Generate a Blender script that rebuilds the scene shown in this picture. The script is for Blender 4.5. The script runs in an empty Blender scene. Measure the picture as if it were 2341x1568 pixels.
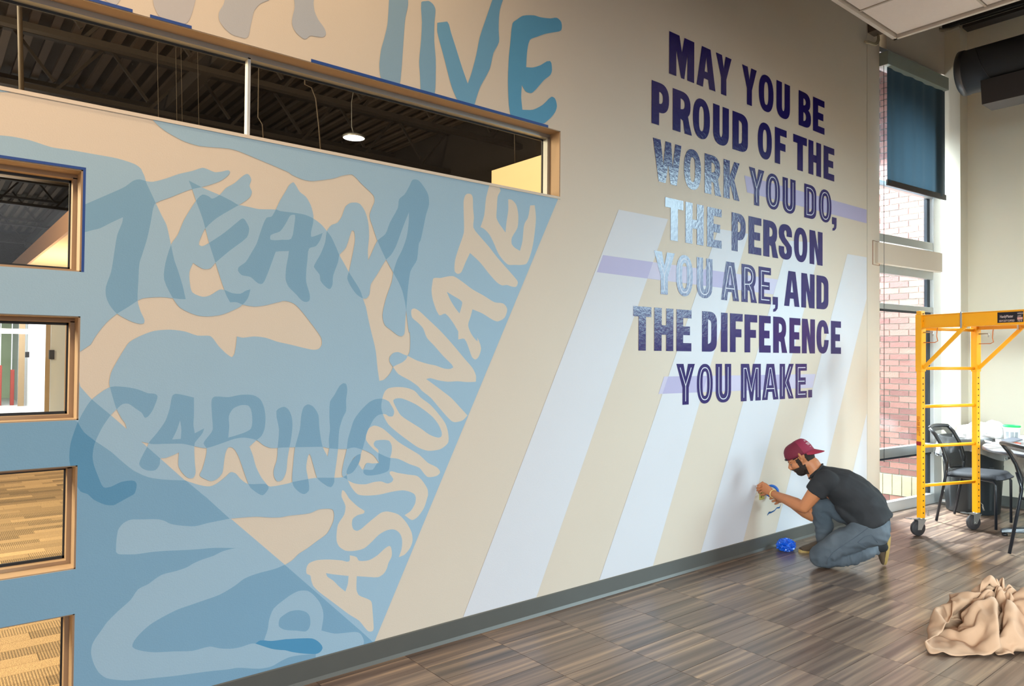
import bpy, bmesh, math, random
import numpy as np
from mathutils import Vector, Matrix
from mathutils.geometry import delaunay_2d_cdt, tessellate_polygon
random.seed(7)
SC = bpy.context.scene
COL = SC.collection
# ------------------------------------------------------------------ camera
# mural wall = plane Y=0, room on the -Y side, X runs along the wall, Z up, metres
CX, CY, F, HC, DC = 1170.5, 784.0, 1660.0, 1.46, 3.08968
ROLL, PITCH, YAW = math.atan(.0083), math.radians(1.0353175), math.radians(-39.281123)
CAM = np.array([0., -DC, HC])
def c2w(u, v, w=1.0):
    c, q = math.cos(ROLL), math.sin(ROLL)
    u2, v2 = c*u - q*v, q*u + c*v
    cp, sp = math.cos(PITCH), math.sin(PITCH)
    Y, Z = cp*w - v2*sp, sp*w + v2*cp
    cy, sy = math.cos(YAW), math.sin(YAW)
    return np.array([cy*u2 - sy*Y, sy*u2 + cy*Y, Z])
def ray(x, y): return c2w((x-CX)/F, -(y-CY)/F)
def atY(x, y, Y=0.0):
    d = ray(x, y); return CAM + d*((Y-CAM[1])/d[1])
def atZ(x, y, Z=0.0):
    d = ray(x, y); return CAM + d*((Z-CAM[2])/d[2])
def atX(x, y, X):
    d = ray(x, y); return CAM + d*((X-CAM[0])/d[0])
def atP(x, y, p, n):
    d = ray(x, y); p = np.array(p); n = np.array(n)
    return CAM + d*(((p-CAM)@n)/(d@n))
cd = bpy.data.cameras.new('camera'); cam = bpy.data.objects.new('camera', cd); COL.objects.link(cam)
R, U, B = c2w(1, 0, 0), c2w(0, 1, 0), -c2w(0, 0, 1)
cam.matrix_world = Matrix([[R[0], U[0], B[0], CAM[0]], [R[1], U[1], B[1], CAM[1]], [R[2], U[2], B[2], CAM[2]], [0, 0, 0, 1]])
cd.sensor_width = 36; cd.lens = F/2341*36; cd.clip_start = .05; cd.clip_end = 200
SC.camera = cam
# ------------------------------------------------------------------ world, lights, exposure
w = bpy.data.worlds.new('sky'); SC.world = w; w.use_nodes = True
bg = w.node_tree.nodes['Background']; bg.inputs[0].default_value = (.80, .90, 1.0, 1); bg.inputs[1].default_value = .18
SC.view_settings.view_transform = 'Standard'; SC.view_settings.look = 'None'
SC.view_settings.exposure = 0.0; SC.view_settings.gamma = 1; SC.view_settings.use_curve_mapping = False
def area(name, loc, aim, sx, sy, power, col, spread=180):
    l = bpy.data.lights.new(name, 'AREA'); l.shape = 'RECTANGLE'; l.size = sx; l.size_y = sy
    l.energy = power; l.color = col; l.spread = math.radians(spread)
    o = bpy.data.objects.new(name, l); COL.objects.link(o); o.location = loc
    o.rotation_euler = (Vector(aim)-Vector(loc)).to_track_quat('-Z', 'Y').to_euler(); return o
def spot(name, loc, aim, power, col, ang=90, blend=.8, r=.08):
    l = bpy.data.lights.new(name, 'SPOT'); l.energy = power; l.color = col; l.spot_size = math.radians(ang); l.spot_blend = blend; l.shadow_soft_size = r
    o = bpy.data.objects.new(name, l); COL.objects.link(o); o.location = loc
    o.rotation_euler = (Vector(aim)-Vector(loc)).to_track_quat('-Z', 'Y').to_euler(); return o
COOL = (.60, .92, 1.0); WARM = (1.0, .74, .46)
# daylight entering through the tall window in the end wall (outside the frame to the right)
area('daylight_end_window', (8.75, -4.35, 3.15), (5.7, -1.9, .2), 2.6, 2.4, 205, (.66, .92, 1.0), 82)
# daylight through the glazed front of the hall, behind the camera: sky light that comes in slanting down
area('daylight_front', (2.0, -7.9, 2.3), (3.2, 0, -2.8), 10, 2.2, 84, (.94, .96, 1.0), 80)
# added cool fill in front of the left wall, brightening the end wall
area('left_fill', (-3.0, -5.2, 1.9), (8.4, -1.0, -.5), 3.0, 2.0, 120, (.78, .97, 1.0), 38)
# daylight outside the narrow window, on the brick and into the room
area('daylight_narrow_window', (7.85, 2.6, 2.1), (7.5, .0, .9), .9, 2.6, 300, (.88, .96, 1.0))
area('daylight_courtyard_sky', (8.05, 1.05, 3.9), (6.6, -.9, .3), .55, .8, 500, (.80, .93, 1.0), 110)
# warm lamps of the hall above the ceiling cloud, washing the left part of the wall
spot('warm_downlight', (1.15, -.55, 4.9), (1.15, .0, 3.0), 165, WARM, 110, 1.0, .15)
spot('warm_downlight_left', (-.6, -.55, 4.9), (-.3, .0, 2.6), 90, WARM, 120, 1.0, .15)
# warm recessed lamps in the cloud over the camera side
area('cloud_lamp', (-.6, -1.8, 3.93), (-.6, -1.2, 0), 1.2, 1.2, 100, (1.0, .72, .46))
# the office behind the wall
area('office_light', (-2.2, 2.6, 3.0), (0.9, 3.0, 0), 2.2, 2.2, 520, (1.0, .82, .52))
area('office_partition_light', (3.2, 1.2, 4.3), (4.2, 1.4, 2.9), .5, .5, 13, (1.0, .86, .68))
area('office_bounce_fill', (2.95, 8.0, .9), (2.3, 8.0, 2.7), 1.1, 4.0, 150, (1.0, .80, .52), 110)  # added unseen fill, stands in for floor bounce onto the dropped ceiling
area('corridor_light', (1.2, 17.0, 2.65), (1.2, 17.0, 0), 1.6, 7.0, 420, (.97, .98, 1.0))
# ------------------------------------------------------------------ helpers
def sr(r, g, b, a=1.0):
    f = lambda c: (c/255/12.92) if c/255 <= .04045 else ((c/255+.055)/1.055)**2.4
    return (f(r), f(g), f(b), a)
def mat(name, col, rough=.6, metal=0.0, noise=0.0, scale=8.0, bump=0.0, bscale=60.0, spec=.5, coat=0.0):
    m = bpy.data.materials.new(name); m.use_nodes = True; nt = m.node_tree; p = nt.nodes['Principled BSDF']
    p.inputs['Base Color'].default_value = col; p.inputs['Roughness'].default_value = rough; p.inputs['Metallic'].default_value = metal
    p.inputs['Specular IOR Level'].default_value = spec; p.inputs['Coat Weight'].default_value = coat
    tc = nt.nodes.new('ShaderNodeTexCoord')
    n = nt.nodes.new('ShaderNodeTexNoise'); n.inputs['Scale'].default_value = scale; n.inputs['Detail'].default_value = 4
    nt.links.new(tc.outputs['Object'], n.inputs['Vector'])
    if noise > 0:
        mx = nt.nodes.new('ShaderNodeMix'); mx.data_type = 'RGBA'
        mx.inputs[6].default_value = tuple(c*(1-noise) for c in col[:3])+(1,); mx.inputs[7].default_value = tuple(min(1, c*(1+noise)) for c in col[:3])+(1,)
        nt.links.new(n.outputs['Fac'], mx.inputs[0]); nt.links.new(mx.outputs[2], p.inputs['Base Color'])
    if bump > 0:
        n2 = nt.nodes.new('ShaderNodeTexNoise'); n2.inputs['Scale'].default_value = bscale; n2.inputs['Detail'].default_value = 3
        nt.links.new(tc.outputs['Object'], n2.inputs['Vector'])
        b = nt.nodes.new('ShaderNodeBump'); b.inputs['Strength'].default_value = bump; b.inputs['Distance'].default_value = .01
        nt.links.new(n2.outputs['Fac'], b.inputs['Height']); nt.links.new(b.outputs['Normal'], p.inputs['Normal'])
    return m
def emat(name, col, s):
    m = bpy.data.materials.new(name); m.use_nodes = True; nt = m.node_tree; p = nt.nodes['Principled BSDF']
    p.inputs['Base Color'].default_value = col; p.inputs['Emission Color'].default_value = col; p.inputs['Emission Strength'].default_value = s
    return m
def glassmat(name, tint=(1, 1, 1, 1), refl=.08):
    m = bpy.data.materials.new(name); m.use_nodes = True; nt = m.node_tree
    for n in list(nt.nodes): nt.nodes.remove(n)
    o = nt.nodes.new('ShaderNodeOutputMaterial'); t = nt.nodes.new('ShaderNodeBsdfTransparent'); t.inputs[0].default_value = tint
    g = nt.nodes.new('ShaderNodeBsdfGlossy'); g.inputs['Roughness'].default_value = .02
    lw = nt.nodes.new('ShaderNodeLayerWeight'); lw.inputs[0].default_value = .5
    pw = nt.nodes.new('ShaderNodeMath'); pw.operation = 'POWER'; pw.inputs[1].default_value = 5
    f = nt.nodes.new('ShaderNodeMath'); f.operation = 'MULTIPLY_ADD'; f.inputs[1].default_value = .55; f.inputs[2].default_value = refl*.15
    nt.links.new(lw.outputs['Facing'], pw.inputs[0]); nt.links.new(pw.outputs[0], f.inputs[0])
    mx = nt.nodes.new('ShaderNodeMixShader')
    nt.links.new(f.outputs[0], mx.inputs[0]); nt.links.new(t.outputs[0], mx.inputs[1]); nt.links.new(g.outputs[0], mx.inputs[2]); nt.links.new(mx.outputs[0], o.inputs[0])
    return m
def link(name, me, m=None, parent=None, kind=None, label=None):
    o = bpy.data.objects.new(name, me); COL.objects.link(o)
    if m is not None:
        for mm in (m if isinstance(m, (list, tuple)) else [m]): me.materials.append(mm)
    if parent is not None: o.parent = parent
    if kind: o['kind'] = kind
    if label: o['label'] = label
    return o
def tag(o, label=None, cat=None, group=None, kind=None):
    if label: o['label'] = label
    if cat: o['category'] = cat
    if group: o['group'] = group
    if kind: o['kind'] = kind
    return o
def empty(name, loc, label, cat, group=None, rz=0.0):
    o = bpy.data.objects.new(name, None); COL.objects.link(o); o.location = loc; o.rotation_euler = (0, 0, rz); o.empty_display_size = .05
    return tag(o, label, cat, group)
def copy_tree(o, parent=None):
    c = o.copy(); COL.objects.link(c)
    if parent is not None: c.parent = parent
    for ch in list(o.children): copy_tree(ch, c)
    return c
class MB:
    """collects solids, then builds one mesh"""
    def __init__(s): s.v = []; s.f = []; s.sm = []
    def add(s, vs, fs, smooth=False):
        k = len(s.v); s.v += [tuple(map(float, p)) for p in vs]; s.f += [tuple(i+k for i in f) for f in fs]; s.sm += [smooth]*len(fs)
    def box(s, x0, y0, z0, x1, y1, z1, M=None):
        vs = [(x0, y0, z0), (x1, y0, z0), (x1, y1, z0), (x0, y1, z0), (x0, y0, z1), (x1, y0, z1), (x1, y1, z1), (x0, y1, z1)]
        if M is not None: vs = [tuple(M @ Vector(p)) for p in vs]
        s.add(vs, [(0, 3, 2, 1), (4, 5, 6, 7), (0, 1, 5, 4), (1, 2, 6, 5), (2, 3, 7, 6), (3, 0, 4, 7)]); return s
    def bar(s, a, b, w, h, up=(0, 0, 1)):
        """rectangular bar from a to b"""
        a, b = Vector(a), Vector(b); d = (b-a).normalized(); u = Vector(up)
        if abs(d.dot(u)) > .95: u = Vector((0, 1, 0))
        r = d.cross(u).normalized(); u = r.cross(d)
        vs = [p + r*(sx*w/2) + u*(sy*h/2) for p in (a, b) for sx, sy in ((-1, -1), (1, -1), (1, 1), (-1, 1))]
        s.add(vs, [(0, 3, 2, 1), (4, 5, 6, 7), (0, 1, 5, 4), (1, 2, 6, 5), (2, 3, 7, 6), (3, 0, 4, 7)]); return s
    def tube(s, pts, r, n=10, cap=True, closed=False):
        pts = [Vector(p) for p in pts]; N = len(pts); rr = r if isinstance(r, (list, tuple)) else [r]*N
        prev = None; vs = []
        for i, p in enumerate(pts):
            if closed: d = (pts[(i+1) % N]-pts[i-1]).normalized()
            else: d = (pts[min(i+1, N-1)]-pts[max(i-1, 0)]).normalized()
            if prev is None:
                u = Vector((0, 0, 1)) if abs(d.z) < .9 else Vector((1, 0, 0)); prev = (u-d*u.dot(d)).normalized()
            else:
                prev = (prev-d*prev.dot(d)).normalized()
            q = d.cross(prev)
            for k in range(n):
                a = 2*math.pi*k/n; vs.append(p+(prev*math.cos(a)+q*math.sin(a))*rr[i])
        fs = []
        for i in range(N if closed else N-1):
            j = (i+1) % N
            for k in range(n): fs.append((i*n+k, i*n+(k+1) % n, j*n+(k+1) % n, j*n+k))
        s.add(vs, fs, True)
        if cap and not closed:
            k = len(s.v)-N*n; s.f += [tuple(k+i for i in reversed(range(n))), tuple(k+(N-1)*n+i for i in range(n))]; s.sm += [False, False]
        return s
    def lathe(s, prof, c=(0, 0, 0), n=32, ax='z'):
        vs = []; c = Vector(c)
        for r, z in prof:
            for k in range(n):
                a = 2*math.pi*k/n; p = (r*math.cos(a), r*math.sin(a), z)
                if ax == 'x': p = (z, p[0], p[1])
                if ax == 'y': p = (p[1], z, p[0])
                vs.append(c+Vector(p))
        fs = [(i*n+k, i*n+(k+1) % n, (i+1)*n+(k+1) % n, (i+1)*n+k) for i in range(len(prof)-1) for k in range(n)]
        s.add(vs, fs, True); return s
    def cyl(s, a, b, r, n=20): return s.tube([a, b], r, n)
    def quad(s, a, b, c, d): s.add([a, b, c, d], [(0, 1, 2, 3)]); return s
    def prism(s, poly, lo, hi, fn):
        """poly 2D -> fn(u,v,t) with t in lo..hi; extruded solid"""
        n = len(poly); vs = [fn(u, v, lo) for u, v in poly]+[fn(u, v, hi) for u, v in poly]
        tri = tessellate_polygon([[Vector((u, v, 0)) for u, v in poly]])
        fs = [tuple(t) for t in tri]+[tuple(i+n for i in reversed(t)) for t in tri]+[(i, (i+1) % n, (i+1) % n+n, i+n) for i in range(n)]
        s.add(vs, fs); return s
    def build(s, name, m, parent=None, bevel=0, kind=None, label=None, seg=2):
        me = bpy.data.meshes.new(name); me.from_pydata(s.v, [], s.f); me.update()
        bm = bmesh.new(); bm.from_mesh(me); bmesh.ops.recalc_face_normals(bm, faces=bm.faces); bm.to_mesh(me); bm.free()
        me.polygons.foreach_set('use_smooth', s.sm)
        o = link(name, me, m, parent, kind, label)
        if bevel:
            b = o.modifiers.new('b', 'BEVEL'); b.width = bevel; b.segments = seg; b.limit_method = 'ANGLE'; b.harden_normals = False
        return o
def T(x=0, y=0, z=0, rz=0): return Matrix.Translation((x, y, z)) @ Matrix.Rotation(rz, 4, 'Z')
# ------------------------------------------------------------------ materials
CREAM = sr(222, 210, 195)
M = {}
M['wall'] = mat('wall_paint', CREAM, .75, noise=.015, scale=3, bump=.05, bscale=180)
M['L1'] = mat('pale_blue_paint', sr(160, 193, 217), .72, noise=.02, scale=4, bump=.05, bscale=180)
M['L2'] = mat('mid_blue_paint', sr(126, 170, 202), .72, noise=.02, scale=4, bump=.05, bscale=180)
M['L3'] = mat('blue_paint', sr(90, 148, 188), .72, noise=.02, scale=4, bump=.05, bscale=180)
M['L4'] = mat('deep_blue_paint', sr(78, 150, 196), .72, noise=.02, scale=4)
M['white_band'] = mat('pale_lavender_paint', sr(222, 224, 232), .7, noise=.015, scale=3, bump=.05, bscale=180)
M['lav'] = mat('lavender_paint', sr(205, 200, 226), .6, noise=.02, scale=6)
M['purple'] = mat('violet_bar_paint', sr(186, 180, 218), .6, noise=.02, scale=6)
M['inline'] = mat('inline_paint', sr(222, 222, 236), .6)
M['indigo'] = mat('glossy_indigo_paint', sr(34, 22, 104), .22, noise=.12, scale=30, bump=.12, bscale=40, spec=.38)
M['tape'] = mat('blue_tape', sr(28, 72, 150), .55, noise=.08, scale=40)
M['reveal'] = mat('tan_reveal_paint', sr(172, 148, 122), .6)
M['base'] = mat('grey_rubber_base', sr(90, 91, 88), .45, noise=.06, scale=10)
M['cove'] = mat('cove_edge', sr(140, 138, 132), .45)
M['alu'] = mat('silver_aluminium', sr(176, 180, 180), .38, .55, noise=.02)
M['aluw'] = mat('pale_aluminium', sr(222, 226, 228), .4, .2)
M['gasket'] = mat('black_gasket', sr(32, 42, 52), .5)
M['glass'] = glassmat('window_glass')
M['dark'] = mat('dark_deck', sr(46, 42, 38), .8, noise=.1)
M['black'] = mat('black_plastic', sr(26, 27, 30), .42)
M['blackmet'] = mat('black_steel', sr(30, 34, 42), .3, .3, spec=.6)
M['chrome'] = mat('zinc_steel', sr(190, 190, 188), .28, .85)
M['yellow'] = mat('yellow_powder_coat', sr(250, 168, 12), .35, noise=.04, scale=12, spec=.5)
M['white'] = mat('white_plastic', sr(240, 240, 240), .5)
M['endpaint'] = mat('end_wall_paint', sr(228, 221, 204), .75, noise=.015, scale=3, bump=.05, bscale=180)
# ------------------------------------------------------------------ mural wall with its openings
ZT = 5.25; XL = -3.2; XR = atY(2011, 800)[0]; WT = .16
def rect_px(pts):   # opening corners read on the wall plane, straightened
    P = [atY(*p) for p in pts]; return P
xw = .463
OPEN = []           # (x0, x1, z0, z1)
OPEN.append((-2.2, 2.487+.36, 2.397, 2.783))
for a, b in ((391.5, 623), (724, 959), (1062, 1297), (1399, 1640)):
    x = {391.5: 210, 724: 205, 1062: 198, 1399: 191.5}[a]
    OPEN.append((-1.55, xw, atY(x-3, b)[2], atY(x, a)[2]))
OPEN[0] = (-2.2, atY(1281, 380)[0], atY(1280, 451)[2], atY(1281, 299.5)[2])
def wall_with_holes(x0, x1, z0, z1, holes, y0, y1):
    xs = sorted({x0, x1, *[h[0] for h in holes], *[h[1] for h in holes]}); zs = sorted({z0, z1, *[h[2] for h in holes], *[h[3] for h in holes]})
    mb = MB()
    ins = lambda x, z: any(h[0] < x < h[1] and h[2] < z < h[3] for h in holes)
    solid = {}
    for i in range(len(xs)-1):
        for j in range(len(zs)-1):
            solid[i, j] = not ins((xs[i]+xs[i+1])/2, (zs[j]+zs[j+1])/2)
    for (i, j), s in solid.items():
        if not s: continue
        a, b, c, d = xs[i], xs[i+1], zs[j], zs[j+1]
        mb.quad((a, y0, c), (b, y0, c), (b, y0, d), (a, y0, d)); mb.quad((a, y1, c), (a, y1, d), (b, y1, d), (b, y1, c))
        for di, dj, q in ((-1, 0, ((a, y0, c), (a, y0, d), (a, y1, d), (a, y1, c))), (1, 0, ((b, y0, c), (b, y1, c), (b, y1, d), (b, y0, d))),
                          (0, -1, ((a, y0, c), (a, y1, c), (b, y1, c), (b, y0, c))), (0, 1, ((a, y0, d), (b, y0, d), (b, y1, d), (a, y1, d)))):
            if not solid.get((i+di, j+dj), False): mb.quad(*q)
    return mb
SEAM = atY(1982.5, 600)[0]
wall = wall_with_holes(XL, SEAM-.004, 0, ZT, OPEN, 0, WT).build('wall_mural', M['wall'], kind='structure')
MB().box(SEAM+.004, .0, 0, XR, WT-.1, ZT).build('trim_1', M['wall'], kind='structure')
MB().box(SEAM-.01, .03, 0, SEAM+.01, .05, ZT).build('trim_2', M['dark'], kind='structure')
# linings, frames, panes of the openings
def opening(n, x0, x1, z0, z1, ribbon=False):
    g = MB(); t = .018
    root = MB()
    root.box(x1-.002-t*.2, .002, z0, x1, WT, z1); root.box(x0, .002, z0, x1, WT, z0+.004); root.box(x0, .002, z1-.004, x1, WT, z1); root.box(x0, .002, z0, x0+.004, WT, z1)
    W = root.build('window_%d' % n, M['reveal'], kind='structure')
    fy0, fy1 = (.085, .125); fw = .016 if not ribbon else .022
    fr = MB(); fr.box(x0, fy0, z1-fw-.004, x1-.004, fy1, z1-.004); fr.box(x0, fy0, z0+.004, x1-.004, fy1, z0+fw)
    fr.box(x1-fw-.004, fy0, z0+fw, x1-.004, fy1, z1-fw)
    fr.build('window_frame', M['alu'] if ribbon else M['reveal'], W)
    gk = MB(); gk.box(x0, fy1, z1-fw-.014, x1-.004, fy1+.008, z1-.004); gk.box(x0, fy1, z0+.004, x1-.004, fy1+.008, z0+fw+.010); gk.box(x1-fw-.010, fy1, z0+fw, x1-.004, fy1+.008, z1-fw)
    gk.build('gasket', M['gasket'], W)
    if ribbon:
        xm = atY(564.5, 220, .11)[0]
        MB().box(x0, .10, z0+.004, xm-.003, .106, z1-.004).build('pane', M['glass'], W)
        MB().box(xm+.003, .10, z0+.004, x1-.004, .106, z1-.004).build('pane', M['glass'], W)
        MB().box(xm-.006, .085, z0+.004, xm+.006, .12, z1-.02).build('mullion', M['aluw'], W, label='thin pale upright joint between the panes')
    else: MB().box(x0, .128, z0+.004, x1-.004, .133, z1-.004).build('pane', M['glass'], W)
    return W
for i, o in enumerate(OPEN): opening(i+1, *o, ribbon=(i == 0))
# pale bead along the lower edge of the ribbon opening and bare edges of the small ones
x0, x1, z0, z1 = OPEN[0]
MB().box(x0, -.004, z0-.012, x1, .004, z0+.002).build('bead', M['wall'], wall)
# ------------------------------------------------------------------ floor of separate 6 x 18 inch tiles
fl = MB().box(XL-.5, -7.5, -.08, 9.2, .0, -.004).build('floor', mat('floor_joint', sr(70, 60, 54), .6), kind='structure')
def tilemat():
    m = bpy.data.materials.new('striated_vinyl_tile'); m.use_nodes = True; nt = m.node_tree; p = nt.nodes['Principled BSDF']; L = nt.links.new
    tc = nt.nodes.new('ShaderNodeTexCoord'); oi = nt.nodes.new('ShaderNodeObjectInfo')
    geo = nt.nodes.new('ShaderNodeNewGeometry')
    mp = nt.nodes.new('ShaderNodeMapping'); mp.inputs['Scale'].default_value = (.7, 23, 1); L(geo.outputs['Position'], mp.inputs['Vector'])
    cb = nt.nodes.new('ShaderNodeCombineXYZ'); ml = nt.nodes.new('ShaderNodeMath'); ml.operation = 'MULTIPLY'; ml.inputs[1].default_value = 37.0
    L(oi.outputs['Random'], ml.inputs[0]); L(ml.outputs[0], cb.inputs[0]); L(ml.outputs[0], cb.inputs[1]); L(cb.outputs[0], mp.inputs['Location'])
    n = nt.nodes.new('ShaderNodeTexNoise'); n.inputs['Scale'].default_value = 1.0; n.inputs['Detail'].default_value = 3; n.inputs['Roughness'].default_value = .55; L(mp.outputs[0], n.inputs['Vector'])
    r = nt.nodes.new('ShaderNodeValToRGB'); e = r.color_ramp.elements
    e[0].position = .30; e[0].color = sr(74, 57, 47); e[1].position = .72; e[1].color = sr(172, 142, 114)
    k = e.new(.45); k.color = sr(104, 84, 72); k = e.new(.56); k.color = sr(128, 106, 90)
    L(n.outputs['Fac'], r.inputs[0])
    hs = nt.nodes.new('ShaderNodeHueSaturation'); mr = nt.nodes.new('ShaderNodeMapRange'); mr.inputs[3].default_value = .66; mr.inputs[4].default_value = 1.12
    L(oi.outputs['Random'], mr.inputs[0]); L(mr.outputs[0], hs.inputs['Value']); L(r.outputs[0], hs.inputs['Color']); L(hs.outputs[0], p.inputs['Base Color'])
    p.inputs['Roughness'].default_value = .34
    p.inputs['Specular IOR Level'].default_value = .6; p.inputs['Coat Weight'].default_value = .35; p.inputs['Coat Roughness'].default_value = .2
    return m
M['tile'] = tilemat()
TX, TY, X0T = .4572, .1524, 4.145-7*.4572
tm = bpy.data.meshes.new('floor_tile'); g = .0012
b = MB().box(g, g, -.004, TX-g, TY-g, 0); tm.from_pydata(b.v, [], b.f); tm.materials.append(M['tile'])
cnt = []
def px_of(P):
    P = np.array(P)-CAM; cy, sy = math.cos(YAW), math.sin(YAW); X = cy*P[0]+sy*P[1]; Y = -sy*P[0]+cy*P[1]; Z = P[2]
    cp, sp = math.cos(PITCH), math.sin(PITCH); fw = cp*Y+sp*Z; up = -sp*Y+cp*Z
    if fw < .05: return (-9999, -9999)
    u2, v2 = X/fw, up/fw; c, q = math.cos(ROLL), math.sin(ROLL); return (CX+(c*u2+q*v2)*F, CY-(-q*u2+c*v2)*F)
rest = MB()
for i in range(-9, 19):
    for j in range(1, 50):
        x, y = X0T+i*TX, -j*TY+.062 if j > 0 else 0
        y = -j*TY+.105
        c = px_of((x+TX/2, y+TY/2, 0)); vis = -260 < c[0] < 2520 and c[1] < 1700 and c[1] > 900 and x < 8.4 and x > .4
        if vis: cnt.append((x, y))
        elif x < 9: rest.box(x+g, y+g, -.004, x+TX-g, min(y+TY-g, 0), 0)
print('tiles', len(cnt))
cnt.sort(key=lambda p: (p[0]**2+(p[1]+DC)**2))
for k, (x, y) in enumerate(cnt):
    if k < 300:
        o = bpy.data.objects.new('floor_tile', tm); COL.objects.link(o); o.parent = fl; o.location = (x, y, 0)
        if y+TY > 0:
            o.scale = (1, (0-y)/TY, 1)
    else: rest.box(x+g, y+g, -.004, x+TX-g, min(y+TY-g, 0), 0)
rest.build('far_tiles', M['tile'], fl, kind='stuff')
# ------------------------------------------------------------------ baseboards
def base(name, pts, hgt=.102, th=.008):
    mb = MB()
    for a, b in zip(pts[:-1], pts[1:]):
        a, b = Vector(a), Vector(b); d = (b-a).normalized(); n = Vector((d.y, -d.x, 0))
        prof = [(0, 0), (.016, 0), (.014, .004), (th, .016), (th, hgt-.003), (.003, hgt), (0, hgt)]
        vs = [(p + n*o + Vector((0, 0, z))) for p in (a, b) for o, z in prof]; k = len(prof)
        mb.add(vs, [(i, (i+1) % k, (i+1) % k+k, i+k) for i in range(k)]+[tuple(range(k))[::-1], tuple(range(k, 2*k))])
    return mb.build(name, M['base'], kind='structure')
base('baseboard_mural', [(XL, 0, 0), (SEAM, 0, 0)])
# ------------------------------------------------------------------ window wall to the right, end wall and pier
WP = Vector((7.23, .045, 0)); WD = Vector((math.cos(math.radians(-5.0)), math.sin(math.radians(-5.0)), 0)); WN = Vector((WD.y, -WD.x, 0))  # WN points into the room
def win(px, py, off=0.0):   # point on the window plane (moved into the room by off)
    p = WP+WN*off; return Vector(atP(px, py, p, WN))
def wloc(P): d = Vector(P)-WP; return (d.dot(WD), d.z)   # (along, z)
def WB(mb, a0, a1, z0, z1, o0, o1):
    """box on the window plane: along a0..a1, height z0..z1, from o0 to o1 into the room"""
    vs = [WP+WD*a+WN*o+Vector((0, 0, z)) for z in (z0, z1) for a, o in ((a0, o0), (a1, o0), (a1, o1), (a0, o1))]
    mb.add(vs, [(0, 3, 2, 1), (4, 5, 6, 7), (0, 1, 5, 4), (1, 2, 6, 5), (2, 3, 7, 6), (3, 0, 4, 7)]); return mb
aR = wloc(win(2141, 900))[0]          # right outer edge of the frame
aG = wloc(win(2123.5, 900))[0]        # right edge of glass
aL = -.45
zz = lambda px, py: wloc(win(px, py))[1]
zsill = zz(2100, 1143); zm1 = (zz(2060, 1022), zz(2060, 1034)); zm2 = (zz(2060, 698), zz(2060, 709)); zb = (zz(2060, 612), zz(2060, 626)); zb2 = (zz(2060, 548), zz(2060, 561))
zb3 = (zz(2060, 432), zz(2060, 438))
ztop = zz(2060, 160)+.1
wroot = MB()
WB(wroot, aG, aR, 0, ztop, 0, .05); WB(wroot, aL, aR, 0, .10, 0, .05); WB(wroot, aL, aL+.07, 0, ztop, 0, .05); WB(wroot, aL, aR, ztop-.05, ztop, 0, .05)
W6 = wroot.build('window_6', M['aluw'], kind='structure', bevel=.003)
for z0, z1, nm in ((zz(2060, 1040), zz(2060, 1019), 'mullion'), (zz(2060, 710), zz(2060, 698), 'mullion'), (zz(2060, 632), zz(2060, 606), 'mullion'), (zz(2060, 563), zz(2060, 545), 'mullion'), (zz(2060, 440), zz(2060, 428), 'mullion'), (zz(2020, 163), zz(2020, 158), 'mullion')):
    WB(MB(), aL+.07, aG, z0, z1, -.01, .045).build(nm, M['alu'], W6, bevel=.003)
levels = [.10, zz(2060, 1034), zz(2060, 703), zz(2060, 619), zz(2060, 554), zz(2060, 434), ztop-.05]
gk = MB(); WB(gk, aG-.055, aG, .10, ztop-.05, -.02, .012)
for z in levels[1:4]: WB(gk, aL, aG, z-.05, z-.03, -.005, .02)
gk.build('gasket', M['gasket'], W6)
for z0, z1 in zip(levels[:-1], levels[1:]):
    if abs(z1-z0) > .2: WB(MB(), aL+.05, aG-.01, z0+.02, z1-.02, -.012, -.006).build('pane', M['glass'], W6)
# strip of wall above the window + right jamb
w2 = MB(); WB(w2, -.1, aR+.08, ztop, ZT, -.1, .06)
w2.build('wall_window', M['wall'], kind='structure')
# left outer wall continues behind the furred out mural wall
# boxed beam across the window
bt, bb = atY(2016.5, 555)[2], atY(2016.5, 604)[2]
oB = .10
pL, pR = wloc(win(2008, 600, oB)), wloc(win(2155, 600, oB))
zt, zbm = wloc(win(2080, 565.5, oB))[1], wloc(win(2080, 611.5, oB))[1]
bm_ = MB(); WB(bm_, pL[0], pR[0], zbm, zt, .045, oB)
bm_.build('trim_3', M['wall'], kind='structure', bevel=.004)
# cut marks on the strip where the beam meets it
ck = MB(); a, b, c, d = atY(1994.5, 549)[0], XR-.004, atY(1996, 605)[2], atY(1996, 549.5)[2]
ck.box(a, -.002, c, a+.012, 0, d); ck.box(b-.008, -.002, c, b, 0, d); ck.box(a, -.002, d-.004, b, 0, d); ck.box(a, -.002, c, b, 0, c+.004)
ck.build('cut_outline', mat('torn_paper_edge', sr(160, 118, 92), .8, noise=.2, scale=60), bpy.data.objects['trim_1'])
XE, XP = 8.45, 8.25; YP = -.25
endw = wall_with_holes(-7.5, YP, 0, ZT, [(-5.6, -3.0, 1.9, 4.5)], 0, .2)
me = MB(); me.v = [(XE+y, x, z) for x, y, z in endw.v]; me.f = endw.f; me.sm = endw.sm
me.build('wall_end', M['endpaint'], kind='structure')
MB().box(XP, YP, 0, XE+.2, -.035, ZT).build('wall_pier', M['endpaint'], kind='structure')
base('baseboard_end', [(XE, YP, 0), (XE, -7.5, 0)])
base('baseboard_pier', [(XP, -.04, 0), (XP, YP, 0), (XE, YP, 0)])
MB().box(XL-.2, -7.5, 0, XL, .16, ZT).build('wall_left', M['wall'], kind='structure')
bw = wall_with_holes(XL, XE, 0, ZT, [(XL+.5, XE-.5, .25, 3.1)], -7.7, -7.5); bw.build('wall_back', M['wall'], kind='structure')
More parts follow.
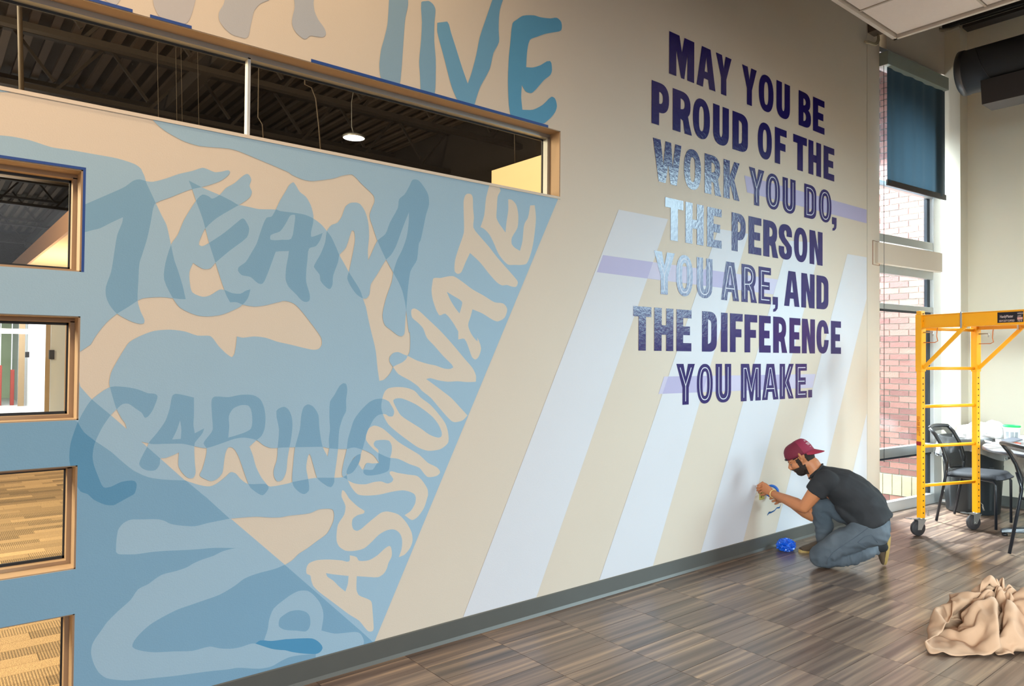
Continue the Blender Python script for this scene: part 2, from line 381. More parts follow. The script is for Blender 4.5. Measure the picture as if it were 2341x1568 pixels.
# window of the end wall outside the frame
e = MB()
for y in (-5.6, -4.3, -3.05): e.box(XE+.05, y, 1.9, XE+.11, y+.05, 4.5)
for z in (1.9, 3.2, 4.45): e.box(XE+.05, -5.6, z, XE+.11, -3.0, z+.05)
W7 = e.build('window_7', M['alu'], kind='structure')
# ------------------------------------------------------------------ ceiling
cl = MB().box(XL, -7.5, ZT-.2, 9, 0.0, ZT-.1).build('ceiling', M['dark'], kind='structure')
jo = MB()
for k in range(9): jo.box(1.0+k*.9, -7.5, ZT-.34, 1.06+k*.9, 0, ZT-.2)
jo.build('joist', M['dark'], cl)
# ------------------------------------------------------------------ the mural: flat paint laid out on the wall plane (Y = 0)
OFS = {'A': (0, 0), 'B': (640, 0), 'C': (0, 340), 'D': (640, 340), 'E': (0, 700), 'F': (640, 700), 'G': (0, 1128), 'H': (640, 1128),
       'J': (1400, 40), 'K': (1400, 400), 'L': (1400, 680), 'N': (1700, 980), 'Q': (1300, 1128), 'Z': (0, 0)}
SCL = {**{k: 3.547 for k in 'ABCDEFGHQ'}, **{k: 3.9017 for k in 'JKL'}, 'N': 4.61, 'Z': 1.0}
def rd(s, smooth=True, sub=3):
    """read 'A 12,30 45,60! ...' (a letter switches the survey patch, ! marks a sharp corner) -> points (x, z) on the wall"""
    pts = []; cur = 'Z'
    for t in s.split():
        if t[0].isalpha(): cur = t; continue
        sh = t.endswith('!'); x, y = t.rstrip('!').split(','); ox, oy = OFS[cur]; k = SCL[cur]
        P = atY(ox+float(x)/k, oy+float(y)/k); pts.append((P[0], P[2], sh))
    n = len(pts)
    if not smooth: return [(a, b) for a, b, _ in pts]
    out = []
    for i in range(n):
        p0, p1, p2, p3 = [np.array(pts[(i+d) % n][:2]) for d in (-1, 0, 1, 2)]
        s1, s2 = pts[i][2], pts[(i+1) % n][2]
        L = np.linalg.norm(p2-p1)+1e-9
        m1 = np.zeros(2) if s1 else (p2-p0)/max(np.linalg.norm(p2-p0), 1e-9)*L
        m2 = np.zeros(2) if s2 else (p3-p1)/max(np.linalg.norm(p3-p1), 1e-9)*L
        if s1 and s2: out.append(tuple(p1)); continue
        if s1: m1 = (p2-p1)
        if s2: m2 = (p2-p1)
        for k in range(sub):
            t = k/sub; t2, t3 = t*t, t*t*t
            out.append(tuple((2*t3-3*t2+1)*p1+(t3-2*t2+t)*m1*.8+(-2*t3+3*t2)*p2+(t3-t2)*m2*.8))
    return out
def inside(poly, P):
    P = np.asarray(P); x, y = P[:, 0], P[:, 1]; r = np.zeros(len(P), bool); q = np.array(poly); q2 = np.roll(q, -1, 0)
    for (x1, y1), (x2, y2) in zip(q, q2):
        if y1 == y2: continue
        c = ((y1 > y) != (y2 > y)) & (x < (x2-x1)*(y-y1)/(y2-y1)+x1); r ^= c
    return r
def cdt(polys):
    vs = []; ed = []
    for p in polys:
        k = len(vs); n = len(p); vs += [Vector((a, b)) for a, b in p]; ed += [(k+i, k+(i+1) % n) for i in range(n)]
    V, E_, F_, *_ = delaunay_2d_cdt(vs, ed, [], 0, 1e-5)
    V = np.array([tuple(v) for v in V]); F_ = np.array([f for f in F_ if len(f) == 3]); C_ = V[F_].mean(1)
    a, b, c = V[F_[:, 0]], V[F_[:, 1]], V[F_[:, 2]]
    ar = np.abs((b-a)[:, 0]*(c-a)[:, 1]-(b-a)[:, 1]*(c-a)[:, 0])
    ok = ar > 1e-9
    return V, F_[ok], C_[ok]
HOLES = [[(a, c), (b, c), (b, d), (a, d)] for a, b, c, d in OPEN]
def flat(name, V, Fc, m, mi=None, y=-.0012, label=None, thick=.0):
    idx = np.unique(Fc); mp = {int(k): i for i, k in enumerate(idx)}
    me = bpy.data.meshes.new(name); fs = []
    for f in Fc:
        a, b, c = V[f[0]], V[f[1]], V[f[2]]
        cr = (b-a)[0]*(c-a)[1]-(b-a)[1]*(c-a)[0]
        f = [mp[int(i)] for i in f]; fs.append(f if cr > 0 else f[::-1])
    me.from_pydata([(V[i][0], y, V[i][1]) for i in idx], [], fs)
    o = link(name, me, m, wall, label=label)
    if mi is not None: me.polygons.foreach_set('material_index', [int(k) for k in mi])
    return o
# --- left field ----------------------------------------------------------------------------------
FIELD = rd('''Z -90,120! A 0,672! D 0,-61! 2260,393! H 762,1210! G -320,2310! -320,1100! Z -90,900!''', False)
PEACH = rd('''Z -90,205 A 0,745 200,752 380,770! 1210,930! 1240,975 1290,1025 1350,1070 1420,1110 1500,1150 1620,1185 1850,1205 1930,1225 2040,1270 2341,1398
 B 90,1415 180,1455 250,1468 340,1460 440,1445 500,1425 580,1415 D 612,232 660,285 720,340 760,385 765,430 745,480 725,545 750,630 785,735 855,890 915,1000 960,1080 990,1150 1012,1240
 1023,1310! 1032,1400 1045,1490 F 1052,210 1055,300 1050,370 1035,400 1020,430 990,455 920,490 900,530 875,565 840,597 805,605! 790,500 778,380 765,310 740,210 715,100 695,0
 D 695,1280 672,1215! 650,1150 615,1090 558,1000 520,930 480,860 450,790 415,715 380,668 330,610 260,560 200,535 120,520 0,505
 C 2240,493 2100,490 2030,475 1960,460 1930,455 1870,420 1780,375 1720,350 1640,315 1530,258! 1560,335 1590,425 1640,560 1665,650 1695,765 1745,920 1780,1030 1815,1135 1835,1190 1865,1245!
 1920,1245 1970,1265 2060,1280 2150,1270 2230,1250 2290,1235 D 0,1235 50,1235 110,1255 160,1300 240,1400 300,1480 F 315,225 335,260 338,310 315,345 270,353 200,340 100,315 0,293
 E 2240,285 2150,255 2060,245 1970,255 1920,245! 1912,320 1900,385 1885,410! 1875,412 1830,380 1770,320 1730,265 1700,240 1600,238 1500,205 1380,190 1250,200 1150,235 1050,290 1000,360 940,460 900,540 885,620 895,670
 920,760 945,835 985,910 1015,950 1027,995! 895,880 745,755 650,650! 600,400! 735,310! 770,250 830,170 880,115
 950,60 1040,5 C 1115,1232! 1160,1212 1300,1203 1400,1212 1450,1218 1505,1220! 1480,1110 1440,980 1412,900 1385,775 1350,620 1310,540 1262,440 1220,350 1185,275! 1170,220
 A 1155,1395 1140,1365 1090,1330 950,1285 760,1250 560,1215 420,1195 250,1140 110,1110 0,1098 Z -90,302''')
DARK = rd('''Z -90,900! E 560,900! 628,935! 680,1020 775,1095! 900,1180 980,1250 1080,1330 1200,1385 1330,1405 1505,1412! 1690,1565 G 1640,2 1860,202! 2305,575! H 650,1110! 762,1212! G -320,2310! -320,1100!''')
PEACH3 = rd('''E 1145,1098! 1200,1110 1240,1118 1350,1115 1480,1115 1575,1135 1670,1150 1800,1110 1900,1075 1980,1065 2080,1085 2140,1130 2200,1150 2300,1145 F 180,1142 340,1140 400,1152 530,1158 600,1145 660,1160
 700,1175 760,1210 803,1270! 750,1275 700,1272 672,1325 650,1300 632,1280 610,1320 560,1355 510,1385 440,1390 300,1390 220,1402 100,1425 E 2341,1435 2190,1462 2150,1440 2010,1440 1950,1400 1910,1355 1870,1345 1830,1380 1760,1435 1700,1460 1620,1450 1500,1412! 1300,1235!''')
PEACH4 = rd('''G 1870,203! 1960,195 2080,188 2200,195 2280,192 H 70,180 240,160 310,130 380,123 425,130 438,170 430,230 380,325 300,385 220,445 150,490 100,540 40,578!''')
BAND = rd('''G 990,493 960,490 940,470 955,300 1000,240 1060,212 1140,210 1270,208 1330,220 1380,245 1450,258 1580,265 1680,240 1780,220 1865,203! 2309,577! 2230,610 2080,650 1980,690 1900,750 1780,820 1640,870 1540,905 1440,940 1320,1000 1220,1060 1140,1130 1090,1190 1072,1240 1110,1265 1180,1280 1260,1287 1400,1280 1560,1275 1700,1240 1780,1255 1870,1258 1950,1245 2030,1218 2070,1216! 2110,1190 2200,1195 2320,1180
 H 60,1180 150,1175 260,1175 310,1200 345,1250 325,1285 290,1300! 180,1308 80,1325 0,1362 G 2200,1402 2100,1420 1930,1412 1850,1425 1700,1440 1550,1460 1400,1480 1250,1495 1050,1515 950,1510 860,1495 800,1450 760,1380 738,1300 745,1230 770,1180 820,1110 870,1040 960,950 1060,860 1120,775 1200,735 1260,690 1320,655 1420,630 1510,600 1570,565 1640,535 1730,505 1800,470 1870,450 1917,442! 1740,440 1600,452 1450,460 1330,465 1220,475 1100,492''')
DEEP = rd('''G 2070,1216! 2110,1190 2200,1195 2320,1180 H 60,1180 150,1175 260,1175 310,1200 345,1250 325,1285 290,1300 200,1298 100,1285 40,1270 0,1268 G 2200,1258''')
LP = rd('''G 2140,1190! 2170,1100 2182,1020 2220,930 2330,840 H 90,820 150,790 220,788 270,820 320,880 345,940 352,1000 335,1110! 440,1135 520,1130 600,1122 640,1128 665,1155 680,1200 668,1260! 300,1372! 290,1300 345,1250 310,1200 260,1175 150,1175 60,1180 G 2320,1180 2200,1195''')
LPH = rd('''H 0,1010 30,985 80,955 150,945 210,960 240,995 245,1060 230,1100 205,1118 140,1112 40,1105 -8,1078 -10,1040''')
# additive letters TEAM / CARING
ADD = {
 'T': [rd('''Z 150,470! C 600,490! 750,425 900,360 1010,310 1080,260 1130,248 1180,262 1240,268 1350,240 1450,205 1560,180 1640,155 1680,165 1740,190 1800,185 1850,175 1865,190 1840,225 1780,265 1660,305 1530,335 1380,395 1262,440 1240,490 1228,560 1195,720 1155,850 1130,930 1122,1060 1115,1230 1140,1320 1170,1385 1165,1415 1120,1418 1040,1390 945,1335 890,1270 860,1200 858,1120 900,1000 925,850 950,700 990,600 997,555! 900,600 810,645 750,660! 600,700!''')],
 'E': [rd('''C 1640,372 1590,420 1490,580 1440,700 1390,770 1340,930 1330,1060 1400,1210 1460,1290 1590,1350 1680,1360 1800,1345 1930,1290 1970,1260 2010,1210 2030,1140! 1990,1152 1950,1175 1880,1170 1820,1145 1780,1142 1700,1190 1640,1200 1560,1165 1540,1100 1535,1000 1565,925! 1600,950 1650,975 1705,970 1745,925 1870,820 2000,720 2020,650 2000,600 1970,565 1930,590 1820,680 1700,760 1640,790 1612,775 1630,715 1665,645 1760,560 1930,460 2020,400 2042,350 2022,300 2037,250 2010,205 1970,220 1900,280 1830,320 1780,375 1720,405 1690,385''')],
 'A': [rd('''D 105,272 130,300 160,350 210,390 250,460 270,540 268,600 250,710 290,705 345,683! 325,740 290,790 235,810 222,900 212,1000 212,1080 240,1180 238,1230 205,1243 170,1225 130,1180 70,1120 45,1060 50,960 65,880 72,830!
  -10,832 -30,835 C 2235,835 2200,930 2150,1060 2125,1095 2090,1090 2030,1040 1960,1025 1930,990 1935,960 1990,920 2040,840 2080,770 2120,650 2160,560 2205,548 2270,420 2341,300 D 50,320'''),
       rd('''D 105,535 122,540 115,620 90,730 20,738 -75,738 -75,700 0,670 50,600 80,545''')],
 'M': [rd('''D 380,668 365,760 330,850 285,930 275,960 320,1020 328,1070 370,1120 405,1137 425,1100 430,1030 470,920 482,860 535,800 580,665 600,670 607,740 595,820 560,990 545,1050 570,1110 620,1180 675,1215 700,1212 725,1180 735,1100 780,1030 855,905 900,860 940,790 980,680 1010,600 1045,515! 1043,600 1025,720 990,820 950,900 918,1000 905,1080 860,1210 830,1350 850,1430 900,1470 950,1510 985,1520 1008,1500 1015,1400 1023,1310 1035,1150 1055,1000 1075,960 1110,900 1125,770 1140,740 1170,600 1185,530 1208,450 1200,370 1160,300 1120,255 1075,252 1050,300 1010,370 965,410 955,480 890,600 855,690 800,735 780,760 740,850 715,905! 712,820 722,700 715,600 690,510 650,450 620,437 570,440 530,470 500,550 465,600 415,620''')],
 'C': [rd('''E 890,655 745,755 690,830 628,945 600,1020 570,1120 562,1250 600,1400 650,1500 G 710,5 760,50 850,90 920,95 960,75 1050,25 1090,0 E 1108,1450 1095,1420 1060,1412 980,1425 900,1462 840,1468 800,1390 762,1290 750,1220 760,1140 780,1080 830,980 895,885 945,835 990,795 1040,790 1100,830 1150,865 1180,905 1230,855 1260,790 1277,730 1255,710 1200,705 1120,675 1020,655''')],
 'A2': [rd('''E 1395,730 1420,710 1480,718 1572,740! 1572,880 1568,960 1578,1030! 1655,990! 1640,1030 1600,1080 1578,1110 1575,1180 1580,1280 1585,1350 1565,1392 1520,1390 1470,1340 1445,1290 1450,1185! 1400,1208 1340,1230 1300,1235 1295,1280 1260,1328 1200,1332 1150,1312 1128,1275 1160,1200 1190,1145 1210,1100 1270,1030 1340,930 1375,830'''), rd('''E 1460,925! 1470,1000 1465,1075! 1395,1080! 1430,1010''')],
 'R': [rd('''E 1715,760 1740,732 1850,737 1950,718 2050,720 2110,755 2140,820 2152,900 2145,990 2120,1050 2080,1085 2022,1137! 2050,1210 2075,1300 2120,1390 2177,1465 2170,1490 2130,1532 2080,1510 2030,1470 2005,1420 1970,1320 1930,1210 1890,1150 1850,1145 1825,1200 1810,1310 1800,1355 1760,1400 1710,1418 1650,1395 1618,1370 1640,1320 1665,1230 1675,1155 1650,1110 1680,1065 1715,1020 1725,990 1718,880'''), rd('''E 1855,890 1890,830 1950,803 2010,805 2035,840 2045,920 2035,990 1990,1020 1920,1045 1850,1065! 1858,970''')],
 'I': [rd('''E 2240,850 2300,815 2340,840 2365,900 2370,980 2360,1070 2345,1150 2330,1240 2320,1340 2290,1405 2250,1420 2222,1385 2218,1330 2245,1240 2250,1150 2262,1000''')],
 'N': [rd('''F 225,795 190,820 175,870 170,900 160,1000 120,1150 105,1290 97,1400 110,1460 160,1510 200,1522 235,1490 228,1400 212,1310 225,1220 240,1198 270,1290 300,1390 340,1430 410,1467 438,1430 440,1385 455,1280 470,1158 480,1000 510,900 535,850 535,760 545,680 535,630 510,625 480,650 440,720 405,775 400,900 405,1000 395,1080 398,1150 385,1218! 350,1150 335,1100 318,980 310,880 270,815''')],
 'G': [rd('''F 830,750 770,755 720,780 650,850 600,920 570,1010 550,1080 540,1160 512,1280 502,1370 545,1405! 540,1362 560,1300 600,1225 655,1195! 668,1160 690,1080 700,1040 720,990 760,915 800,880 855,875 880,892 915,890 925,850 900,800 880,770''')],
}
# letters painted in wall colour on the blue field (they turn blue where they cross bare wall)
INV = {
 'E': [rd('''D 1700,285! 1745,293! 1775,310 1787,340 1765,385 1758,480 1755,560 1775,605 1800,640 1828,680! 1835,600 1850,500 1850,410! 1880,415 1915,455 1932,540 1925,640 1880,720 1878,770 1900,800 1945,828! 1965,750 1975,640 1985,600 2010,560 2028,460! 2065,458! 2075,560 2065,680 2050,780 2030,860 2000,930 1960,942 1900,942 1850,940 1810,905 1770,850 1735,770 1700,700 1660,655 1625,635! 1655,540 1670,400''')],
 'T': [rd('''D 1520,365 1550,370 1563,400 1565,480 1572,560 1568,640 1620,710 1690,790 1760,880 1830,960 1900,1040 1928,1080 1915,1118 1880,1118 1840,1105 1800,1108 1760,1085 1700,1020 1620,920 1540,845! 1500,930 1470,1000 1440,1015 1415,990 1420,900 1450,800 1490,680 1490,560 1488,430 1500,380''')],
 'A': [rd('''D 1235,1090 1245,1050 1300,1048 1360,1035 1410,1035 1480,1080 1560,1140 1650,1190 1740,1245 1810,1255 1842,1300 1820,1370 1765,1400 1720,1385 1640,1335 1560,1302! 1545,1360 1525,1430 1550,1500 1600,1561
   F 1600,255 1630,340 1610,410 1582,432 1555,410 1530,340 1495,265 1445,270! 1445,205! 1400,130 1340,60 D 1290,1350 1240,1230 1228,1150'''), rd('''D 1352,1160! 1400,1190 1475,1240 1470,1285 1455,1335! 1420,1290 1380,1225''')],
 'N': [rd('''F 1065,30 1090,18 1130,40 1200,105 1300,200 1400,310 1500,430 1560,500 1588,560 1588,612! 1520,615 1440,608 1360,612 1280,600 1220,583 1185,590! 1240,630 1320,690 1390,745 1460,820 1520,885! 1480,925 1420,940 1390,930 1340,880 1280,810 1220,740 1150,685 1120,650 1050,600 960,550 918,495 888,450 890,410 920,378 960,372 1000,390 1035,402 1110,440 1200,468 1260,480 1330,505 1380,508 1405,495! 1390,470 1320,400 1250,320 1190,255 1160,180 1120,135 1070,90''')],
 'O': [rd('''F 830,745 850,690 880,665 940,655 1020,660 1090,685 1140,740 1220,800 1290,880 1340,950 1362,1020 1365,1100 1330,1140 1290,1162 1200,1172 1120,1145 1040,1090 960,1030 880,960 840,890 820,820'''), rd('''F 918,765 940,748 990,748 1100,795 1180,850 1240,900 1285,960 1310,1020 1308,1055 1280,1065 1210,1040 1140,990 1060,940 980,885 940,820''')],
 'I': [rd('''F 765,967 830,990 880,1030 960,1100 1040,1150 1130,1205 1200,1270 1270,1305 1298,1345 1270,1375 1200,1385 1170,1360 1130,1310 1050,1280 960,1238 893,1228! 905,1180 905,1130 880,1088 780,1088 760,1110 765,1135 797,1165 797,1190! 750,1150 700,1090 697,1050 715,995''')],
 'S': [rd('''F 888,1342 950,1350 1040,1365 1110,1375 1150,1410 1195,1480 1200,1530 H 1195,30 1170,110 1120,185 1070,215 1010,175! 1060,140 1095,80 1100,30 F 1085,1520 1040,1500 990,1492 900,1505 800,1528 700,1535 630,1525 580,1470 550,1412! 600,1435 650,1443 700,1442 760,1425 820,1420 870,1437 905,1425 918,1400''')],
 'S2': [rd('''F 508,1490 540,1525 H 560,40 630,105 685,140! 680,160 630,175 590,205 583,250 595,290 625,302 660,285 700,250 760,200 820,155 870,145 960,170 1020,230 1065,310 1075,380 1055,440 1010,495 963,515! 985,450 990,380 975,330 945,300 910,290 860,300 800,335 740,395 680,445 600,465 530,463 480,430 460,390 458,330 470,250 520,170 530,100 500,30 F 498,1520''')],
 'A2': [rd('''H 215,600 235,565 300,540 400,535 500,542 560,550 565,500! 620,515 640,545 720,540 790,500 850,445 890,425 905,460 905,510 880,560 865,610 840,650 795,678 700,675 622,670! 620,780 640,825 700,850 740,875 750,950 757,1050 755,1110 720,1118 690,1090 640,1030 560,980 480,920 400,860 320,800 270,750 252,700 245,665 215,648'''), rd('''H 372,645! 430,655 555,668! 550,730 530,795! 480,755 430,705 385,675''')],
}
PATCH_L2 = [rd('''F 655,1195! 620,1210 570,1270 540,1335 545,1362 590,1345 632,1285 650,1240'''), rd('''F 798,1190! 850,1215 895,1232! 890,1280 880,1330 830,1355 760,1370 700,1370 677,1350 680,1325 750,1325 785,1275 803,1270! 797,1230'''), rd('''F 510,1385! 540,1375 543,1402!''')]
allp = [FIELD, PEACH, DARK, PEACH3, PEACH4, BAND, DEEP, LP, LPH]+HOLES+PATCH_L2
for d in (ADD, INV):
    for v in d.values(): allp += v
V, Fc, C_ = cdt(allp)
IN = lambda p: inside(p, C_)
fld = IN(FIELD)
for h in HOLES: fld &= ~IN(h)
lvl = np.where(fld, 1, 0)
lvl[fld & IN(PEACH)] = 0
lvl[fld & IN(PEACH3)] = 0
lvl[fld & IN(PEACH4)] = 0
lvl[fld & IN(DARK)] += 1
bandm = fld & IN(BAND) & IN(DARK); lvl[bandm] = 1
pm = fld & IN(LP) & ~IN(LPH); lvl[pm] = 1
lvl[fld & IN(DEEP)] = 4
owner = np.full(len(C_), '', dtype=object)
owner[bandm] = 'band'; owner[pm] = 'P'; owner[fld & IN(DEEP)] = 'deep'
for k, v in ADD.items():
    m_ = fld & IN(v[0])
    for h in v[1:]: m_ &= ~IN(h)
    lvl[m_] += 1; owner[m_] = '+'+k
for k, v in INV.items():
    m_ = fld & IN(v[0])
    for h in v[1:]: m_ &= ~IN(h)
    lvl[m_] = np.where(lvl[m_] == 0, 1, lvl[m_]-1); owner[m_] = '-'+k
for p in PATCH_L2:
    m_ = fld & IN(p); lvl[m_] = 2
LV = [M['wall'], M['L1'], M['L2'], M['L3'], M['L4']]
for k in sorted(set(owner)):
    s = fld & (owner == k)
    if k == '': s &= lvl > 0
    if not s.any(): continue
    nm = 'painted_field' if k == '' else ('painted_shape' if k in ('band', 'deep') else 'painted_letter')
    flat(nm, V, Fc[s], LV, lvl[s])
# --- upper wall letters (T)IVE -------------------------------------------------------------------
top = [
 ('''A 820,-60! 830,-20 880,20 940,48! 975,0 1010,-60!''', (196, 196, 200)),
 ('''A 1240,-40! 1245,40 1275,110 1320,155 1400,180 1495,198! 1530,170 1555,110 1580,20 1590,-40!''', (192, 192, 198)),
 ('''A 1830,-40! 1810,40 1775,100 1775,160 1820,230 1880,280 1950,302 1990,310 2015,290 2030,220 2045,150 2060,90 2110,30 2180,0 2230,-40!''', (186, 190, 198)),
 ('''B 110,-40! 118,60 98,150 100,210 130,265 180,308 210,315 245,290 300,298 350,300 372,275 360,230 310,160 280,90 272,20 280,-40!''', (180, 188, 200)),
 ('''B 885,-40! 880,60 870,200 845,310 820,400 805,520 810,600 828,665! 970,705! 985,560 1003,300 1015,150 1038,40 1035,-40!''', (142, 176, 202)),
 ('''B 1145,20 1180,10 1210,10 1245,40 1260,80 1252,180 1250,330 1262,480 1260,690 1250,790! 1140,760! 1135,620 1128,500 1143,330 1150,180''', (128, 172, 204)),
 ('''B 1275,185! 1355,175! 1370,200 1385,260 1420,370 1480,560 1522,678! 1550,600 1590,450 1620,300 1670,150 1735,-40! 1820,-40! 1780,90 1772,240 1775,340 1730,430 1700,560 1625,700 1590,800 1570,880! 1450,845! 1390,700 1330,470 1300,360 1275,260''', (112, 170, 208)),
 ('''B 1885,190 1920,160 1970,128 2060,125 2110,140 2190,150 2245,145 2280,180 2280,245 2220,262 2150,275 2080,300 2025,325 2003,420 1995,545! 2050,548 2110,530 2190,495 2205,570 2190,610 2140,650 2070,730 2035,755 1990,740 1960,690! 1955,790 1965,890! 2050,890 2130,850 2200,785 2230,800 2245,860 2230,910 2190,960 2120,1015 2060,1020! 1870,950! 1855,850 1848,650 1855,470 1868,340''', (92, 164, 206)),
]
zl0 = OPEN[0][3]
for s, c in top:
    p = rd(s, sub=3); p = [(a, max(b, zl0+.012)) for a, b in p]
    V2, F2, C2 = cdt([p]); k = inside(p, C2)
    flat('painted_letter', V2, F2[k], mat('letter_paint', sr(*c), .7, noise=.02, scale=5, bump=.05, bscale=180))
# --- right part: diagonal bands, bars ------------------------------------------------------------
zb = .104
def band(pts):      # list of px pairs, straightened
    return [tuple(atY(*p)[[0, 2]]) for p in pts]
def diag(lt, lb, rt, rb, ztop_l=None):
    a, b, c, d = [atY(*p)[[0, 2]] for p in (lt, lb, rt, rb)]
    q = lambda p, r: (p[0]+(r[0]-p[0])*(zb-p[1])/(r[1]-p[1]), zb)
    return [tuple(a), q(a, b), q(c, d), tuple(c)]
BD = [diag((1414, 479), (1161.6, 1140), (1527, 501), (1226, 1365)),
      diag((1642, 523), (1369, 1328), (1710, 534.5), (1494.5, 1286)),
      diag((1803, 550), (1601.7, 1263), (1878, 556), (1703, 1221)),
      diag((1937, 580.6), (1783.5, 1175), (2003, 592), (1868, 1150)),
      diag((2040, 700), (1925, 1180), (2090, 700), (2000, 1180))]
xs = SEAM-.012
BR = [('lav', [(1701.5, 401), (1981.5, 479.4), (1981.5, 510.7), (1707.5, 439.7)]), ('purple', [(1378, 583), (1778, 639), (1767.8, 673), (1364, 622)]), ('purple', [(1518, 860.7), (1864.4, 855), (1857.5, 886.4), (1505, 900.5)])]
SEAMP = [(xs, -.5), (9, -.5), (9, 6), (xs, 6)]
BRP = [band(p) for _, p in BR]
V3, F3, C3_ = cdt(BD+BRP+[SEAMP])
ok = ~inside(SEAMP, C3_) & (C3_[:, 0] < xs)
inb = np.zeros(len(C3_), int)
for i, p in enumerate(BRP): inb[inside(p, C3_) & ok] = i+1
for i, p in enumerate(BD):
    s = inside(p, C3_) & ok & (inb == 0); flat('painted_band', V3, F3[s], M['white_band'])
inw = np.zeros(len(C3_), bool)
for p in BD: inw |= inside(p, C3_)
for i in range(3):
    s = (inb == i+1); mi = np.where(inw[s] if i else C3_[s][:, 0] > atY(1800, 440)[0], 1, 0)
    flat('painted_bar', V3, F3[s], [M['lav'], M['purple']], mi)
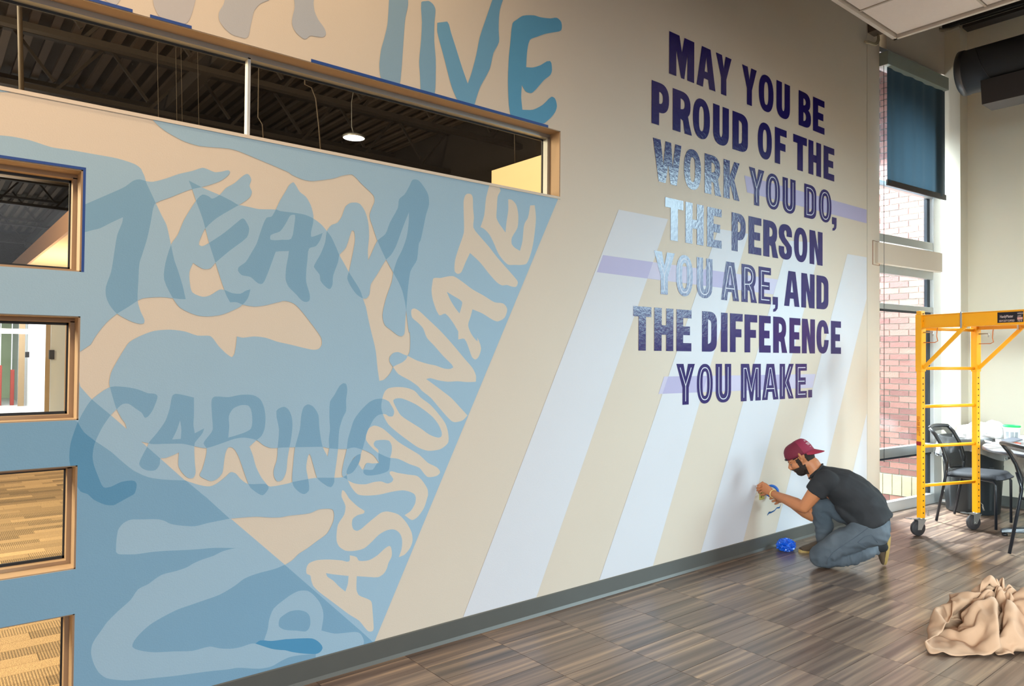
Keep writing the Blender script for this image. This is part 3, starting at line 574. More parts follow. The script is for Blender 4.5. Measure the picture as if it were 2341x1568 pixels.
# --- block lettering ----------------------------------------------------------------------------
def arc(cx, cy, rx, ry, a0, a1, n=14, e=1.0):
    r = []
    for i in range(n+1):
        a = math.radians(a0+(a1-a0)*i/n); c, s = math.cos(a), math.sin(a)
        r.append((cx+rx*math.copysign(abs(c)**e, c), cy+ry*math.copysign(abs(s)**e, s)))
    return r
def glyph(ch, w, H):
    t = min(.42*w, .064*(w/.155)**.25); b = .056; A = []; S = []; I = []; h = H
    R_ = lambda x0, y0, x1, y1: [(x0, y0), (x1, y0), (x1, y1), (x0, y1)]
    i_ = t*.5; e = b*.55
    if ch == 'I': A = [R_(0, 0, w, h)]
    elif ch == 'T': t = .40*w; A = [R_(0, h-b*1.15, w, h), R_(w/2-t/2, 0, w/2+t/2, h)]
    elif ch == 'H': t = .38*w; A = [R_(0, 0, t, h), R_(w-t, 0, w, h), R_(0, .38*h, w, .60*h)]
    elif ch in 'EF':
        t = .44*w; A = [R_(0, 0, t, h), R_(0, h-b, w, h), R_(0, .39*h, .90*w, .60*h)]
        if ch == 'E': A.append(R_(0, 0, w, b))
        I = [[(w*.88, h-e), (t*.5, h-e), (t*.5, e), (w*.88, e)], [(t*.5, .49*h), (w*.80, .49*h)]]
    elif ch == 'M':
        t = .28*w; A = [[(0, 0), (0, h), (.40*w, h), (.5*w, .62*h), (.60*w, h), (w, h), (w, 0), (w-t, 0), (w-t, .62*h), (.60*w, 0), (.47*w, .0), (t, .62*h), (t, 0)]]
        I = [[(t*.5, .09*h), (t*.5, h-.12*h), (.27*w, .88*h), (.52*w, .26*h), (.74*w, .88*h), (w-t*.5, .88*h), (w-t*.5, .09*h)]]
    elif ch == 'N':
        t = .36*w; A = [[(0, 0), (0, h), (.42*w, h), (w-t, .46*h), (w-t, h), (w, h), (w, 0), (.60*w, 0), (t, .52*h), (t, 0)]]
    elif ch == 'A':
        A = [[(0, 0), (.27*w, h), (.73*w, h), (w, 0), (.67*w, 0), (.61*w, .22*h), (.38*w, .22*h), (.33*w, 0)]]; S = [[(.42*w, .40*h), (.58*w, .40*h), (.5*w, .76*h)]]
        I = [[(.17*w, .07*h), (.45*w, .88*h), (.55*w, .88*h), (.83*w, .07*h)], [(.27*w, .31*h), (.73*w, .31*h)]]
    elif ch == 'Y':
        A = [[(0, h), (.38*w, h), (.5*w, .68*h), (.62*w, h), (w, h), (.67*w, .42*h), (.67*w, 0), (.33*w, 0), (.33*w, .42*h)]]
        I = [[(.20*w, .91*h), (.5*w, .46*h), (.80*w, .91*h)], [(.5*w, .46*h), (.5*w, .08*h)]]
    elif ch == 'K':
        t = .38*w; A = [[(0, 0), (0, h), (t, h), (t, .60*h), (.66*w, h), (w, h), (.66*w, .52*h), (w, 0), (.64*w, 0), (.44*w, .36*h), (t, .30*h), (t, 0)]]
        I = [[(t*.5, .08*h), (t*.5, .92*h)], [(.78*w, .92*h), (.42*w, .46*h), (.80*w, .08*h)]]
    elif ch == 'W':
        A = [[(0, h), (.26*w, h), (.36*w, .42*h), (.43*w, h), (.63*w, h), (.69*w, .42*h), (.78*w, h), (w, h), (.84*w, 0), (.62*w, 0), (.53*w, .46*h), (.44*w, 0), (.20*w, 0)]]
    elif ch in 'OQ':
        A = [arc(w/2, h/2, w/2, h/2, 0, 350, 35, .86)]; S = [arc(w/2, h/2, w*.15, h*.31, 0, 345, 23, .75)]
        I = [arc(w/2, h/2, w*.325, h*.405, 0, 360, 30, .82)]
    elif ch == 'U':
        t = .40*w; A = [[(0, h), (0, .3*h)]+arc(w/2, .33*h, w/2, .33*h, 180, 360, 16, .85)+[(w, h), (w-t, h)]+arc(w/2, .34*h, w/2-t, .13*h, 0, -180, 10)+[(t, h)]]
        I = [[(t*.5, .92*h)]+arc(w/2, .33*h, w/2-t*.5, .24*h, 180, 360, 12, .85)+[(w-t*.5, .92*h)]]
    elif ch == 'D':
        t = .40*w; A = [[(0, 0), (0, h), (.5*w, h)]+arc(.5*w, h-.26*h, .5*w, .26*h, 90, 0, 8, .85)+arc(.5*w, .26*h, .5*w, .26*h, 0, -90, 8, .85)]
        S = [[(t, .19*h), (t, .81*h), (.50*w, .79*h)]+arc(.50*w, .68*h, .12*w, .11*h, 80, 0, 4)+arc(.50*w, .32*h, .12*w, .11*h, 0, -80, 4)]
        I = [[(t*.5, .10*h), (t*.5, .90*h), (.5*w, .90*h)]+arc(.5*w, .70*h, .31*w, .19*h, 80, 0, 6)+arc(.5*w, .30*h, .31*w, .19*h, 0, -80, 6)+[(t*.5, .10*h)]]
    elif ch == 'P':
        t = .43*w; A = [R_(0, 0, t, h), [(0, .30*h), (0, h), (.45*w, h)]+arc(.45*w, .65*h, .55*w, .35*h, 90, -90, 16, .8)]
        S = [[(t, .50*h), (t, .80*h)]+arc(t+.04, .65*h, .17*w, .14*h, 80, -80, 8, .8)]; S[0] = [(t, .51*h), (t, .79*h)]+arc(t+.02*w, .65*h, .20*w, .14*h, 80, -80, 8, .8)
    elif ch == 'R':
        t = .40*w; A = [R_(0, 0, t, h), [(0, .36*h), (0, h), (.45*w, h)]+arc(.42*w, .68*h, .50*w, .32*h, 90, -90, 16, .8), [(.46*w, .44*h), (.78*w, .46*h), (.86*w, .26*h), (w, 0), (.62*w, 0), (.53*w, .30*h), (t, .33*h), (t, .42*h)]]
        S = [[(t, .56*h), (t, .82*h)]+arc(t+.02*w, .69*h, .20*w, .125*h, 80, -80, 8, .8)]
        I = [[(t*.5, .08*h), (t*.5, .91*h), (.45*w, .91*h)]+arc(.42*w, .69*h, .31*w, .21*h, 80, -80, 8, .85)+[(t*.5, .47*h)], [(.48*w, .47*h), (.66*w, .30*h), (.76*w, .08*h)]]
    elif ch == 'B':
        t = .38*w; A = [R_(0, 0, t, h), [(0, .46*h), (0, h), (.42*w, h)]+arc(.42*w, .74*h, .52*w, .26*h, 90, -90, 12, .8), [(0, 0), (0, .56*h), (.42*w, .56*h)]+arc(.45*w, .28*h, .55*w, .28*h, 90, -90, 12, .8)]
        S = [[(t, .62*h), (t, .82*h)]+arc(t+.02*w, .72*h, .18*w, .10*h, 80, -80, 6), [(t, .17*h), (t, .42*h)]+arc(t+.02*w, .295*h, .20*w, .125*h, 80, -80, 6)]
    elif ch == 'C':
        A = [arc(w/2, h/2, w/2, h/2, 0, 350, 35, .86)]; S = [arc(w/2, h/2, w*.13, h*.31, 0, 345, 23, .75), R_(.52*w, .41*h, w*1.01, .60*h)]
    elif ch == 'S':
        A = [[(w, .66*h)]+arc(w/2, .72*h, w/2, .28*h, 0, 180, 14, .85)+[(.04*w, .60*h), (.28*w, .46*h), (.55*w, .36*h), (.60*w, .24*h)]+arc(.5*w, .24*h, .10*w, .08*h, 0, -180, 6)+[(.40*w, .36*h), (0, .36*h)]+arc(w/2, .28*h, w/2, .28*h, 180, 360, 14, .85)+[(.98*w, .38*h), (.75*w, .50*h), (.48*w, .62*h), (.40*w, .72*h)]+arc(.5*w, .75*h, .10*w, .08*h, 180, 0, 6)+[(.60*w, .66*h)]]
    elif ch == '.': A = [R_(0, 0, w, .225*h)]
    elif ch == ',': A = [[(0, 0), (0, .22*h), (w, .22*h), (w, 0), (.92*w, -.10*h), (.55*w, -.18*h), (.10*w, -.20*h), (.10*w, -.13*h), (.45*w, -.09*h), (.50*w, 0)]]
    return A, S, I
LINES = [
 ('J', 3.366, 3.652, 290, [('M', 505, 728), ('A', 750, 918), ('Y', 922, 1060), ('Y', 1155, 1285), ('O', 1305, 1435), ('U', 1462, 1582), ('B', 1660, 1770), ('E', 1788, 1890)], ()),
 ('J', 2.994, 3.277, 800, [('P', 348, 503), ('R', 537, 708), ('O', 717, 868), ('U', 897, 1037), ('D', 1070, 1207), ('O', 1296, 1420), ('F', 1448, 1552), ('T', 1612, 1733), ('H', 1748, 1860), ('E', 1883, 1977)], ()),
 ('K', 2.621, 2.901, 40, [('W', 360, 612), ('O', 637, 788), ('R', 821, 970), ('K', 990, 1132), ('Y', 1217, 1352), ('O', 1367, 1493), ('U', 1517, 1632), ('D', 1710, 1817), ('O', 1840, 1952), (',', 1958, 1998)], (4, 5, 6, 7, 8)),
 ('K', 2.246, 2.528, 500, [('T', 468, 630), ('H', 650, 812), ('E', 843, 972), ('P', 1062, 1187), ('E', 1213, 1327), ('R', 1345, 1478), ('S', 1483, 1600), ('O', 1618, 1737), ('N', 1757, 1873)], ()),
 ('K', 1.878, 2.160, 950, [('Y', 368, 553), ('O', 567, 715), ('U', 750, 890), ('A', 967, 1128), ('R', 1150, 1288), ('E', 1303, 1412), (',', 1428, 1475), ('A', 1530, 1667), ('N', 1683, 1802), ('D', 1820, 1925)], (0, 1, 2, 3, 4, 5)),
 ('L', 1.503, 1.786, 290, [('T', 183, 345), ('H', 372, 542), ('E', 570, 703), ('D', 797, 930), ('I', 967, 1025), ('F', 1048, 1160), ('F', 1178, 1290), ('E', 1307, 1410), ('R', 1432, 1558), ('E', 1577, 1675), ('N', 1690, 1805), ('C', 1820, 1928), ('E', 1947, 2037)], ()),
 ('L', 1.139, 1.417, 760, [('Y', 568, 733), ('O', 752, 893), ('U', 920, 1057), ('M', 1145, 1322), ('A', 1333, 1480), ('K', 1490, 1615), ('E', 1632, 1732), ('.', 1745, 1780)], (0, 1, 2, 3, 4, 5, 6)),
]
def stroke(pl, r):
    """ribbon polygon along a polyline"""
    P = [np.array(p) for p in pl]; out = []; L_, R_ = [], []
    closed = np.linalg.norm(P[0]-P[-1]) < 1e-6; n = len(P)
    for i, p in enumerate(P):
        a = P[i-1] if i else (P[-2] if closed else None); c = P[i+1] if i < n-1 else (P[1] if closed else None)
        d1 = (p-a)/np.linalg.norm(p-a) if a is not None else None; d2 = (c-p)/np.linalg.norm(c-p) if c is not None else None
        if d1 is None: d1 = d2
        if d2 is None: d2 = d1
        n1 = np.array([-d1[1], d1[0]]); n2 = np.array([-d2[1], d2[0]]); nn = n1+n2; k = np.linalg.norm(nn)
        nn = nn/k; s = min(1/max(nn@n1, .3), 2.2); L_.append(p+nn*r*s); R_.append(p-nn*r*s)
    return [[tuple(L_[i]), tuple(L_[i+1]), tuple(R_[i+1]), tuple(R_[i])] for i in range(n-1)]
for oc, z0, z1, yy, chars, inl in LINES:
    oy = OFS[oc][1]
    for i, (ch, a, b_) in enumerate(chars):
        ymid = oy+ (yy)/3.9017
        x0 = atY(1400+a/3.9017, 700)[0]; x1 = atY(1400+b_/3.9017, 700)[0]
        # columns lean a little in the picture: read x at the true height
        for _ in range(3):
            for which in (0, 1):
                X = (x0, x1)[which]; u = px_of((X, 0, (z0+z1)/2))[0]; tgt = 1400+(a, b_)[which]/3.9017
                if which == 0: x0 += (tgt-u)*.004
                else: x1 += (tgt-u)*.004
        A_, S_, I_ = glyph(ch, x1-x0, z1-z0)
        tr = lambda P: [(x0+p[0], z0+p[1]) for p in P]
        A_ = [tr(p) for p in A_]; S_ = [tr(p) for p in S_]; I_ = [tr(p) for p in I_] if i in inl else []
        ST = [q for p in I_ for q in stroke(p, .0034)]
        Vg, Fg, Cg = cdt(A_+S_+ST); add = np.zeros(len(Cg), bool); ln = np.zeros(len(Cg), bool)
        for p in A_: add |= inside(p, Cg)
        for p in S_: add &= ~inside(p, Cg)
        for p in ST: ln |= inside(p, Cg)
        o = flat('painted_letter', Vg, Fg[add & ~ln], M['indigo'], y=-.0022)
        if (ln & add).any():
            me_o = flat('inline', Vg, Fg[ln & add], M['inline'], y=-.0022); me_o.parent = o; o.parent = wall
# --- masking tape left round the openings --------------------------------------------------------
def tape(x0, z0, x1, z1, lab): MB().box(x0, -.0015, z0, x1, .0, z1).build('masking_tape', M['tape'], wall, label=lab)
zt_ = OPEN[0][3]
xt = lambda px, py: atY(px, py)[0]
tape(-2, zt_, xt(303, 28), zt_+.012, 'blue tape strip on the upper edge of the ribbon window')
tape(xt(343, 40), zt_, xt(438, 67), zt_+.012, 'short blue tape strip on the upper edge of the ribbon window')
tape(xt(711, 146), zt_, xt(1253, 292), zt_+.014, 'long blue tape strip on the upper edge of the ribbon window')
a, b, c, d = OPEN[1]
tape(a, d, b, d+.010, 'dark blue tape strip above the top small window')
tape(b, c, b+.009, d+.010, 'dark blue tape strip beside the top small window')
# ------------------------------------------------------------------ outside the narrow window: brick wall, ledge, gravel
XB = 8.40
M['brick'] = None
def brickmat():
    m = mat('pink_brick', sr(206, 160, 148), .85, bump=.3, bscale=90); nt = m.node_tree; p = nt.nodes['Principled BSDF']
    oi = nt.nodes.new('ShaderNodeObjectInfo'); r = nt.nodes.new('ShaderNodeValToRGB'); e = r.color_ramp.elements
    e[0].color = sr(124, 84, 80); e[1].color = sr(164, 120, 108); nt.links.new(oi.outputs['Random'], r.inputs[0]); nt.links.new(r.outputs[0], p.inputs['Base Color']); return m
M['brick'] = brickmat()
mort = MB().box(XB+.006, -.03, -.25, XB+.2, 3.0, ZT).build('wall_brick', mat('white_mortar', sr(178, 184, 174), .9, bump=.3, bscale=120), kind='structure')
bl, bh, jt = .194, .0572, .0095
bmh = bpy.data.meshes.new('brick'); q = MB().box(0, 0, 0, .03, bl, bh); bmh.from_pydata(q.v, [], q.f); bmh.materials.append(M['brick'])
zc0 = atX(2060, 1133, XB)[2]; zc1 = atX(2060, 1087, XB)[2]
nb = 0; restb = MB()
for k in range(-4, 78):
    z = zc1+.01+k*(bh+jt) if k >= 0 else zc0-.01+(k)*(bh+jt)
    if k < 0: z = zc0 - jt + (k+1)*(bh+jt) - bh
    if z > ZT: continue
    for j in range(-1, 8):
        y = .012+j*(bl+jt)+(k % 2)*(bl+jt)/2; c = px_of((XB, y+bl/2, z))
        if y < -.03: continue
        if 1995 < c[0] < 2135 and nb < 290 and y+bl < 2.9:
            o = bpy.data.objects.new('brick', bmh); COL.objects.link(o); o.parent = mort; o.location = (XB-.004+random.uniform(-.002, .002), y, z); nb += 1
        elif y < 1.9 and k % 1 == 0: restb.box(XB-.003, y, z, XB+.02, y+bl, z+bh)
restb.build('far_bricks', M['brick'], mort, kind='stuff')
sm_ = mat('pale_block', sr(176, 168, 140), .85, noise=.05, scale=12, bump=.2)
for j in range(14): MB().box(XB-.012, -.02+j*.102, zc0, XB+.01, -.02+j*.102+.096, zc1).build('block', sm_, mort, bevel=.002)
MB().box(6.0, .35, -.4, 9.5, 4, -.14).build('ground_outside', mat('gravel', sr(214, 206, 194), .95, noise=.5, scale=60, bump=.8, bscale=70), kind='structure')
st = MB()
for i in range(420):
    x, y, r = random.uniform(7.6, 8.4), random.uniform(.36, 1.2), random.uniform(.008, .02)
    st.box(x, y, -.145, x+r, y+r*1.2, -.14+r*.6, None)
tag(st.build('gravel', mat('white_stone', sr(236, 232, 226), .9), bevel=0), 'pale loose gravel outside below the narrow window', 'gravel', kind='stuff')
# ------------------------------------------------------------------ office behind the wall
OW = mat('office_cream_wall', sr(216, 190, 150), .8); OD = mat('office_dark_steel', sr(50, 44, 40), .7, noise=.1)
XO = atY(1190, 400, 1.9)[0]
fo = MB().box(-4, .17, -.05, 7.0, 30, 0).build('floor_office', mat('corridor_floor', sr(226, 226, 222), .35), kind='structure')
def carpetmat(nm, striped):
    m = bpy.data.materials.new(nm); m.use_nodes = True; nt = m.node_tree; p = nt.nodes['Principled BSDF']; p.inputs['Roughness'].default_value = .95; L = nt.links.new
    geo = nt.nodes.new('ShaderNodeNewGeometry'); oi = nt.nodes.new('ShaderNodeObjectInfo')
    n = nt.nodes.new('ShaderNodeTexNoise'); n.inputs['Scale'].default_value = 260; n.inputs['Detail'].default_value = 3; L(geo.outputs['Position'], n.inputs['Vector'])
    r = nt.nodes.new('ShaderNodeValToRGB'); e = r.color_ramp.elements; e[0].position = .35; e[1].position = .65
    e[0].color = sr(122, 98, 70); e[1].color = sr(206, 180, 138); L(n.outputs['Fac'], r.inputs[0]); src = r.outputs[0]
    if striped:
        w_ = nt.nodes.new('ShaderNodeTexWave'); w_.bands_direction = 'X'; w_.inputs['Scale'].default_value = 26; w_.inputs['Distortion'].default_value = .3; L(geo.outputs['Position'], w_.inputs['Vector'])
        mx = nt.nodes.new('ShaderNodeMix'); mx.data_type = 'RGBA'; mx.blend_type = 'MULTIPLY'; mx.inputs[0].default_value = .6
        L(src, mx.inputs[6]); L(w_.outputs['Color'], mx.inputs[7]); src = mx.outputs[2]
    hs = nt.nodes.new('ShaderNodeHueSaturation'); mr = nt.nodes.new('ShaderNodeMapRange'); mr.inputs[3].default_value = .62; mr.inputs[4].default_value = 1.15
    L(oi.outputs['Random'], mr.inputs[0]); L(mr.outputs[0], hs.inputs['Value']); L(src, hs.inputs['Color']); L(hs.outputs[0], p.inputs['Base Color']); return m
CA, CB = carpetmat('flecked_carpet', False), carpetmat('ribbed_carpet', True)
k = 0; cm = []
for mm in (CA, CB):
    me = bpy.data.meshes.new('carpet_tile'); q = MB().box(0, 0, 0, .448, .108, .012); me.from_pydata(q.v, [], q.f); me.materials.append(mm); cm.append(me)
rs = random.Random(3); cp = MB()
for i in range(-7, 12):
    for j in range(75):
        x, y = -.15+i*.45+(j % 3)*.17, .2+j*.11
        c = px_of((x+.22, y+.05, 0))
        if -200 < c[0] < 260 and 950 < c[1] < 1700 and k < 300:
            o = bpy.data.objects.new('carpet_tile', cm[0 if rs.random() < .6 else 1]); COL.objects.link(o); o.parent = fo; o.location = (x, y, 0); k += 1
        else: cp.box(x, y, 0, x+.448, y+.108, .011)
cp.build('far_carpet', CA, fo, kind='stuff')
dk = MB().box(-5, .17, 5.4, 8, 26, 5.5).build('ceiling_office', mat('corrugated_deck', sr(50, 44, 40), .8, noise=.1), kind='structure')
rib = MB()
for i in range(56): rib.box(-5+i*.22, .2, 5.34, -4.91+i*.22, 25, 5.4)
rib.build('deck_rib', mat('deck_rib_metal', sr(84, 72, 62), .7), dk, kind='stuff')
# roof trusses over the office
NTH = 'first second third fourth fifth sixth seventh eighth ninth tenth'.split()
def truss(y, i=[0]):
    i[0] += 1; t = empty('roof_truss', (0, y, 5.0), '%s dark open web roof truss behind the mural wall, counted from the wall' % NTH[i[0]-1], 'truss', 'roof trusses behind the glass')
    MB().box(-4.5, -.05, .24, 7, .05, .30).build('chord', OD, t); MB().box(-4.5, -.05, -.42, 7, .05, -.36).build('chord', OD, t)
    d = MB(); n = 22
    for i in range(n):
        x = -4.5+i*.52; s = 1 if i % 2 else -1
        d.bar((x, 0, -.39*s), (x+.52, 0, .27*s), .035, .035)
    d.build('web', OD, t, kind='stuff'); return t
for y in (1.5, 3.4, 5.3, 7.2, 9.1, 11.0, 12.9, 15.5, 18.5, 22): truss(y)
bp = MB()
for x in (.2, 2.5): bp.box(x, .3, 4.72, x+.12, 24, 4.9)
t = empty('roof_beam', (0, 0, 0), 'long dark steel beams running away under the office roof', 'beam'); bp.build('beam', OD, t)
# dropped ceiling of the corridor with a bright troffer
Z2 = 2.74; Pd = atZ(75, 598, Z2); xd = Pd[0]
MB().box(xd, 4.2, Z2, 5.5, 16, Z2+.02).build('ceiling_corridor', mat('ceiling_tile_board', sr(206, 184, 146), .8), kind='structure')
MB().box(xd-.03, 4.2, Z2, xd, 16, Z2+.22).build('trim_4', mat('fascia', sr(170, 130, 96), .6), kind='structure')
a = atZ(160, 588, Z2); b = atZ(205, 574, Z2)
t = empty('ceiling_light', (a[0], a[1], Z2), 'bright white troffer in the tan office ceiling seen through the top small window', 'light')
MB().box(0, 0, -.012, 1.0, b[1]-a[1], -.002).build('diffuser', emat('troffer', (1, .9, .72, 1), 5), t)
# duct seen through the top small window
t = empty('office_duct', (0, 7.0, 3.72), 'grey round duct under the office roof seen through the top small window', 'duct')
MB().cyl((-4, 0, 0), (4.5, .0, 0), .26, 24).build('pipe', mat('duct_grey', sr(110, 100, 88), .45, .3), t)
for i in range(8): MB().tube([(-3.5+i, 0, 0), (-3.47+i, 0, 0)], .268, 24).build('seam', OD, t)
# partition at the right end of the ribbon window
P0, P1_ = atX(1249, 350, 4.2), atX(1124, 391, 4.2)
MB().box(4.2, .18, 0, 4.3, P1_[1], (P0[2]+P1_[2])/2).build('wall_partition', mat('partition_paint', sr(240, 214, 170), .8), kind='structure')
# corridor panels behind the second small window
def strip(nm, x0, x1, Y, y0, y1, m, th=.05, parent=None, kind=None):
    a = atY(x0, y1, Y); b = atY(x1, y0, Y); return MB().box(a[0], Y, a[2], b[0], Y+th, b[2]).build(nm, m, parent, kind=kind)
brown = mat('brown_laminate', sr(168, 132, 84), .5, noise=.06); orange = mat('orange_paint', sr(246, 186, 104), .6); frost = mat('frosted_white', sr(226, 232, 230), .4)
XC = 2.31
MB().box(XC, 11.5, 0, XC+.1, 26, 2.9).build('wall_corridor', frost, kind='structure')
def fstrip(nm, x0, x1, Y, m):
    a = atY(x0, 800, Y)[0]; b = atY(x1, 800, Y)[0]; return MB().box(a, Y, .0, b, Y+.05, 2.7).build(nm, m, kind='structure')
fstrip('trim_5', 104.5, 117, 12.6, brown)
pd_ = fstrip('wall_office_far', 116, 151, 12.2, frost)
fstrip('trim_6', 150, 169, 11.4, orange); w9 = fstrip('wall_office_brown', 168, 240, 10.8, mat('brown_wall', sr(150, 118, 76), .5, noise=.1, scale=3))
fstrip('trim_7', 43, 57, 20.5, mat('bronze_frame', sr(150, 128, 96), .4, .3))
def small(nm, lab, cat, x0, x1, y0, y1, Y, m, th=.06):
    a = atY(x0, y1, Y); b = atY(x1, y0, Y); o = MB().box(0, -th, 0, b[0]-a[0], 0, b[2]-a[2]).build(nm, m, bevel=.004); o.location = (a[0], Y, a[2]); return tag(o, lab, cat)
small('card_reader', 'black and white wall box on the far corridor door, seen in the second small window', 'box', 111, 123, 800, 821, 12.19, M['black'], .1)
small('wall_switch', 'small dark wall box left of the brown post in the second small window', 'box', 57, 66, 804, 817, 15.0, M['black'], .1)
small('door_stop', 'tiny black square fitting on the brown office wall', 'fitting', 167, 171, 855, 860, 10.79, M['black'], .02)
# entrance glazing at the end of the corridor, planting outside
for px_ in (0, 26, 42): fstrip('trim_8', px_, px_+2.2, 21.5, M['aluw'])
grn = MB().box(-3, 25, -1, 3, 25.1, 4).build('hedge_outside', mat('hazy_foliage', sr(206, 226, 188), .9, noise=.18, scale=2), kind='structure')
redp = mat('red_brick_post', sr(150, 66, 56), .8)
for i, (a_, b_, t_, lab) in enumerate(((-12, 5, 835, 'dark red post at the left edge of the second small window'), (23, 33.5, 845, 'dark red post right of the entrance glazing in the second small window'))):
    a = atY(a_, 917, 21); b = atY(b_, t_, 21); o = MB().box(0, 0, 0, b[0]-a[0], .12, b[2]).build('entrance_post', redp, bevel=.01); o.location = (a[0], 21, 0); tag(o, lab, 'post')
t = empty('linear_pendant', tuple(atY(30, 757, 13)), 'glowing linear pendant lamp hanging in the corridor', 'lamp')
MB().box(-1.6, 0, -.045, .35, .05, .045).build('tube', emat('linear_glow', (1, .93, .82, 1), 3), t)
MB().box(-.62, .01, .045, -.6, .03, 1.3).build('rod', M['alu'], t)
# round disc pendant and loose wires in the office
Pl = atY(809, 313.5, 4.6); t = empty('disc_pendant', tuple(Pl), 'flat round lit disc lamp hanging in the dark behind the ribbon window', 'lamp')
dpt = np.linalg.norm(Pl-CAM); rr = 23/1660*dpt
MB().lathe([(0, -.01), (rr*.98, -.01)], (0, 0, 0), 36).build('diffuser', emat('disc_glow', (1, .96, .9, 1), 6), t)
MB().lathe([(rr*.98, -.012), (rr*1.03, -.01), (rr*1.03, .01), (rr*.9, .02), (0, .03)], (0, 0, 0), 36).build('housing', M['alu'], t)
MB().tube([(0, 0, .02), (-.03, 0, .12), (-.035, 0, .4), (0, .0, .62), (.06, 0, .72), (.06, 0, 5.42-Pl[2])], .004, 6).build('cord', M['alu'], t)
def wire(pts, Y, r, lab):
    P = [atY(a, b, Y) for a, b in pts]; P = [np.array([P[0][0], P[0][1], 5.42])]+P; o = MB().tube([p-P[0] for p in P], r, 6).build('hanging_wire', mat('wire_grey', sr(70, 62, 54), .6)); o.location = P[0]; return tag(o, lab, 'wire')
wire([(697, 193), (712, 200), (722, 225), (729, 290), (733, 345)], 3, .007, 'curved loose wire hanging left of the disc lamp')
wire([(590, 268), (600, 285), (602, 320)], 3, .005, 'short curved wire just right of the pale window joint')
for i, (x, a) in enumerate(((360, 130), (402, 120), (414, 115), (452, 130))):
    wire([(x, a), (x+3, 300)], 3.0, .0018, ('straight thin wire, %s of four hanging behind the left half of the ribbon window' % ('first', 'second', 'third', 'fourth')[i]))
wire([(44, -20), (49, 210)], 2.2, .014, 'thick dark vertical pipe at the far left of the ribbon window')
wire([(1176, 300), (1178, 380)], 3.4, .008, 'dark drop pipe near the lit partition')
MB().box(4.3, 12.2, 0, 7.1, 12.3, 5.4).build('wall_office_back', OD, kind='structure'); MB().box(7.0, .17, 0, 7.1, 12.2, 5.4).build('wall_office_right', OD, kind='structure')
MB().box(-5.1, .17, 2.9, 4.3, .2, 3.0) ; MB().box(-5, 26, 2.7, 8, 26.1, 5.5).build('wall_office_end', OD, kind='structure')
# ------------------------------------------------------------------ suspended ceiling cloud
CZ = 3.98; cc = atZ(2044, 84, CZ); t = empty('ceiling_cloud', (cc[0], cc[1], CZ), 'white suspended ceiling panel grid hanging over the hall, top right', 'ceiling panel')
ct = mat('ceiling_board', sr(242, 230, 222), .85, noise=.03, scale=40, bump=.2, bscale=200); S_ = .61; NX, NY = 14, 10
fr = MB(); fr.box(-NX*S_-.06, -.03, -.03, 0, 0, .15).box(-NX*S_-.06, -NY*S_-.06, -.03, 0, -NY*S_-.03, .15).box(-.03, -NY*S_-.06, -.03, 0, 0, .15).box(-NX*S_-.06, -NY*S_-.06, -.03, -NX*S_-.03, 0, .15)
fr.build('trim', mat('cloud_trim', sr(216, 206, 194), .6), t)
gr = MB()
for i in range(1, NX): gr.box(-.03-i*S_-.008, -NY*S_-.03, -.012, -.03-i*S_+.008, -.03, .0)
for j in range(1, NY): gr.box(-NX*S_-.03, -.03-j*S_-.008, -.012, -.03, -.03-j*S_+.008, .0)
gr.build('grid_bar', mat('grid_bar', sr(196, 184, 172), .6), t)
tmesh = bpy.data.meshes.new('ceiling_tile'); q = MB().box(-S_+.012, -S_+.012, -.006, -.012, -.012, .012); tmesh.from_pydata(q.v, [], q.f); tmesh.materials.append(ct)
for i in range(NX):
    for j in range(NY):
        o = bpy.data.objects.new('ceiling_tile', tmesh); COL.objects.link(o); o.parent = t; o.location = (-.03-i*S_, -.03-j*S_, 0)
for x, y in ((-.3, -.3), (-2.1, -.3), (-4.2, -.3), (-.3, -3.2), (-2.1, -3.2)): MB().bar((x, y, .1), (x, y, ZT-.2-CZ), .006, .006).build('hanger', M['alu'], t)
# ------------------------------------------------------------------ spiral duct with its grille plenum
XDc, rD = 7.55, .20
p = atX(2216, 165, XDc); zD = p[2]; yD = atX(2200, 165, XDc)[1]
t = empty('spiral_duct', (XDc, yD, zD), 'large dark round spiral duct running along the end wall, top right', 'duct')
dm = mat('dark_galvanised', sr(92, 90, 92), .42, .6, noise=.08)
MB().cyl((0, 0, 0), (0, -6, 0), rD, 40).build('pipe', dm, t)
sp = MB(); pts = []
for i in range(0, 12*24):
    a = i/24*2*math.pi; pts.append((math.cos(a)*rD, -i/24*.42, math.sin(a)*rD))
sp.tube(pts, .0035, 5).build('spiral_seam', dm, t)
MB().lathe([(0, .012), (rD*.93, .012), (rD+.006, 0), (rD+.006, -.04), (rD, -.05)], (0, 0, 0), 40, 'y').build('end_cap', dm, t)
a = atX(2256, 203, XDc); yy0 = a[1]-yD
g_ = MB(); vs = [(-.16, yy0, -rD*.8), (.12, yy0, -rD*.8), (.12, yy0-2.2, -rD*.8), (-.16, yy0-2.2, -rD*.8), (-.22, yy0-.03, -rD-.20), (.03, yy0-.03, -rD-.20), (.03, yy0-2.2, -rD-.20), (-.22, yy0-2.2, -rD-.20)]
g_.add(vs, [(0, 3, 2, 1), (4, 5, 6, 7), (0, 1, 5, 4), (1, 2, 6, 5), (2, 3, 7, 6), (3, 0, 4, 7)]); g_.build('grille_box', mat('dark_grey_box', sr(84, 78, 78), .5), t)
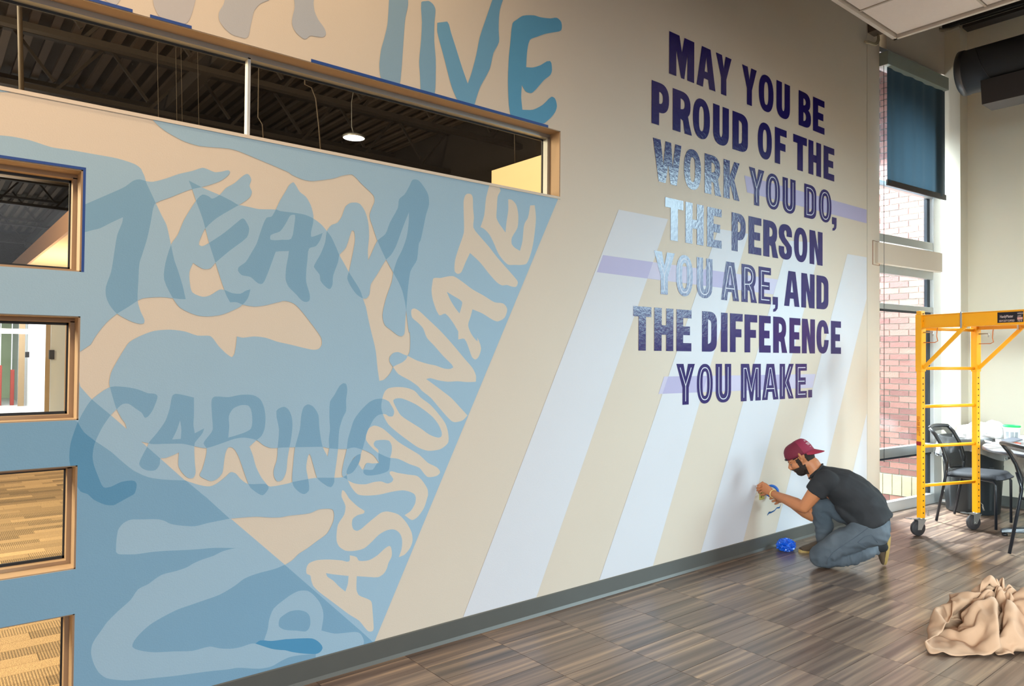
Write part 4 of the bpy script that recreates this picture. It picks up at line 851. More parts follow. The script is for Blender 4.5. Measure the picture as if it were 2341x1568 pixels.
# track along the top of the end wall, wire channel
t = empty('cable_track', (XE-.1, 0, 4.86), 'dark cable track along the top of the end wall', 'track')
MB().box(-.12, -7, 0, .02, -.28, .03).build('rail', OD, t); MB().box(-.16, -7, .09, -.02, -.28, .2).build('rail', OD, t)
for y in (-.9, -1.3, -2.1): MB().cyl((-.1, y, -.04), (-.1, y, .02), .02, 10).build('clip', OD, t)
P_ = [atX(x_, y_, 8.15) for x_, y_ in ((2118, 54), (2135, 64), (2155, 69), (2175, 67), (2194, 60))]
o = MB().tube([q_-P_[0] for q_ in P_], .018, 10).build('bent_conduit', mat('conduit_beige', sr(150, 140, 122), .5)); o.location = P_[0]; tag(o, 'curved beige conduit crossing the corner just under the ceiling', 'conduit')
# junction box with two bent cables over the narrow window
a, b = atY(1998, 55, -.06), atY(2013, 80, -.06)
t = empty('junction_box', (a[0], -.002, b[2]), 'brown junction box with two bent cables above the wall seam', 'electrical box')
MB().box(0, -.09, 0, (b[0]-a[0]), .0, a[2]-b[2]+.3).build('box', mat('brown_box', sr(92, 76, 62), .5), t, bevel=.004)
for k_, (dx, dz) in enumerate(((0, 0), (.03, .03))):
    P_ = [atY(x_+k_*-2, y_-k_*3, -.05) for x_, y_ in ((2009, 82), (2009.5, 92), (2006, 101), (2001, 103), (1994, 101), (1987, 98), (1979, 97.5))]
    base_ = Vector((a[0], -.002, b[2])); MB().tube([Vector(q_)-base_ for q_ in P_], .009, 8).build('cable', mat('beige_cable', sr(176, 164, 138), .5), t)
# ------------------------------------------------------------------ roller shade
oS = .15
tl, tr_, bl_, br_ = wloc(win(2030, 116.5, oS)), wloc(win(2169.2, 176.5, oS)), wloc(win(2028.3, 146, oS)), wloc(win(2167.9, 204.6, oS))
zt1, zb1 = (tl[1]+tr_[1])/2, (bl_[1]+br_[1])/2; al, ar_ = tl[0], tr_[0]
org = WP+WD*al; t = empty('roller_shade', (org.x, org.y, 0), 'dark teal roller shade half lowered over the narrow window', 'window shade')
def SB(name, m, a0, a1, z0, z1, o0, o1, bevel=0, label=None):
    mb = MB(); WB(mb, a0, a1, z0, z1, o0, o1); mb.v = [(x-org.x, y-org.y, z) for x, y, z in mb.v]; return mb.build(name, m, t, bevel=bevel, label=label)
SB('header_box', mat('shade_header', sr(158, 170, 164), .45, .1), al, ar_, zb1, zt1, .05, oS, .003, 'pale grey-green header box')
fm = bpy.data.materials.new('teal_screen_fabric'); fm.use_nodes = True; nt = fm.node_tree; pb = nt.nodes['Principled BSDF']; pb.inputs['Base Color'].default_value = sr(44, 66, 80); pb.inputs['Roughness'].default_value = .8
tr2 = nt.nodes.new('ShaderNodeBsdfTranslucent'); tr2.inputs[0].default_value = sr(120, 165, 190); mx = nt.nodes.new('ShaderNodeMixShader'); mx.inputs[0].default_value = .012
nt.links.new(pb.outputs[0], mx.inputs[1]); nt.links.new(tr2.outputs[0], mx.inputs[2]); nt.links.new(mx.outputs[0], nt.nodes['Material Output'].inputs[0])
oF = .10; fl0, fr0 = wloc(win(2027.2, 300, oF))[0], wloc(win(2161.5, 300, oF))[0]; fb = (wloc(win(2026.7, 423.7, oF))[1]+wloc(win(2160, 457, oF))[1])/2
nn = 40; mb = MB(); vs = []
for i in range(nn+1):
    for j in range(2):
        a_ = fl0+(fr0-fl0)*i/nn; o_ = oF+.006*math.sin(i*.9)+.004*math.sin(i*.37+1); q_ = WP+WD*a_+WN*o_-org; vs.append((q_.x, q_.y, fb+.03 if j == 0 else zb1+.02))
mb.add(vs, [(2*i, 2*i+2, 2*i+3, 2*i+1) for i in range(nn)], True); mb.build('fabric', fm, t)
SB('hem_bar', mat('hem_dark', sr(52, 46, 46), .6), fl0, fr0, fb, fb+.055, oF-.006, oF+.008)
ac = wloc(win(2015.7, 300, .08))[0]; q_ = WP+WD*ac+WN*.10-org
MB().tube([(q_.x, q_.y, zb1), (q_.x+.002, q_.y, 2), (q_.x, q_.y, .5)], .0025, 6).build('pull_chain', M['gasket'], t)
# ------------------------------------------------------------------ yellow rolling scaffold
Q1, Q2 = Vector(atZ(2105.5, 1224)), Vector(atZ(2232, 1210)); Q1.z = Q2.z = 0
ex = (Q2-Q1).normalized(); wS = (Q2-Q1).length; ey = Vector((ex.y, -ex.x, 0))      # ey: towards the camera side, along the rails
sc = empty('rolling_scaffold', tuple(Q1), 'bright yellow rolling steel scaffold frame beside the narrow window', 'scaffold', rz=math.atan2(ex.y, ex.x))
# local frame: +x = across the ladder end, -y = along the rails
LS = 1.78; pw = .046; ZP = 1.835
hole = mat('punched_hole', sr(20, 12, 6), .8)
def post(x, y, tall=True):
    MB().box(x-pw/2, y-pw/2, .145, x+pw/2, y+pw/2, ZP+.03).build('post', M['yellow'], sc, bevel=.004)
    sl = MB(); sl.box(x-pw/2-.005, y-pw/2-.005, 1.36, x+pw/2+.005, y+pw/2+.005, ZP).build('sleeve', M['yellow'], sc, bevel=.004)
    h = MB(); z = .19
    while z < 1.34:
        h.cyl((x, y-pw/2-.0008, z), (x, y-pw/2+.001, z), .0062, 10); z += .0508
    for z in (1.80, 1.86-.0): h.cyl((x, y-pw/2-.0062, z-.02), (x, y-pw/2-.004, z-.02), .006, 10)
    h.build('pin_holes', hole, sc, kind='stuff')
for x in (0, wS):
    for y in (0, -LS): post(x, y)
zr = [wz for wz in (.42, .745, 1.065, 1.385, 1.72)]
def zat(P, py):    # height of picture row py above floor point P
    lo, hi = 0, 3
    for _ in range(40):
        m_ = (lo+hi)/2
        if px_of((P[0], P[1], m_))[1] > py: lo = m_
        else: hi = m_
    return lo
zr = [zat(Q1, y_) for y_ in (1110, 1020, 929, 842, 751.5)]
for y in (0, -LS):
    for z in zr: MB().cyl((pw/2-.004, y, z), (wS-pw/2+.004, y, z), .0135, 14).build('rung', M['yellow'], sc)
for x in (0, wS):
    s = -1 if x == 0 else 1
    r = MB(); xx = x; z0, z1 = ZP-.115, ZP-.005
    r.box(xx-.004, -LS+.03, z0, xx+.004, -.03, z1).box(xx-.022, -LS+.03, z1-.006, xx+.022, -.03, z1).box(xx-.022, -LS+.03, z0, xx+.022, -.03, z0+.006)
    r.build('side_rail', M['yellow'], sc, bevel=.0015)
    for y0, y1 in ((-.03, -.40), (-LS+.03, -LS+.40)):
        MB().bar((x, y0, zr[3]+.005), (x, y1, z0+.01), .03, .016, (1, 0, 0)).build('brace', M['yellow'], sc, bevel=.002)
    MB().box(x-.026, -.385, z0-.01, x-.021, -.372, z1+.008).build('clip', M['chrome'], sc)
    MB().tube([(x, -.03, 1.685), (x, -.11, 1.685), (x, -.114, 1.68), (x, -.114, 1.655)], .005, 8).build('locking_pin', M['chrome'], sc)
    MB().tube([(x, -.03, 1.60), (x, -.13, 1.60), (x, -.158, 1.612), (x, -.148, 1.65), (x, -.152, 1.70), (x, -.158, 1.73)], .0035, 8).build('spring_hook', mat('copper_wire', sr(196, 110, 50), .35, .6), sc)
    MB().tube([(x+.02, -.02, zr[3]+.0), (x+.035, -.035, zr[3]+.03), (x+.03, -.045, zr[3]+.055)], .004, 6).build('locking_clip', M['chrome'], sc)
MB().box(.03, -LS+.05, ZP-.03, wS-.03, -.75, ZP-.012).build('platform', mat('plywood', sr(196, 150, 92), .7, noise=.15, scale=14), sc)
def caster(x, y, ang):
    c = MB(); Mx = T(x, y, 0, ang); R_ = .064
    w_ = MB(); w_.lathe([(0, -.017), (R_*.55, -.017), (R_*.62, -.012), (R_*.9, -.017), (R_, -.010), (R_, .010), (R_*.9, .017), (R_*.62, .012), (R_*.55, .017), (0, .017)], (0, 0, 0), 32, 'y')
    w_.v = [tuple(Mx @ Vector((p[0]-.03, p[1], p[2]+R_))) for p in w_.v]; w = w_.build('caster', mat('rubber_wheel', sr(46, 42, 44), .6), sc)
    f = MB()
    for s in (-.024, .024):
        f.prism([(-.05, R_-.012), (-.015, R_-.012), (.028, .132), (-.045, .132)], s-.0015, s+.0015, lambda u, v, t_: tuple(Mx @ Vector((u, t_, v))))
    f.box(-.05, -.027, .130, .03, .027, .137, Mx); f.build('fork', M['chrome'], w)
    MB().cyl(tuple(Mx @ Vector((-.03, -.03, R_))), tuple(Mx @ Vector((-.03, .03, R_))), .006, 10).build('axle', M['chrome'], w)
    b_ = MB(); b_.box(-.115, -.014, .140, -.03, .014, .144, Mx); b_.box(-.145, -.018, .146, -.10, .018, .150, Mx); b_.build('brake_pedal', M['chrome'], w)
    MB().lathe([(0, .136), (.026, .136), (.026, .15), (0, .15)], tuple(Mx @ Vector((0, 0, 0))), 18).build('swivel', M['chrome'], w)
ca = math.radians(-10)
for x in (0, wS):
    for y in (0, -LS): caster(x, y, ca)
    MB().tube([(x+.012, -pw/2-.004, .235), (x+.02, -pw/2-.02, .22), (x+.028, -pw/2-.03, .17), (x+.02, -pw/2-.026, .17), (x+.016, -pw/2-.02, .21)], .0025, 6).build('cotter_clip', M['chrome'], sc)
# lettering on the rail and post
def text(s, size, Mx, m, parent, name='lettering', ext=.0004, font_scale=(1, 1)):
    c = bpy.data.curves.new(name, 'FONT'); c.body = s; c.size = size; c.extrude = ext; c.space_character = .95
    o = bpy.data.objects.new(name, c); COL.objects.link(o); dg = bpy.context.evaluated_depsgraph_get(); dg.update()
    me = bpy.data.meshes.new_from_object(o.evaluated_get(dg)); bpy.data.objects.remove(o); bpy.data.curves.remove(c)
    me.transform(Mx @ Matrix.Diagonal((font_scale[0], font_scale[1], 1, 1))); me.materials.clear(); return link(name, me, m, parent)
inv = Matrix.Translation(Q1) @ Matrix.Rotation(math.atan2(ex.y, ex.x), 4, 'Z')
loc_of = lambda P: inv.inverted() @ Vector(P)
def rail_y(px_):    # local y on the near rail seen at picture column px_
    d = Vector(ray(px_, 730)); n = ex; k = (Q1+ex*(-.005)-Vector(CAM)).dot(n)/d.dot(n); return loc_of(Vector(CAM)+d*k).y
y0, y1, y2 = rail_y(2280.5), rail_y(2339.5), rail_y(2324)
RX = Matrix(((0, 0, -1, 0), (-1, 0, 0, 0), (0, 1, 0, 0), (0, 0, 0, 1)))     # text x -> -y, text y -> z, faces -x
pl = MB().box(-.0062, y1, ZP-.096, -.0045, y0, ZP-.018).build('name_plate', mat('black_label', sr(24, 14, 18), .4), sc)
tw = mat('label_text', sr(216, 186, 176), .5)
wt = (y0-y2)
text('HandyMaster', .030, Matrix.Translation((-.0064, y0-.018, ZP-.060)) @ RX, tw, pl, font_scale=(wt*.80/.175, 1))
text('HEAVY-DUTY SCAFFOLD', .022, Matrix.Translation((-.0064, y0-.012, ZP-.090)) @ RX, tw, pl, font_scale=(wt*.90/.262, 1))
text('WEIGHT', .016, Matrix.Translation((-.0064, y2-.006, ZP-.038)) @ RX, tw, pl, font_scale=(.9, 1)); text('LIMIT', .014, Matrix.Translation((-.0064, y2-.008, ZP-.056)) @ RX, tw, pl, font_scale=(.9, 1))
MB().box(-.0066, y1+.004, ZP-.078, -.0062, y2-.006, ZP-.060).build('label_bar', mat('pink_bar', sr(214, 150, 136), .5), pl); text('750 lb', .016, Matrix.Translation((-.0064, y2-.008, ZP-.092)) @ RX, tw, pl, font_scale=(.9, 1))
zt_, zb_ = zat(Q1, 937), zat(Q1, 996)
RV = Matrix.Rotation(math.pi/2, 4, 'X')
# vertical sticker on the post face turned to the camera's left
RP = Matrix(((0, 0, -1, 0), (0, 1, 0, 0), (1, 0, 0, 0), (0, 0, 0, 1)))
text('TITISEE 800-633', .040, Matrix.Translation((-pw/2-.0008, .017, zb_)) @ Matrix(((0, 0, -1, 0), (0, -1, 0, 0), (1, 0, 0, 0), (0, 0, 0, 1))) @ Matrix.Translation((0, 0, 0)), mat('red_print', sr(170, 42, 18), .5), sc, font_scale=((zt_-zb_)/.34, 1))
MB().box(-pw/2-.0009, -pw/2, zat(Q1, 1018), -pw/2, pw/2, zat(Q1, 1009)).build('red_band', mat('red_tape', sr(150, 20, 30), .5), sc)
# ------------------------------------------------------------------ chairs
meshm = bpy.data.materials.new('black_mesh_back'); meshm.use_nodes = True; nt = meshm.node_tree; pb = nt.nodes['Principled BSDF']; pb.inputs['Base Color'].default_value = sr(18, 19, 22); pb.inputs['Roughness'].default_value = .45
tp = nt.nodes.new('ShaderNodeBsdfTransparent'); mx = nt.nodes.new('ShaderNodeMixShader'); ch = nt.nodes.new('ShaderNodeTexChecker'); ch.inputs['Scale'].default_value = 330
tc = nt.nodes.new('ShaderNodeTexCoord'); nt.links.new(tc.outputs['Object'], ch.inputs[0]); mm_ = nt.nodes.new('ShaderNodeMath'); mm_.operation = 'MULTIPLY'; mm_.inputs[1].default_value = .30
nt.links.new(ch.outputs['Fac'], mm_.inputs[0]); nt.links.new(mm_.outputs[0], mx.inputs[0]); nt.links.new(pb.outputs[0], mx.inputs[1]); nt.links.new(tp.outputs[0], mx.inputs[2]); nt.links.new(mx.outputs[0], nt.nodes['Material Output'].inputs[0])
seatm = mat('black_seat_fabric', sr(15, 18, 26), .75, bump=.2, bscale=200)
def chair(label, loc, rz):
    """local: +y forward, back legs at y=0"""
    t = empty('mesh_back_chair', loc, label, 'chair', rz=rz)
    W = .46
    for s in (-1, 1):
        x = s*W/2
        MB().tube([(x, -.03, .008), (x*.98, .045, .42), (x*.96, .055, .50), (x*.98, .02, .62)], [.012, .012, .012, .010], 12).build('leg', M['blackmet'], t)
        MB().tube([(x*.92, .43, .008), (x*.92, .43, .385), (x*.90, .41, .415), (x*.90, .30, .425), (x*.92, .07, .425)], .0115, 12).build('leg', M['blackmet'], t)
        MB().tube([(x*.97, .05, .47), (x*.97, .055, .56), (x*.98, .02, .68), (x*1.0, -.035, .78), (x*.98, -.085, .835)], [.012, .015, .017, .017, .014], 10).build('back_upright', M['black'], t)
    # seat: rounded cushion
    vs, fs = [], []; n, m_ = 18, 14
    for layer in (0, 1):
        for i in range(n+1):
            for j in range(m_+1):
                u, v = i/n*2-1, j/m_*2-1
                k = (abs(u)**5+abs(v)**5)**(1/5) if (u or v) else 0; sc_ = 1/max(1, k/max(abs(u), abs(v), 1e-6)) if k > 0 else 1
                X_, Y_ = u*sc_*.235, v*sc_*.225+.25; e_ = min(1, (1-max(abs(u), abs(v)))*5)
                z = .438+.032*math.sqrt(max(0, 1-(1-e_)**2))+.006*v if layer == 0 else .432-.012*math.sqrt(e_)
                if layer == 0 and v > .6: z -= .018*((v-.6)/.4)**2
                vs.append((X_, Y_, z))
    o_ = (n+1)*(m_+1); idx = lambda l, i, j: l*o_+i*(m_+1)+j
    for l in (0, 1):
        for i in range(n):
            for j in range(m_):
                q = (idx(l, i, j), idx(l, i+1, j), idx(l, i+1, j+1), idx(l, i, j+1)); fs.append(q if l == 0 else q[::-1])
    for i in range(n):
        for j in (0, m_): fs.append((idx(0, i, j), idx(0, i+1, j), idx(1, i+1, j), idx(1, i, j)))
    for j in range(m_):
        for i in (0, n): fs.append((idx(0, i, j), idx(0, i, j+1), idx(1, i, j+1), idx(1, i, j)))
    q = MB(); q.add(vs, fs, True); q.build('seat', seatm, t)
    # mesh back: curved sheet with a hand slot
    q = MB(); vs = []; n, m_ = 16, 22
    cen = [(.055, .50), (.055, .56), (.02, .68), (-.035, .78), (-.085, .835)]
    def cy(z):
        for (a, za), (b, zb2_) in zip(cen[:-1], cen[1:]):
            if z <= zb2_: return a+(b-a)*(z-za)/(zb2_-za)
        return cen[-1][0]
    for i in range(m_+1):
        z = .47+(.835-.47)*i/m_
        wd = W/2*(.62+.38*min(1, (z-.47)/.22)**.8)
        for j in range(n+1):
            u = j/n*2-1; vs.append((u*wd, cy(z)-.035*(1-u*u), z+.0*(1-u*u)))
    fs = []
    for i in range(m_):
        for j in range(n):
            u = (j+.5)/n*2-1
            if 18 <= i <= 19 and abs(u) < .45: continue
            fs.append((i*(n+1)+j, i*(n+1)+j+1, (i+1)*(n+1)+j+1, (i+1)*(n+1)+j))
    q.add(vs, fs, True); q.build('mesh_back', meshm, t)
    top = [(W/2*u*.98, -.085-.035*(1-u*u), .835+.012*(1-u*u)) for u in [k/10-1 for k in range(21)]]
    MB().tube(top, .016, 12).build('top_rail', M['black'], t)
    low = [(W/2*u*.62, .055-.035*(1-u*u), .475) for u in [k/8-1 for k in range(17)]]
    MB().tube(low, .012, 10).build('lower_rail', M['black'], t)
    MB().tube([(-W/2*.9, .30, .42), (W/2*.9, .30, .42)], .010, 10).build('cross_bar', M['blackmet'], t)
    MB().tube([(-W/2*.95, .06, .425), (W/2*.95, .06, .425)], .010, 10).build('cross_bar', M['blackmet'], t)
    return t
bl0 = Vector(atZ(2140.3, 1196.7)); f0 = Vector((.03, -1, 0)).normalized(); r0 = Vector((f0.y, -f0.x, 0))   # right of facing
# the seen back left foot is the chair's right hand one (chair faces the camera side)
side = Vector((-f0.y, f0.x, 0)); c0 = bl0+side*.32+f0*.0; c0.z = 0
chair('black mesh-back side chair between the yellow scaffold posts', tuple(c0), math.atan2(f0.y, f0.x)-math.pi/2)
bl1 = Vector(atZ(2307.5, 1267.7)); f1 = Vector((.70, -.71, 0)).normalized(); s1 = Vector((-f1.y, f1.x, 0)); c1 = bl1-s1*.23+f1*.03; c1.z = 0
chair('black mesh-back chair cut off by the right edge of the picture', tuple(c1), math.atan2(f1.y, f1.x)-math.pi/2)
# ------------------------------------------------------------------ round table
TC = Vector((7.27, -1.47, 0)); TR = .68; TZ = .735
tb = empty('round_table', tuple(TC), 'round grey-topped table with black pedestal at the right edge', 'table')
MB().lathe([(0, TZ), (TR-.01, TZ), (TR-.002, TZ-.004)], (0, 0, 0), 64).build('tabletop', mat('grey_speckled_laminate', sr(150, 148, 150), .3, noise=.1, scale=80), tb)
MB().lathe([(TR-.002, TZ-.004), (TR+.004, TZ-.012), (TR+.002, TZ-.030), (TR-.02, TZ-.034), (0, TZ-.034)], (0, 0, 0), 64).build('edge_band', mat('dark_edge', sr(66, 72, 86), .3, spec=.6), tb)
MB().lathe([(.05, .06), (.05, .68), (.16, .70), (.16, TZ-.034)], (0, 0, 0), 24).build('column', M['blackmet'], tb)
a0_ = math.atan2(.52, -.25)
for k in range(4):
    a = a0_+k*math.pi/2; d = Vector((math.cos(a), math.sin(a), 0)); L_ = .56
    q = MB(); n_ = Vector((-d.y, d.x, 0)); P = []
    for r_, z_, w_, h_ in ((.03, .10, .035, .10), (.25, .075, .032, .055), (L_-.06, .048, .03, .035), (L_, .035, .022, .028)):
        c_ = d*r_; P += [c_+n_*w_+Vector((0, 0, z_-h_/2)), c_-n_*w_+Vector((0, 0, z_-h_/2)), c_-n_*w_*.8+Vector((0, 0, z_+h_/2)), c_+n_*w_*.8+Vector((0, 0, z_+h_/2))]
    fs = [(i*4+j, i*4+(j+1) % 4, (i+1)*4+(j+1) % 4, (i+1)*4+j) for i in range(3) for j in range(4)]+[(0, 3, 2, 1), (12, 13, 14, 15)]
    q.add(P, fs); o = q.build('foot', M['blackmet'], tb, bevel=.006)
    g_ = MB(); g_.lathe([(0, 0), (.022, 0), (.022, .018), (0, .02)], tuple(d*(L_-.03)), 14); g_.build('glide', M['black'], o)
def onT(px_, py_, z=TZ): return Vector(atZ(px_, py_, z))
# tub with green lid
P = onT(2313, 1006); tub = empty('plastic_tub', (P.x, P.y, TZ), 'white plastic tub with a green-rimmed lid on the table', 'tub')
hT = .125; rT = .066
MB().lathe([(0, 0), (rT*.86, 0), (rT*.90, .004), (rT, hT*.86), (rT*1.06, hT*.87), (rT*1.06, hT*.93), (rT, hT*.94), (rT, hT), (0, hT)], (0, 0, 0), 36).build('body', M['white'], tub)
MB().lathe([(rT*1.02, hT-.006), (rT*1.05, hT), (rT*1.05, hT+.008), (rT*.97, hT+.01), (rT*.93, hT+.003), (0, hT+.003)], (0, 0, 0), 36).build('lid', mat('green_lid', sr(20, 190, 96), .4), tub)
lp = mat('grey_label_print', sr(150, 156, 160), .6)
view = (Vector(CAM)-P); va = math.atan2(view.y, view.x)
for k, da in enumerate((-.55, .05, .6)):
    q = MB(); vs = []; n = 5
    for i in range(n+1):
        a = va+da-.2+.4*i/n; rr_ = rT*.97+.0012
        vs += [(rr_*.975*math.cos(a), rr_*.975*math.sin(a), hT*.18), (rr_*math.cos(a), rr_*math.sin(a), hT*.62)]
    q.add(vs, [(2*i, 2*i+2, 2*i+3, 2*i+1) for i in range(n)], True); q.build('printed_label', lp, tub)
# paper sheets, dark notebook, tan box, red scraper, glasses
def slab(nm, lab, cat, pts, z0, th, m, bevel=.001):
    P = [onT(a, b, z0) for a, b in pts]; c = sum(P, Vector())/len(P); o = empty_ = None
    q = MB(); q.prism([(p.x-c.x, p.y-c.y) for p in P], 0, th, lambda u, v, t_: (u, v, t_)); o = q.build(nm, m, bevel=bevel); o.location = (c.x, c.y, z0); return tag(o, lab, cat)
slab('paper_sheet', 'large white paper sheet lying on the back of the round table', 'paper', ((2274, 996), (2350, 995), (2352, 1012), (2276, 1010)), TZ+.0005, .003, M['white'])
slab('paper_scrap', 'small white paper piece at the left rim of the table', 'paper', ((2250, 1006), (2268, 1010), (2264, 1013), (2252, 1010)), TZ+.004, .003, M['white'])
slab('dark_card', 'small dark card beside the white paper scrap', 'card', ((2252, 1010), (2266, 1010.5), (2263, 1012.5), (2254, 1012.5)), TZ+.0005, .002, M['gasket'])
slab('crumpled_note', 'white note in front of the paper sheet on the table', 'paper', ((2263, 1012), (2284, 1011), (2290, 1016), (2268, 1017)), TZ+.0005, .006, M['white'])
slab('tan_tray', 'tan cardboard tray under the dark notebook on the table', 'tray', ((2286, 1014), (2306, 1019), (2325, 1015), (2305, 1009)), TZ+.0005, .020, mat('tan_card', sr(190, 146, 98), .7))
slab('notebook', 'dark grey notebook lying across the tan tray', 'notebook', ((2288, 1007), (2308, 1014), (2338, 1006), (2318, 1001)), TZ+.022, .010, mat('slate_cover', sr(96, 100, 112), .4))
slab('red_scraper', 'red-handled scraper at the front rim of the table', 'tool', ((2313, 1018), (2327, 1021), (2334, 1016), (2320, 1014)), TZ+.0005, .016, mat('red_plastic', sr(222, 72, 52), .4), .003)
slab('white_tape_roll', 'flat white packet touching the red scraper on the table', 'packet', ((2309, 1020), (2318, 1022), (2322, 1018), (2312, 1017)), TZ+.0005, .012, M['white'])
# ------------------------------------------------------------------ waste barrel with liner and white bag
BC = Vector((7.93, -.46, 0)); br = empty('waste_barrel', tuple(BC), 'black round waste barrel with a plastic liner in the corner', 'waste bin')
MB().lathe([(0, 0), (.215, 0), (.225, .012), (.255, .56), (.262, .57), (.262, .60), (.272, .69), (.285, .70), (.285, .715), (.265, .715), (.26, .68), (.22, .03), (0, .03)], (0, 0, 0), 48).build('body', mat('black_barrel_plastic', sr(38, 44, 48), .45, noise=.1, scale=8), br)
for k in range(8):
    a = k*math.pi/4+.2; q = MB(); vs = []
    for i in range(7):
        b_ = a-.13+.26*i/6; s_ = math.sin(i/6*math.pi)*.006; vs += [((.222+s_)*math.cos(b_), (.222+s_)*math.sin(b_), .05), ((.247+s_)*math.cos(b_), (.247+s_)*math.sin(b_), .46)]
    q.add(vs, [(2*i, 2*i+2, 2*i+3, 2*i+1) for i in range(6)], True); q.build('moulded_panel', mat('black_barrel_panel', sr(44, 50, 54), .5), br)
for a in (2.2, 2.2+math.pi):
    MB().tube([(.265*math.cos(a-.25), .265*math.sin(a-.25), .52), (.315*math.cos(a-.2), .315*math.sin(a-.2), .54), (.315*math.cos(a+.2), .315*math.sin(a+.2), .54), (.265*math.cos(a+.25), .265*math.sin(a+.25), .52)], .012, 8).build('handle', M['black'], br)
def blob(fn, n=48, m_=28):
    vs = []; fs = []
    for j in range(m_+1):
        for i in range(n): vs.append(fn(i/n*2*math.pi, j/m_))
    for j in range(m_):
        for i in range(n): fs.append((j*n+i, j*n+(i+1) % n, (j+1)*n+(i+1) % n, (j+1)*n+i))
    return vs, fs
from mathutils import noise as NZ
def nz(x, y, z, s): return NZ.noise(Vector((x*s, y*s, z*s)))
def rid(x, y, z, s): return 1-2*abs(NZ.noise(Vector((x*s, y*s, z*s))))
# liner cuff folded over the rim
def f_l(a, v):
    r = .288+.010*nz(math.cos(a), math.sin(a), v*2, 5)+.022*v*(1+.6*math.sin(a*9)); z = .725-.16*v*(1+.5*math.sin(a*3+1)*.5); r += .01*math.sin(a*23+v*3)*v; return (r*math.cos(a), r*math.sin(a), z)
vs, fs = blob(f_l, 90, 8); q = MB(); q.add(vs, fs, True)
lin = bpy.data.materials.new('clear_liner'); lin.use_nodes = True; nt = lin.node_tree; pb = nt.nodes['Principled BSDF']; pb.inputs['Base Color'].default_value = sr(214, 220, 224); pb.inputs['Roughness'].default_value = .25; pb.inputs['Alpha'].default_value = .38
q.build('liner', lin, br)
def f_b(a, v):
    ph = v*math.pi; x, y, z = math.sin(ph)*math.cos(a), math.sin(ph)*math.sin(a), math.cos(ph)
    k = 1+.16*rid(x, y, z, 1.6)+.07*rid(x, y, z, 4)+.03*nz(x, y, z, 9)
    return (x*.17*k, y*.16*k, .68+z*.115*k+.03*max(0, x))
vs, fs = blob(f_b, 72, 44); q = MB(); q.add(vs, fs, True)
bag = q.build('white_bag', mat('white_thin_plastic', sr(246, 246, 248), .35, bump=.2, bscale=25)); bag.location = (BC.x+.02, BC.y-.02, .04)
tag(bag, 'crumpled white plastic bag stuffed in the top of the waste barrel', 'bag')
def f_b2(a, v):
    ph = v*math.pi; x, y, z = math.sin(ph)*math.cos(a), math.sin(ph)*math.sin(a), math.cos(ph)
    k = 1+.18*rid(x+3, y, z, 1.5)+.08*rid(x, y+2, z, 4)
    return (x*.10*k, y*.085*k, max(0, .065+z*.08*k))
vs, fs = blob(f_b2, 64, 36); q = MB(); q.add(vs, fs, True)
bag2 = q.build('white_bag', mat('white_bag_b', sr(244, 244, 246), .4, bump=.2, bscale=25)); P = onT(2262, 1001); bag2.location = (P.x+.02, P.y-.02, TZ+.003)
tag(bag2, 'white crumpled plastic heap on the back of the round table left of the tub', 'bag')
# ------------------------------------------------------------------ ball of used masking tape on the floor
P = Vector(atZ(1797, 1258)); P.z = 0
q = MB(); rs = random.Random(5); vs = []; n, m_ = 40, 26
def f_t(a, v):
    ph = v*math.pi; x, y, z = math.sin(ph)*math.cos(a), math.sin(ph)*math.sin(a), math.cos(ph)
    k = 1+.30*rid(x, y, z, 2.2)+.26*rid(x+5, y, z, 5)+.12*nz(x, y, z, 12)
    return (x*.056*k, y*.048*k, max(0.0, .040+z*.036*k))
vs, fs = blob(f_t, n, m_); q.add(vs, fs, False)
tball = q.build('tape_ball', mat('crumpled_blue_tape', sr(10, 92, 214), .28, noise=.45, scale=60, spec=.7), bevel=0); tball.location = P
tag(tball, 'crumpled ball of blue masking tape on the floor by the baseboard', 'tape ball')
q = MB()
for i in range(26):
    a, e_ = rs.uniform(0, 6.28), rs.uniform(.15, 1.3); d = Vector((math.cos(a)*math.cos(e_)*.058, math.sin(a)*math.cos(e_)*.050, .042+math.sin(e_)*.036)); t1 = Vector((rs.uniform(-1, 1), rs.uniform(-1, 1), rs.uniform(-1, 1))).normalized()*rs.uniform(.008, .018); t2 = d.normalized().cross(t1).normalized()*.006
    q.add([d-t1-t2, d+t1-t2, d+t1*1.1+t2, d-t1+t2], [(0, 1, 2, 3)])
q.build('tape_flap', mat('tape_shine', sr(70, 130, 225), .25, spec=.8), tball, kind='stuff')
